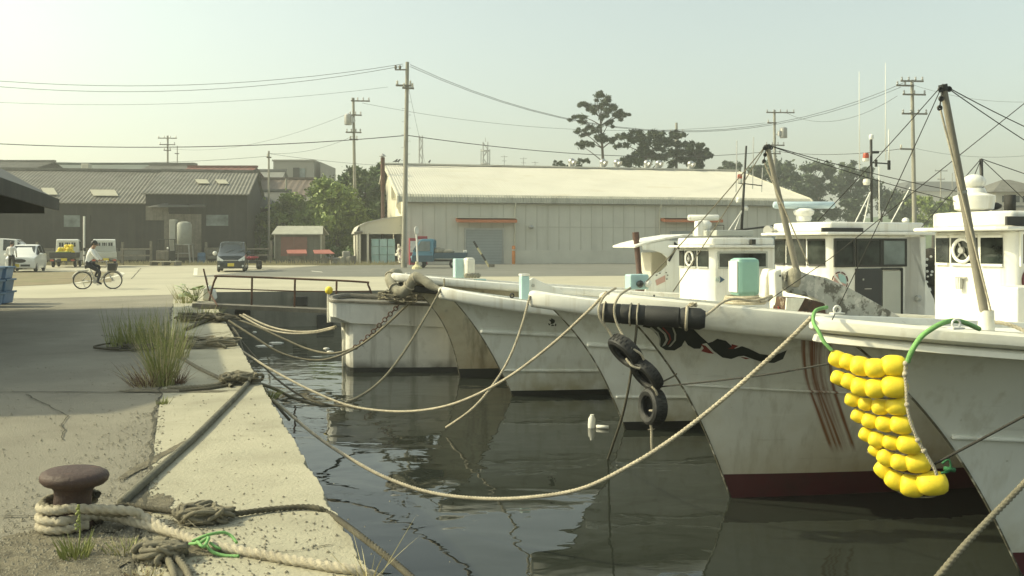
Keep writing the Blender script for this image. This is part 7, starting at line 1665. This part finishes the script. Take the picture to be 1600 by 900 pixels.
for k, (a, b) in enumerate((((945, 452), (934, 492)), ((960, 452), (950, 470)))): pass
tangle('rope_knot', 'frayed lashing at right end of log fender', P(1082, 479, 8.66), .03, 10, .006, rope_pale, 33, 1.2)
hang('deck_rope', 'pale laid rope lying at the foot of the right-hand derrick', [(1538, 505, 7.2), (1562, 504, 7.15), (1590, 512, 7.1), (1620, 528, 7.0), (1680, 560, 6.8)], .016, rope_pale, group='ropes on the bow rail')
hang('bow_rope', 'rope lashing over the stained boat rail, tied near its sacking', [(694, 436, 17.6), (694, 446, 17.5), (690, 452, 17.45)], .02, rope_grey, False, group='ropes on the bow rail')
# bundle of ropes and sticks at F's rail
fc = bmat(Fb) @ V(1.6, -.9, 1.45)
tangle('rope_tangle', 'brown tangle of ropes and sticks on the old work boat rail', P(635, 470, 19.7), .5, 18, .02, rope_grey, 41, .5)
m = MB()
for (x0, y0, x1, y1) in ((600, 455, 650, 476), (612, 478, 640, 458), (622, 470, 660, 462), (585, 474, 640, 470)): m.tube([P(x0, y0, 19.7), P(x1, y1, 19.6)], .02, 6)
tag(m.build('boat_pole', grass_dry), 'thin pale poles lying across the old work boat rail', 'poles')
# floating junk
t = thing('foam_bottle', 'white plastic bottle floating upright between two hulls', 'float', P(925, 671, 13.6) * 1); t.location.z = WZ; t.location = (P(925, 668, 13.6).x, 13.7, WZ)
m = MB(); m.lathe([(.05, -.05), (.055, .02), (.055, .14), (.03, .18), (.03, .2)], (0, 0, 0), (.06, 0, 1), 14); m.build('bottle', foam_white, t, smooth=True, auto=40)
m = MB(); m.tube([(.07, -.05, .025), (.25, -.1, .025)], .028, 10); tag(m.build('foam_stick', foam_white, smooth=True), 'white foam stick floating beside the upright bottle', 'float').location = t.location
for i, (px, py, lb, s) in enumerate(((432, 536, 'flat white scrap floating below the gangway, right one', (.22, .1)), (413, 541, 'larger pale scrap floating below the gangway, left one', (.26, .16)), (398, 519, 'tiny white fleck floating near the quay below the gangway', (.07, .05)), (510, 545, 'left one of the white scraps against the plumb bow', (.09, .07)), (516, 550, 'right one of the white scraps against the plumb bow', (.1, .06)), (452, 600, 'small pale fleck floating beyond the kerb knot', (.08, .05)))):
    p = G(px, py, WZ); m = MB(); m.sphere((p.x, p.y, WZ + .005), 1, 8, (s[0], s[1], .03)); tag(m.build('floating_scrap', foam_white, smooth=True), lb, 'scrap', 'white scraps afloat')

# ================================================================== GANGWAY
d0 = 22.4; gA, gB = P(306, 475, d0), P(596, 488, 22.6)
t = thing('gangway', 'rusty steel gangway plank with one pipe handrail from quay to boat', 'gangway')
dv = (gB - gA).normalized(); m = MB(); m.beam(gA, gB, .5, .05); pk = m.build('plank', wood_grey, t)
for s in (-.24, .24): m = MB(); m.beam(gA + V(0, s, -.02), gB + V(0, s, -.02), .05, .10); m.build('side_channel', wood_grey, t)
m = MB(); rail = [P(327, 470, 22.62), P(333, 445, 22.62), P(338, 434, 22.62), P(346, 431.5, 22.62), P(460, 435.5, 22.65), P(566, 440.5, 22.7), P(575, 445, 22.7), P(583, 467, 22.7)]
m.tube(catmull(rail, 5), .026, 8); m.build('handrail', rust, t, smooth=True)
m = MB(); m.tube([P(332, 450.5, 22.62), P(460, 455, 22.65), P(579, 456, 22.7)], .016, 7); m.build('mid_rail', rust, t)
for px, y0 in ((394, 433), (461, 435.5), (526, 438.5)): m = MB(); m.tube([P(px, y0, 22.63), P(px - 1, 482, 22.63)], .026, 8); m.build('stanchion', rust, t)
m = MB(); c = P(379, 489, 22.6); m.lathe([(.14, -.12), (.17, -.1), (.17, .1), (.14, .12)], c, (.35, 1, 0), 20); tag(m.build('tyre_fender', black, smooth=True, auto=40), 'dark tyre hung on the quay wall under the gangway', 'tyre')
m = MB(); p = bmat(Fb) @ V(-.44, 0, 1.66); m.lathe([(.05, 0), (.085, .04), (.085, .13), (.04, .17)], p, (.2, 0, 1), 12); tag(m.build('yellow_float', yellow, smooth=True), 'single small yellow float stuck on the bow post of the old work boat', 'float')
# black blocks standing in for dark openings in the far quay wall
for (px, py0, py1, w_) in ((458, 463, 478, 22), (495, 492, 514, 26)):
    y = apron_y((px - CX) / F * 30.5) ; a = P(px, py1, y - .02); c = P(px + w_, py0, y - .02); m = MB(); m.box(((a.x + c.x) / 2, (a.y) + .02, (a.z + c.z) / 2), (c.x - a.x, .12, c.z - a.z), .197); o = m.build('opening_block', black, bevel=.03); tag(o, 'dark block on the far quay wall, %s' % ('upper left one behind the handrail' if py0 < 470 else 'lower right one near the plumb bow'), 'fender', 'dark blocks on the far quay wall')
for i, (px, lb) in enumerate(((616, 'short pale post at the far quay edge, left of the sacking bow'), (625, 'shorter pale post at the far quay edge under the sacking bow'))):
    p = P(px, 470, 28); m = MB(); m.tube([(0, 0, -.6), (0, 0, .6 - .2 * i)], .09, 10); o = m.build('mooring_post', white_old, smooth=True, auto=40); o.location = (p.x, 30.4 + .2 * (p.x - C0.x) * 0 + 1.2, 0); tag(o, lb, 'post')

# ================================================================== WEEDS
def blades(name, label, base, n, h, spread, lean, mat, mat2=None, seed=1, w=.006, cat='grass'):
    rs = np.random.RandomState(seed); vs, qs, mi = [], [], []
    for i in range(n):
        a = rs.rand() * 6.283; r = spread * rs.rand() ** .7; p = np.array([base.x + r * math.cos(a), base.y + r * math.sin(a) * 1.0, 0.0])
        hh = h * (.25 + .75 * rs.rand() ** 1.1); dr = np.array([math.cos(a) * lean * (.2 + rs.rand()) + rs.normal() * .08, math.sin(a) * lean * .7 + rs.normal() * .08, 1.0]); dr /= np.linalg.norm(dr)
        side = np.array([rs.normal(), rs.normal() * .4, 0]); side /= np.linalg.norm(side) + 1e-6; ww = w * (.6 + .8 * rs.rand()); cur = np.array([dr[0], dr[1], -.3]) * rs.rand() * .8
        o = len(vs); K = 4
        for k in range(K + 1):
            f = k / K; c = p + dr * hh * f + cur * hh * f * f * .5; s_ = side * ww * (1 - f) ** .7
            vs += [c - s_, c + s_]
        for k in range(K): qs.append((o + 2 * k, o + 2 * k + 1, o + 2 * k + 3, o + 2 * k + 2)); mi.append(1 if (mat2 and rs.rand() < .3) else 0)
    ob = fast_mesh(name, vs, qs, [mat, mat2] if mat2 else mat, None, mi if mat2 else None)
    return tag(ob, label, cat)
blades('grass_clump', 'tall bright green grass clump at the kerb joint, tallest one', G(256, 603), 230, 1.08, .12, .42, grass_m, grass_dry, 1, .0042)
blades('grass_clump', 'tall grass clump behind the tallest one, leaning over the kerb', G(272, 560), 150, .9, .2, .42, grass_m, grass_dry, 2, .005)
blades('grass_clump', 'broad grass clump at left, in the shade of the open shed', G(212, 541), 240, .72, .42, .3, grass_m, None, 3, .0055)
blades('grass_clump', 'short grass joining the left clump and the tallest clump', G(245, 540), 150, .62, .4, .3, grass_m, grass_dry, 4, .0055)
blades('red_weed', 'reddish dry weed sprawling at the foot of the tallest grass', G(236, 602), 220, .42, .22, 1.0, grass_red, grass_dry, 5, .004, 'weed')
blades('red_weed', 'reddish weed right of the tallest grass foot', G(276, 600), 80, .3, .12, .9, grass_red, None, 6, .004, 'weed')
blades('small_weed', 'small bright weed growing before the bollard', G(118, 872), 130, .16, .07, .5, grass_m, None, 7, .0035, 'weed')
blades('small_weed', 'low weed tuft right of the small bright weed', G(198, 862), 120, .09, .11, .9, grass_m, grass_dry, 8, .003, 'weed')
blades('small_weed', 'dry straw tuft at bottom edge below front tangle', G(222, 905), 150, .06, .09, 1.0, grass_dry, grass_red, 9, .003, 'weed')
blades('small_weed', 'weed in the kerb joint between crossing cracks', G(254, 632), 60, .1, .06, .6, grass_m, None, 10, .004, 'weed')
blades('small_weed', 'dry stems over the quay edge at the front', G(574, 905, 0), 16, .34, .10, .9, grass_dry, None, 11, .003, 'weed')
blades('small_weed', 'green weed hanging on the quay edge by the knot', P(418, 622, 10.2), 90, .2, .12, .8, grass_m, None, 12, .005, 'weed').location = (0, 0, -.15)
blades('grass_clump', 'thin dry grass at the far end of the kerb near the gangway', G(288, 474), 40, .35, .25, .45, grass_m, grass_dry, 13, .01)
blades('grass_clump', 'grey-green weed tuft on the far kerb rope heap', G(312, 500), 160, .4, .4, .5, grass_m, grass_dry, 14, .008)
blades('grass_clump', 'sparse dry weed at far kerb, left of the big-leaf plant', G(282, 468), 50, .6, .2, .5, grass_dry, grass_m, 15, .008)
# seed stalk before the bollard
m = MB(); p = G(122, 868); m.tube(catmull([p, p + V(.01, 0, .12), p + V(.0, .01, .26)], 4), .004, 5)
for i in range(14): m.sphere(p + V(.002 + .006 * nrs.normal(), .006 * nrs.normal(), .14 + .009 * i), .008, 6)
tag(m.build('weed_stalk', grass_m, smooth=True), 'single upright weed stalk in front of the bollard', 'weed')
# pale big-leaved plant
t = thing('leafy_plant', 'pale big-leaved plant at the gangway foot', 'plant', G(306, 471)); t.scale = (1.15, 1.15, .9); rs = np.random.RandomState(4); m = MB(); st_m = MB()
for i in range(22):
    a = rs.rand() * 6.28; el = .2 + .6 * rs.rand(); c = V(.42 * rs.rand() * math.cos(a), .35 * rs.rand() * math.sin(a), .12 + .4 * rs.rand()); u = V(math.cos(a), math.sin(a), .5).normalized(); s_ = V(-math.sin(a), math.cos(a), 0); l = .14 + .08 * rs.rand()
    m.add([c - u * l * .3, c + s_ * l * .6, c + u * l * .7, c + u * l * 1.0 - V(0, 0, .03), c - s_ * l * .6], [(0, 1, 2), (1, 3, 2), (0, 2, 4), (4, 2, 3)]); st_m.tube([(0, 0, 0), c], .008, 4)
m.build('leaves', leaf_pale, t); st_m.build('stems', grass_m, t)
m = MB(); p = G(322, 470); m.prism([p + V(-.15, 0, 0), p + V(.25, 0, 0), p + V(.2, 0, .25), p + V(.02, 0, .42), p + V(-.12, 0, .36)], (0, .3, .05)); tag(m.build('stone_block', white_old, bevel=.06), 'pale broken stone beside the big-leaved plant', 'stone')
m = MB(); m.tube([G(340, 478, .1), P(326, 455, 22.9), P(318, 420, 23)], .02, 6); tag(m.build('bent_rod', rust), 'thin leaning rod standing at the gangway foot', 'rod')
blades('dry_verge_grass', 'dry tufts of grass along the verge below the small shed', V(-21, 69.2, 0), 2, .3, .5, .4, grass_dry, None, 30, .02)
rs = np.random.RandomState(9); vs, qs = [], []
for i in range(2600):
    x = -40 + 31 * rs.rand(); y = 68.6 + 4 * rs.rand(); h = .12 + .3 * rs.rand() ** 2; o = len(vs); dx = rs.normal() * .1
    vs += [(x - .03, y, 0), (x + .03, y, 0), (x + .005 + dx, y, h), (x - .005 + dx, y, h)]; qs.append((o, o + 1, o + 2, o + 3))
o = bpy.data.objects['dry_verge_grass']; bpy.data.objects.remove(o)
o = fast_mesh('verge_grass', vs, qs, grass_dry); o['kind'] = 'stuff'; o['label'] = 'dry yellow grass on the verge before the houses'; o['category'] = 'grass'

# ================================================================== HAZE
if HAZE:
    hm = bpy.data.materials.new('haze_air'); hm.use_nodes = True; nt = hm.node_tree; nt.nodes.clear()
    out = nt.nodes.new('ShaderNodeOutputMaterial'); pv = nt.nodes.new('ShaderNodeVolumePrincipled'); pv.inputs['Color'].default_value = (.95, .97, .90, 1); pv.inputs['Density'].default_value = HAZE; pv.inputs['Anisotropy'].default_value = .3
    nt.links.new(pv.outputs[0], out.inputs['Volume'])
    m = MB(); m.box((0, 1450, 18), (2000, 3300, 56)); o = m.build('haze', hm); o['kind'] = 'stuff'; o['label'] = 'thin warm morning haze in the air over the harbour'; o['category'] = 'haze'
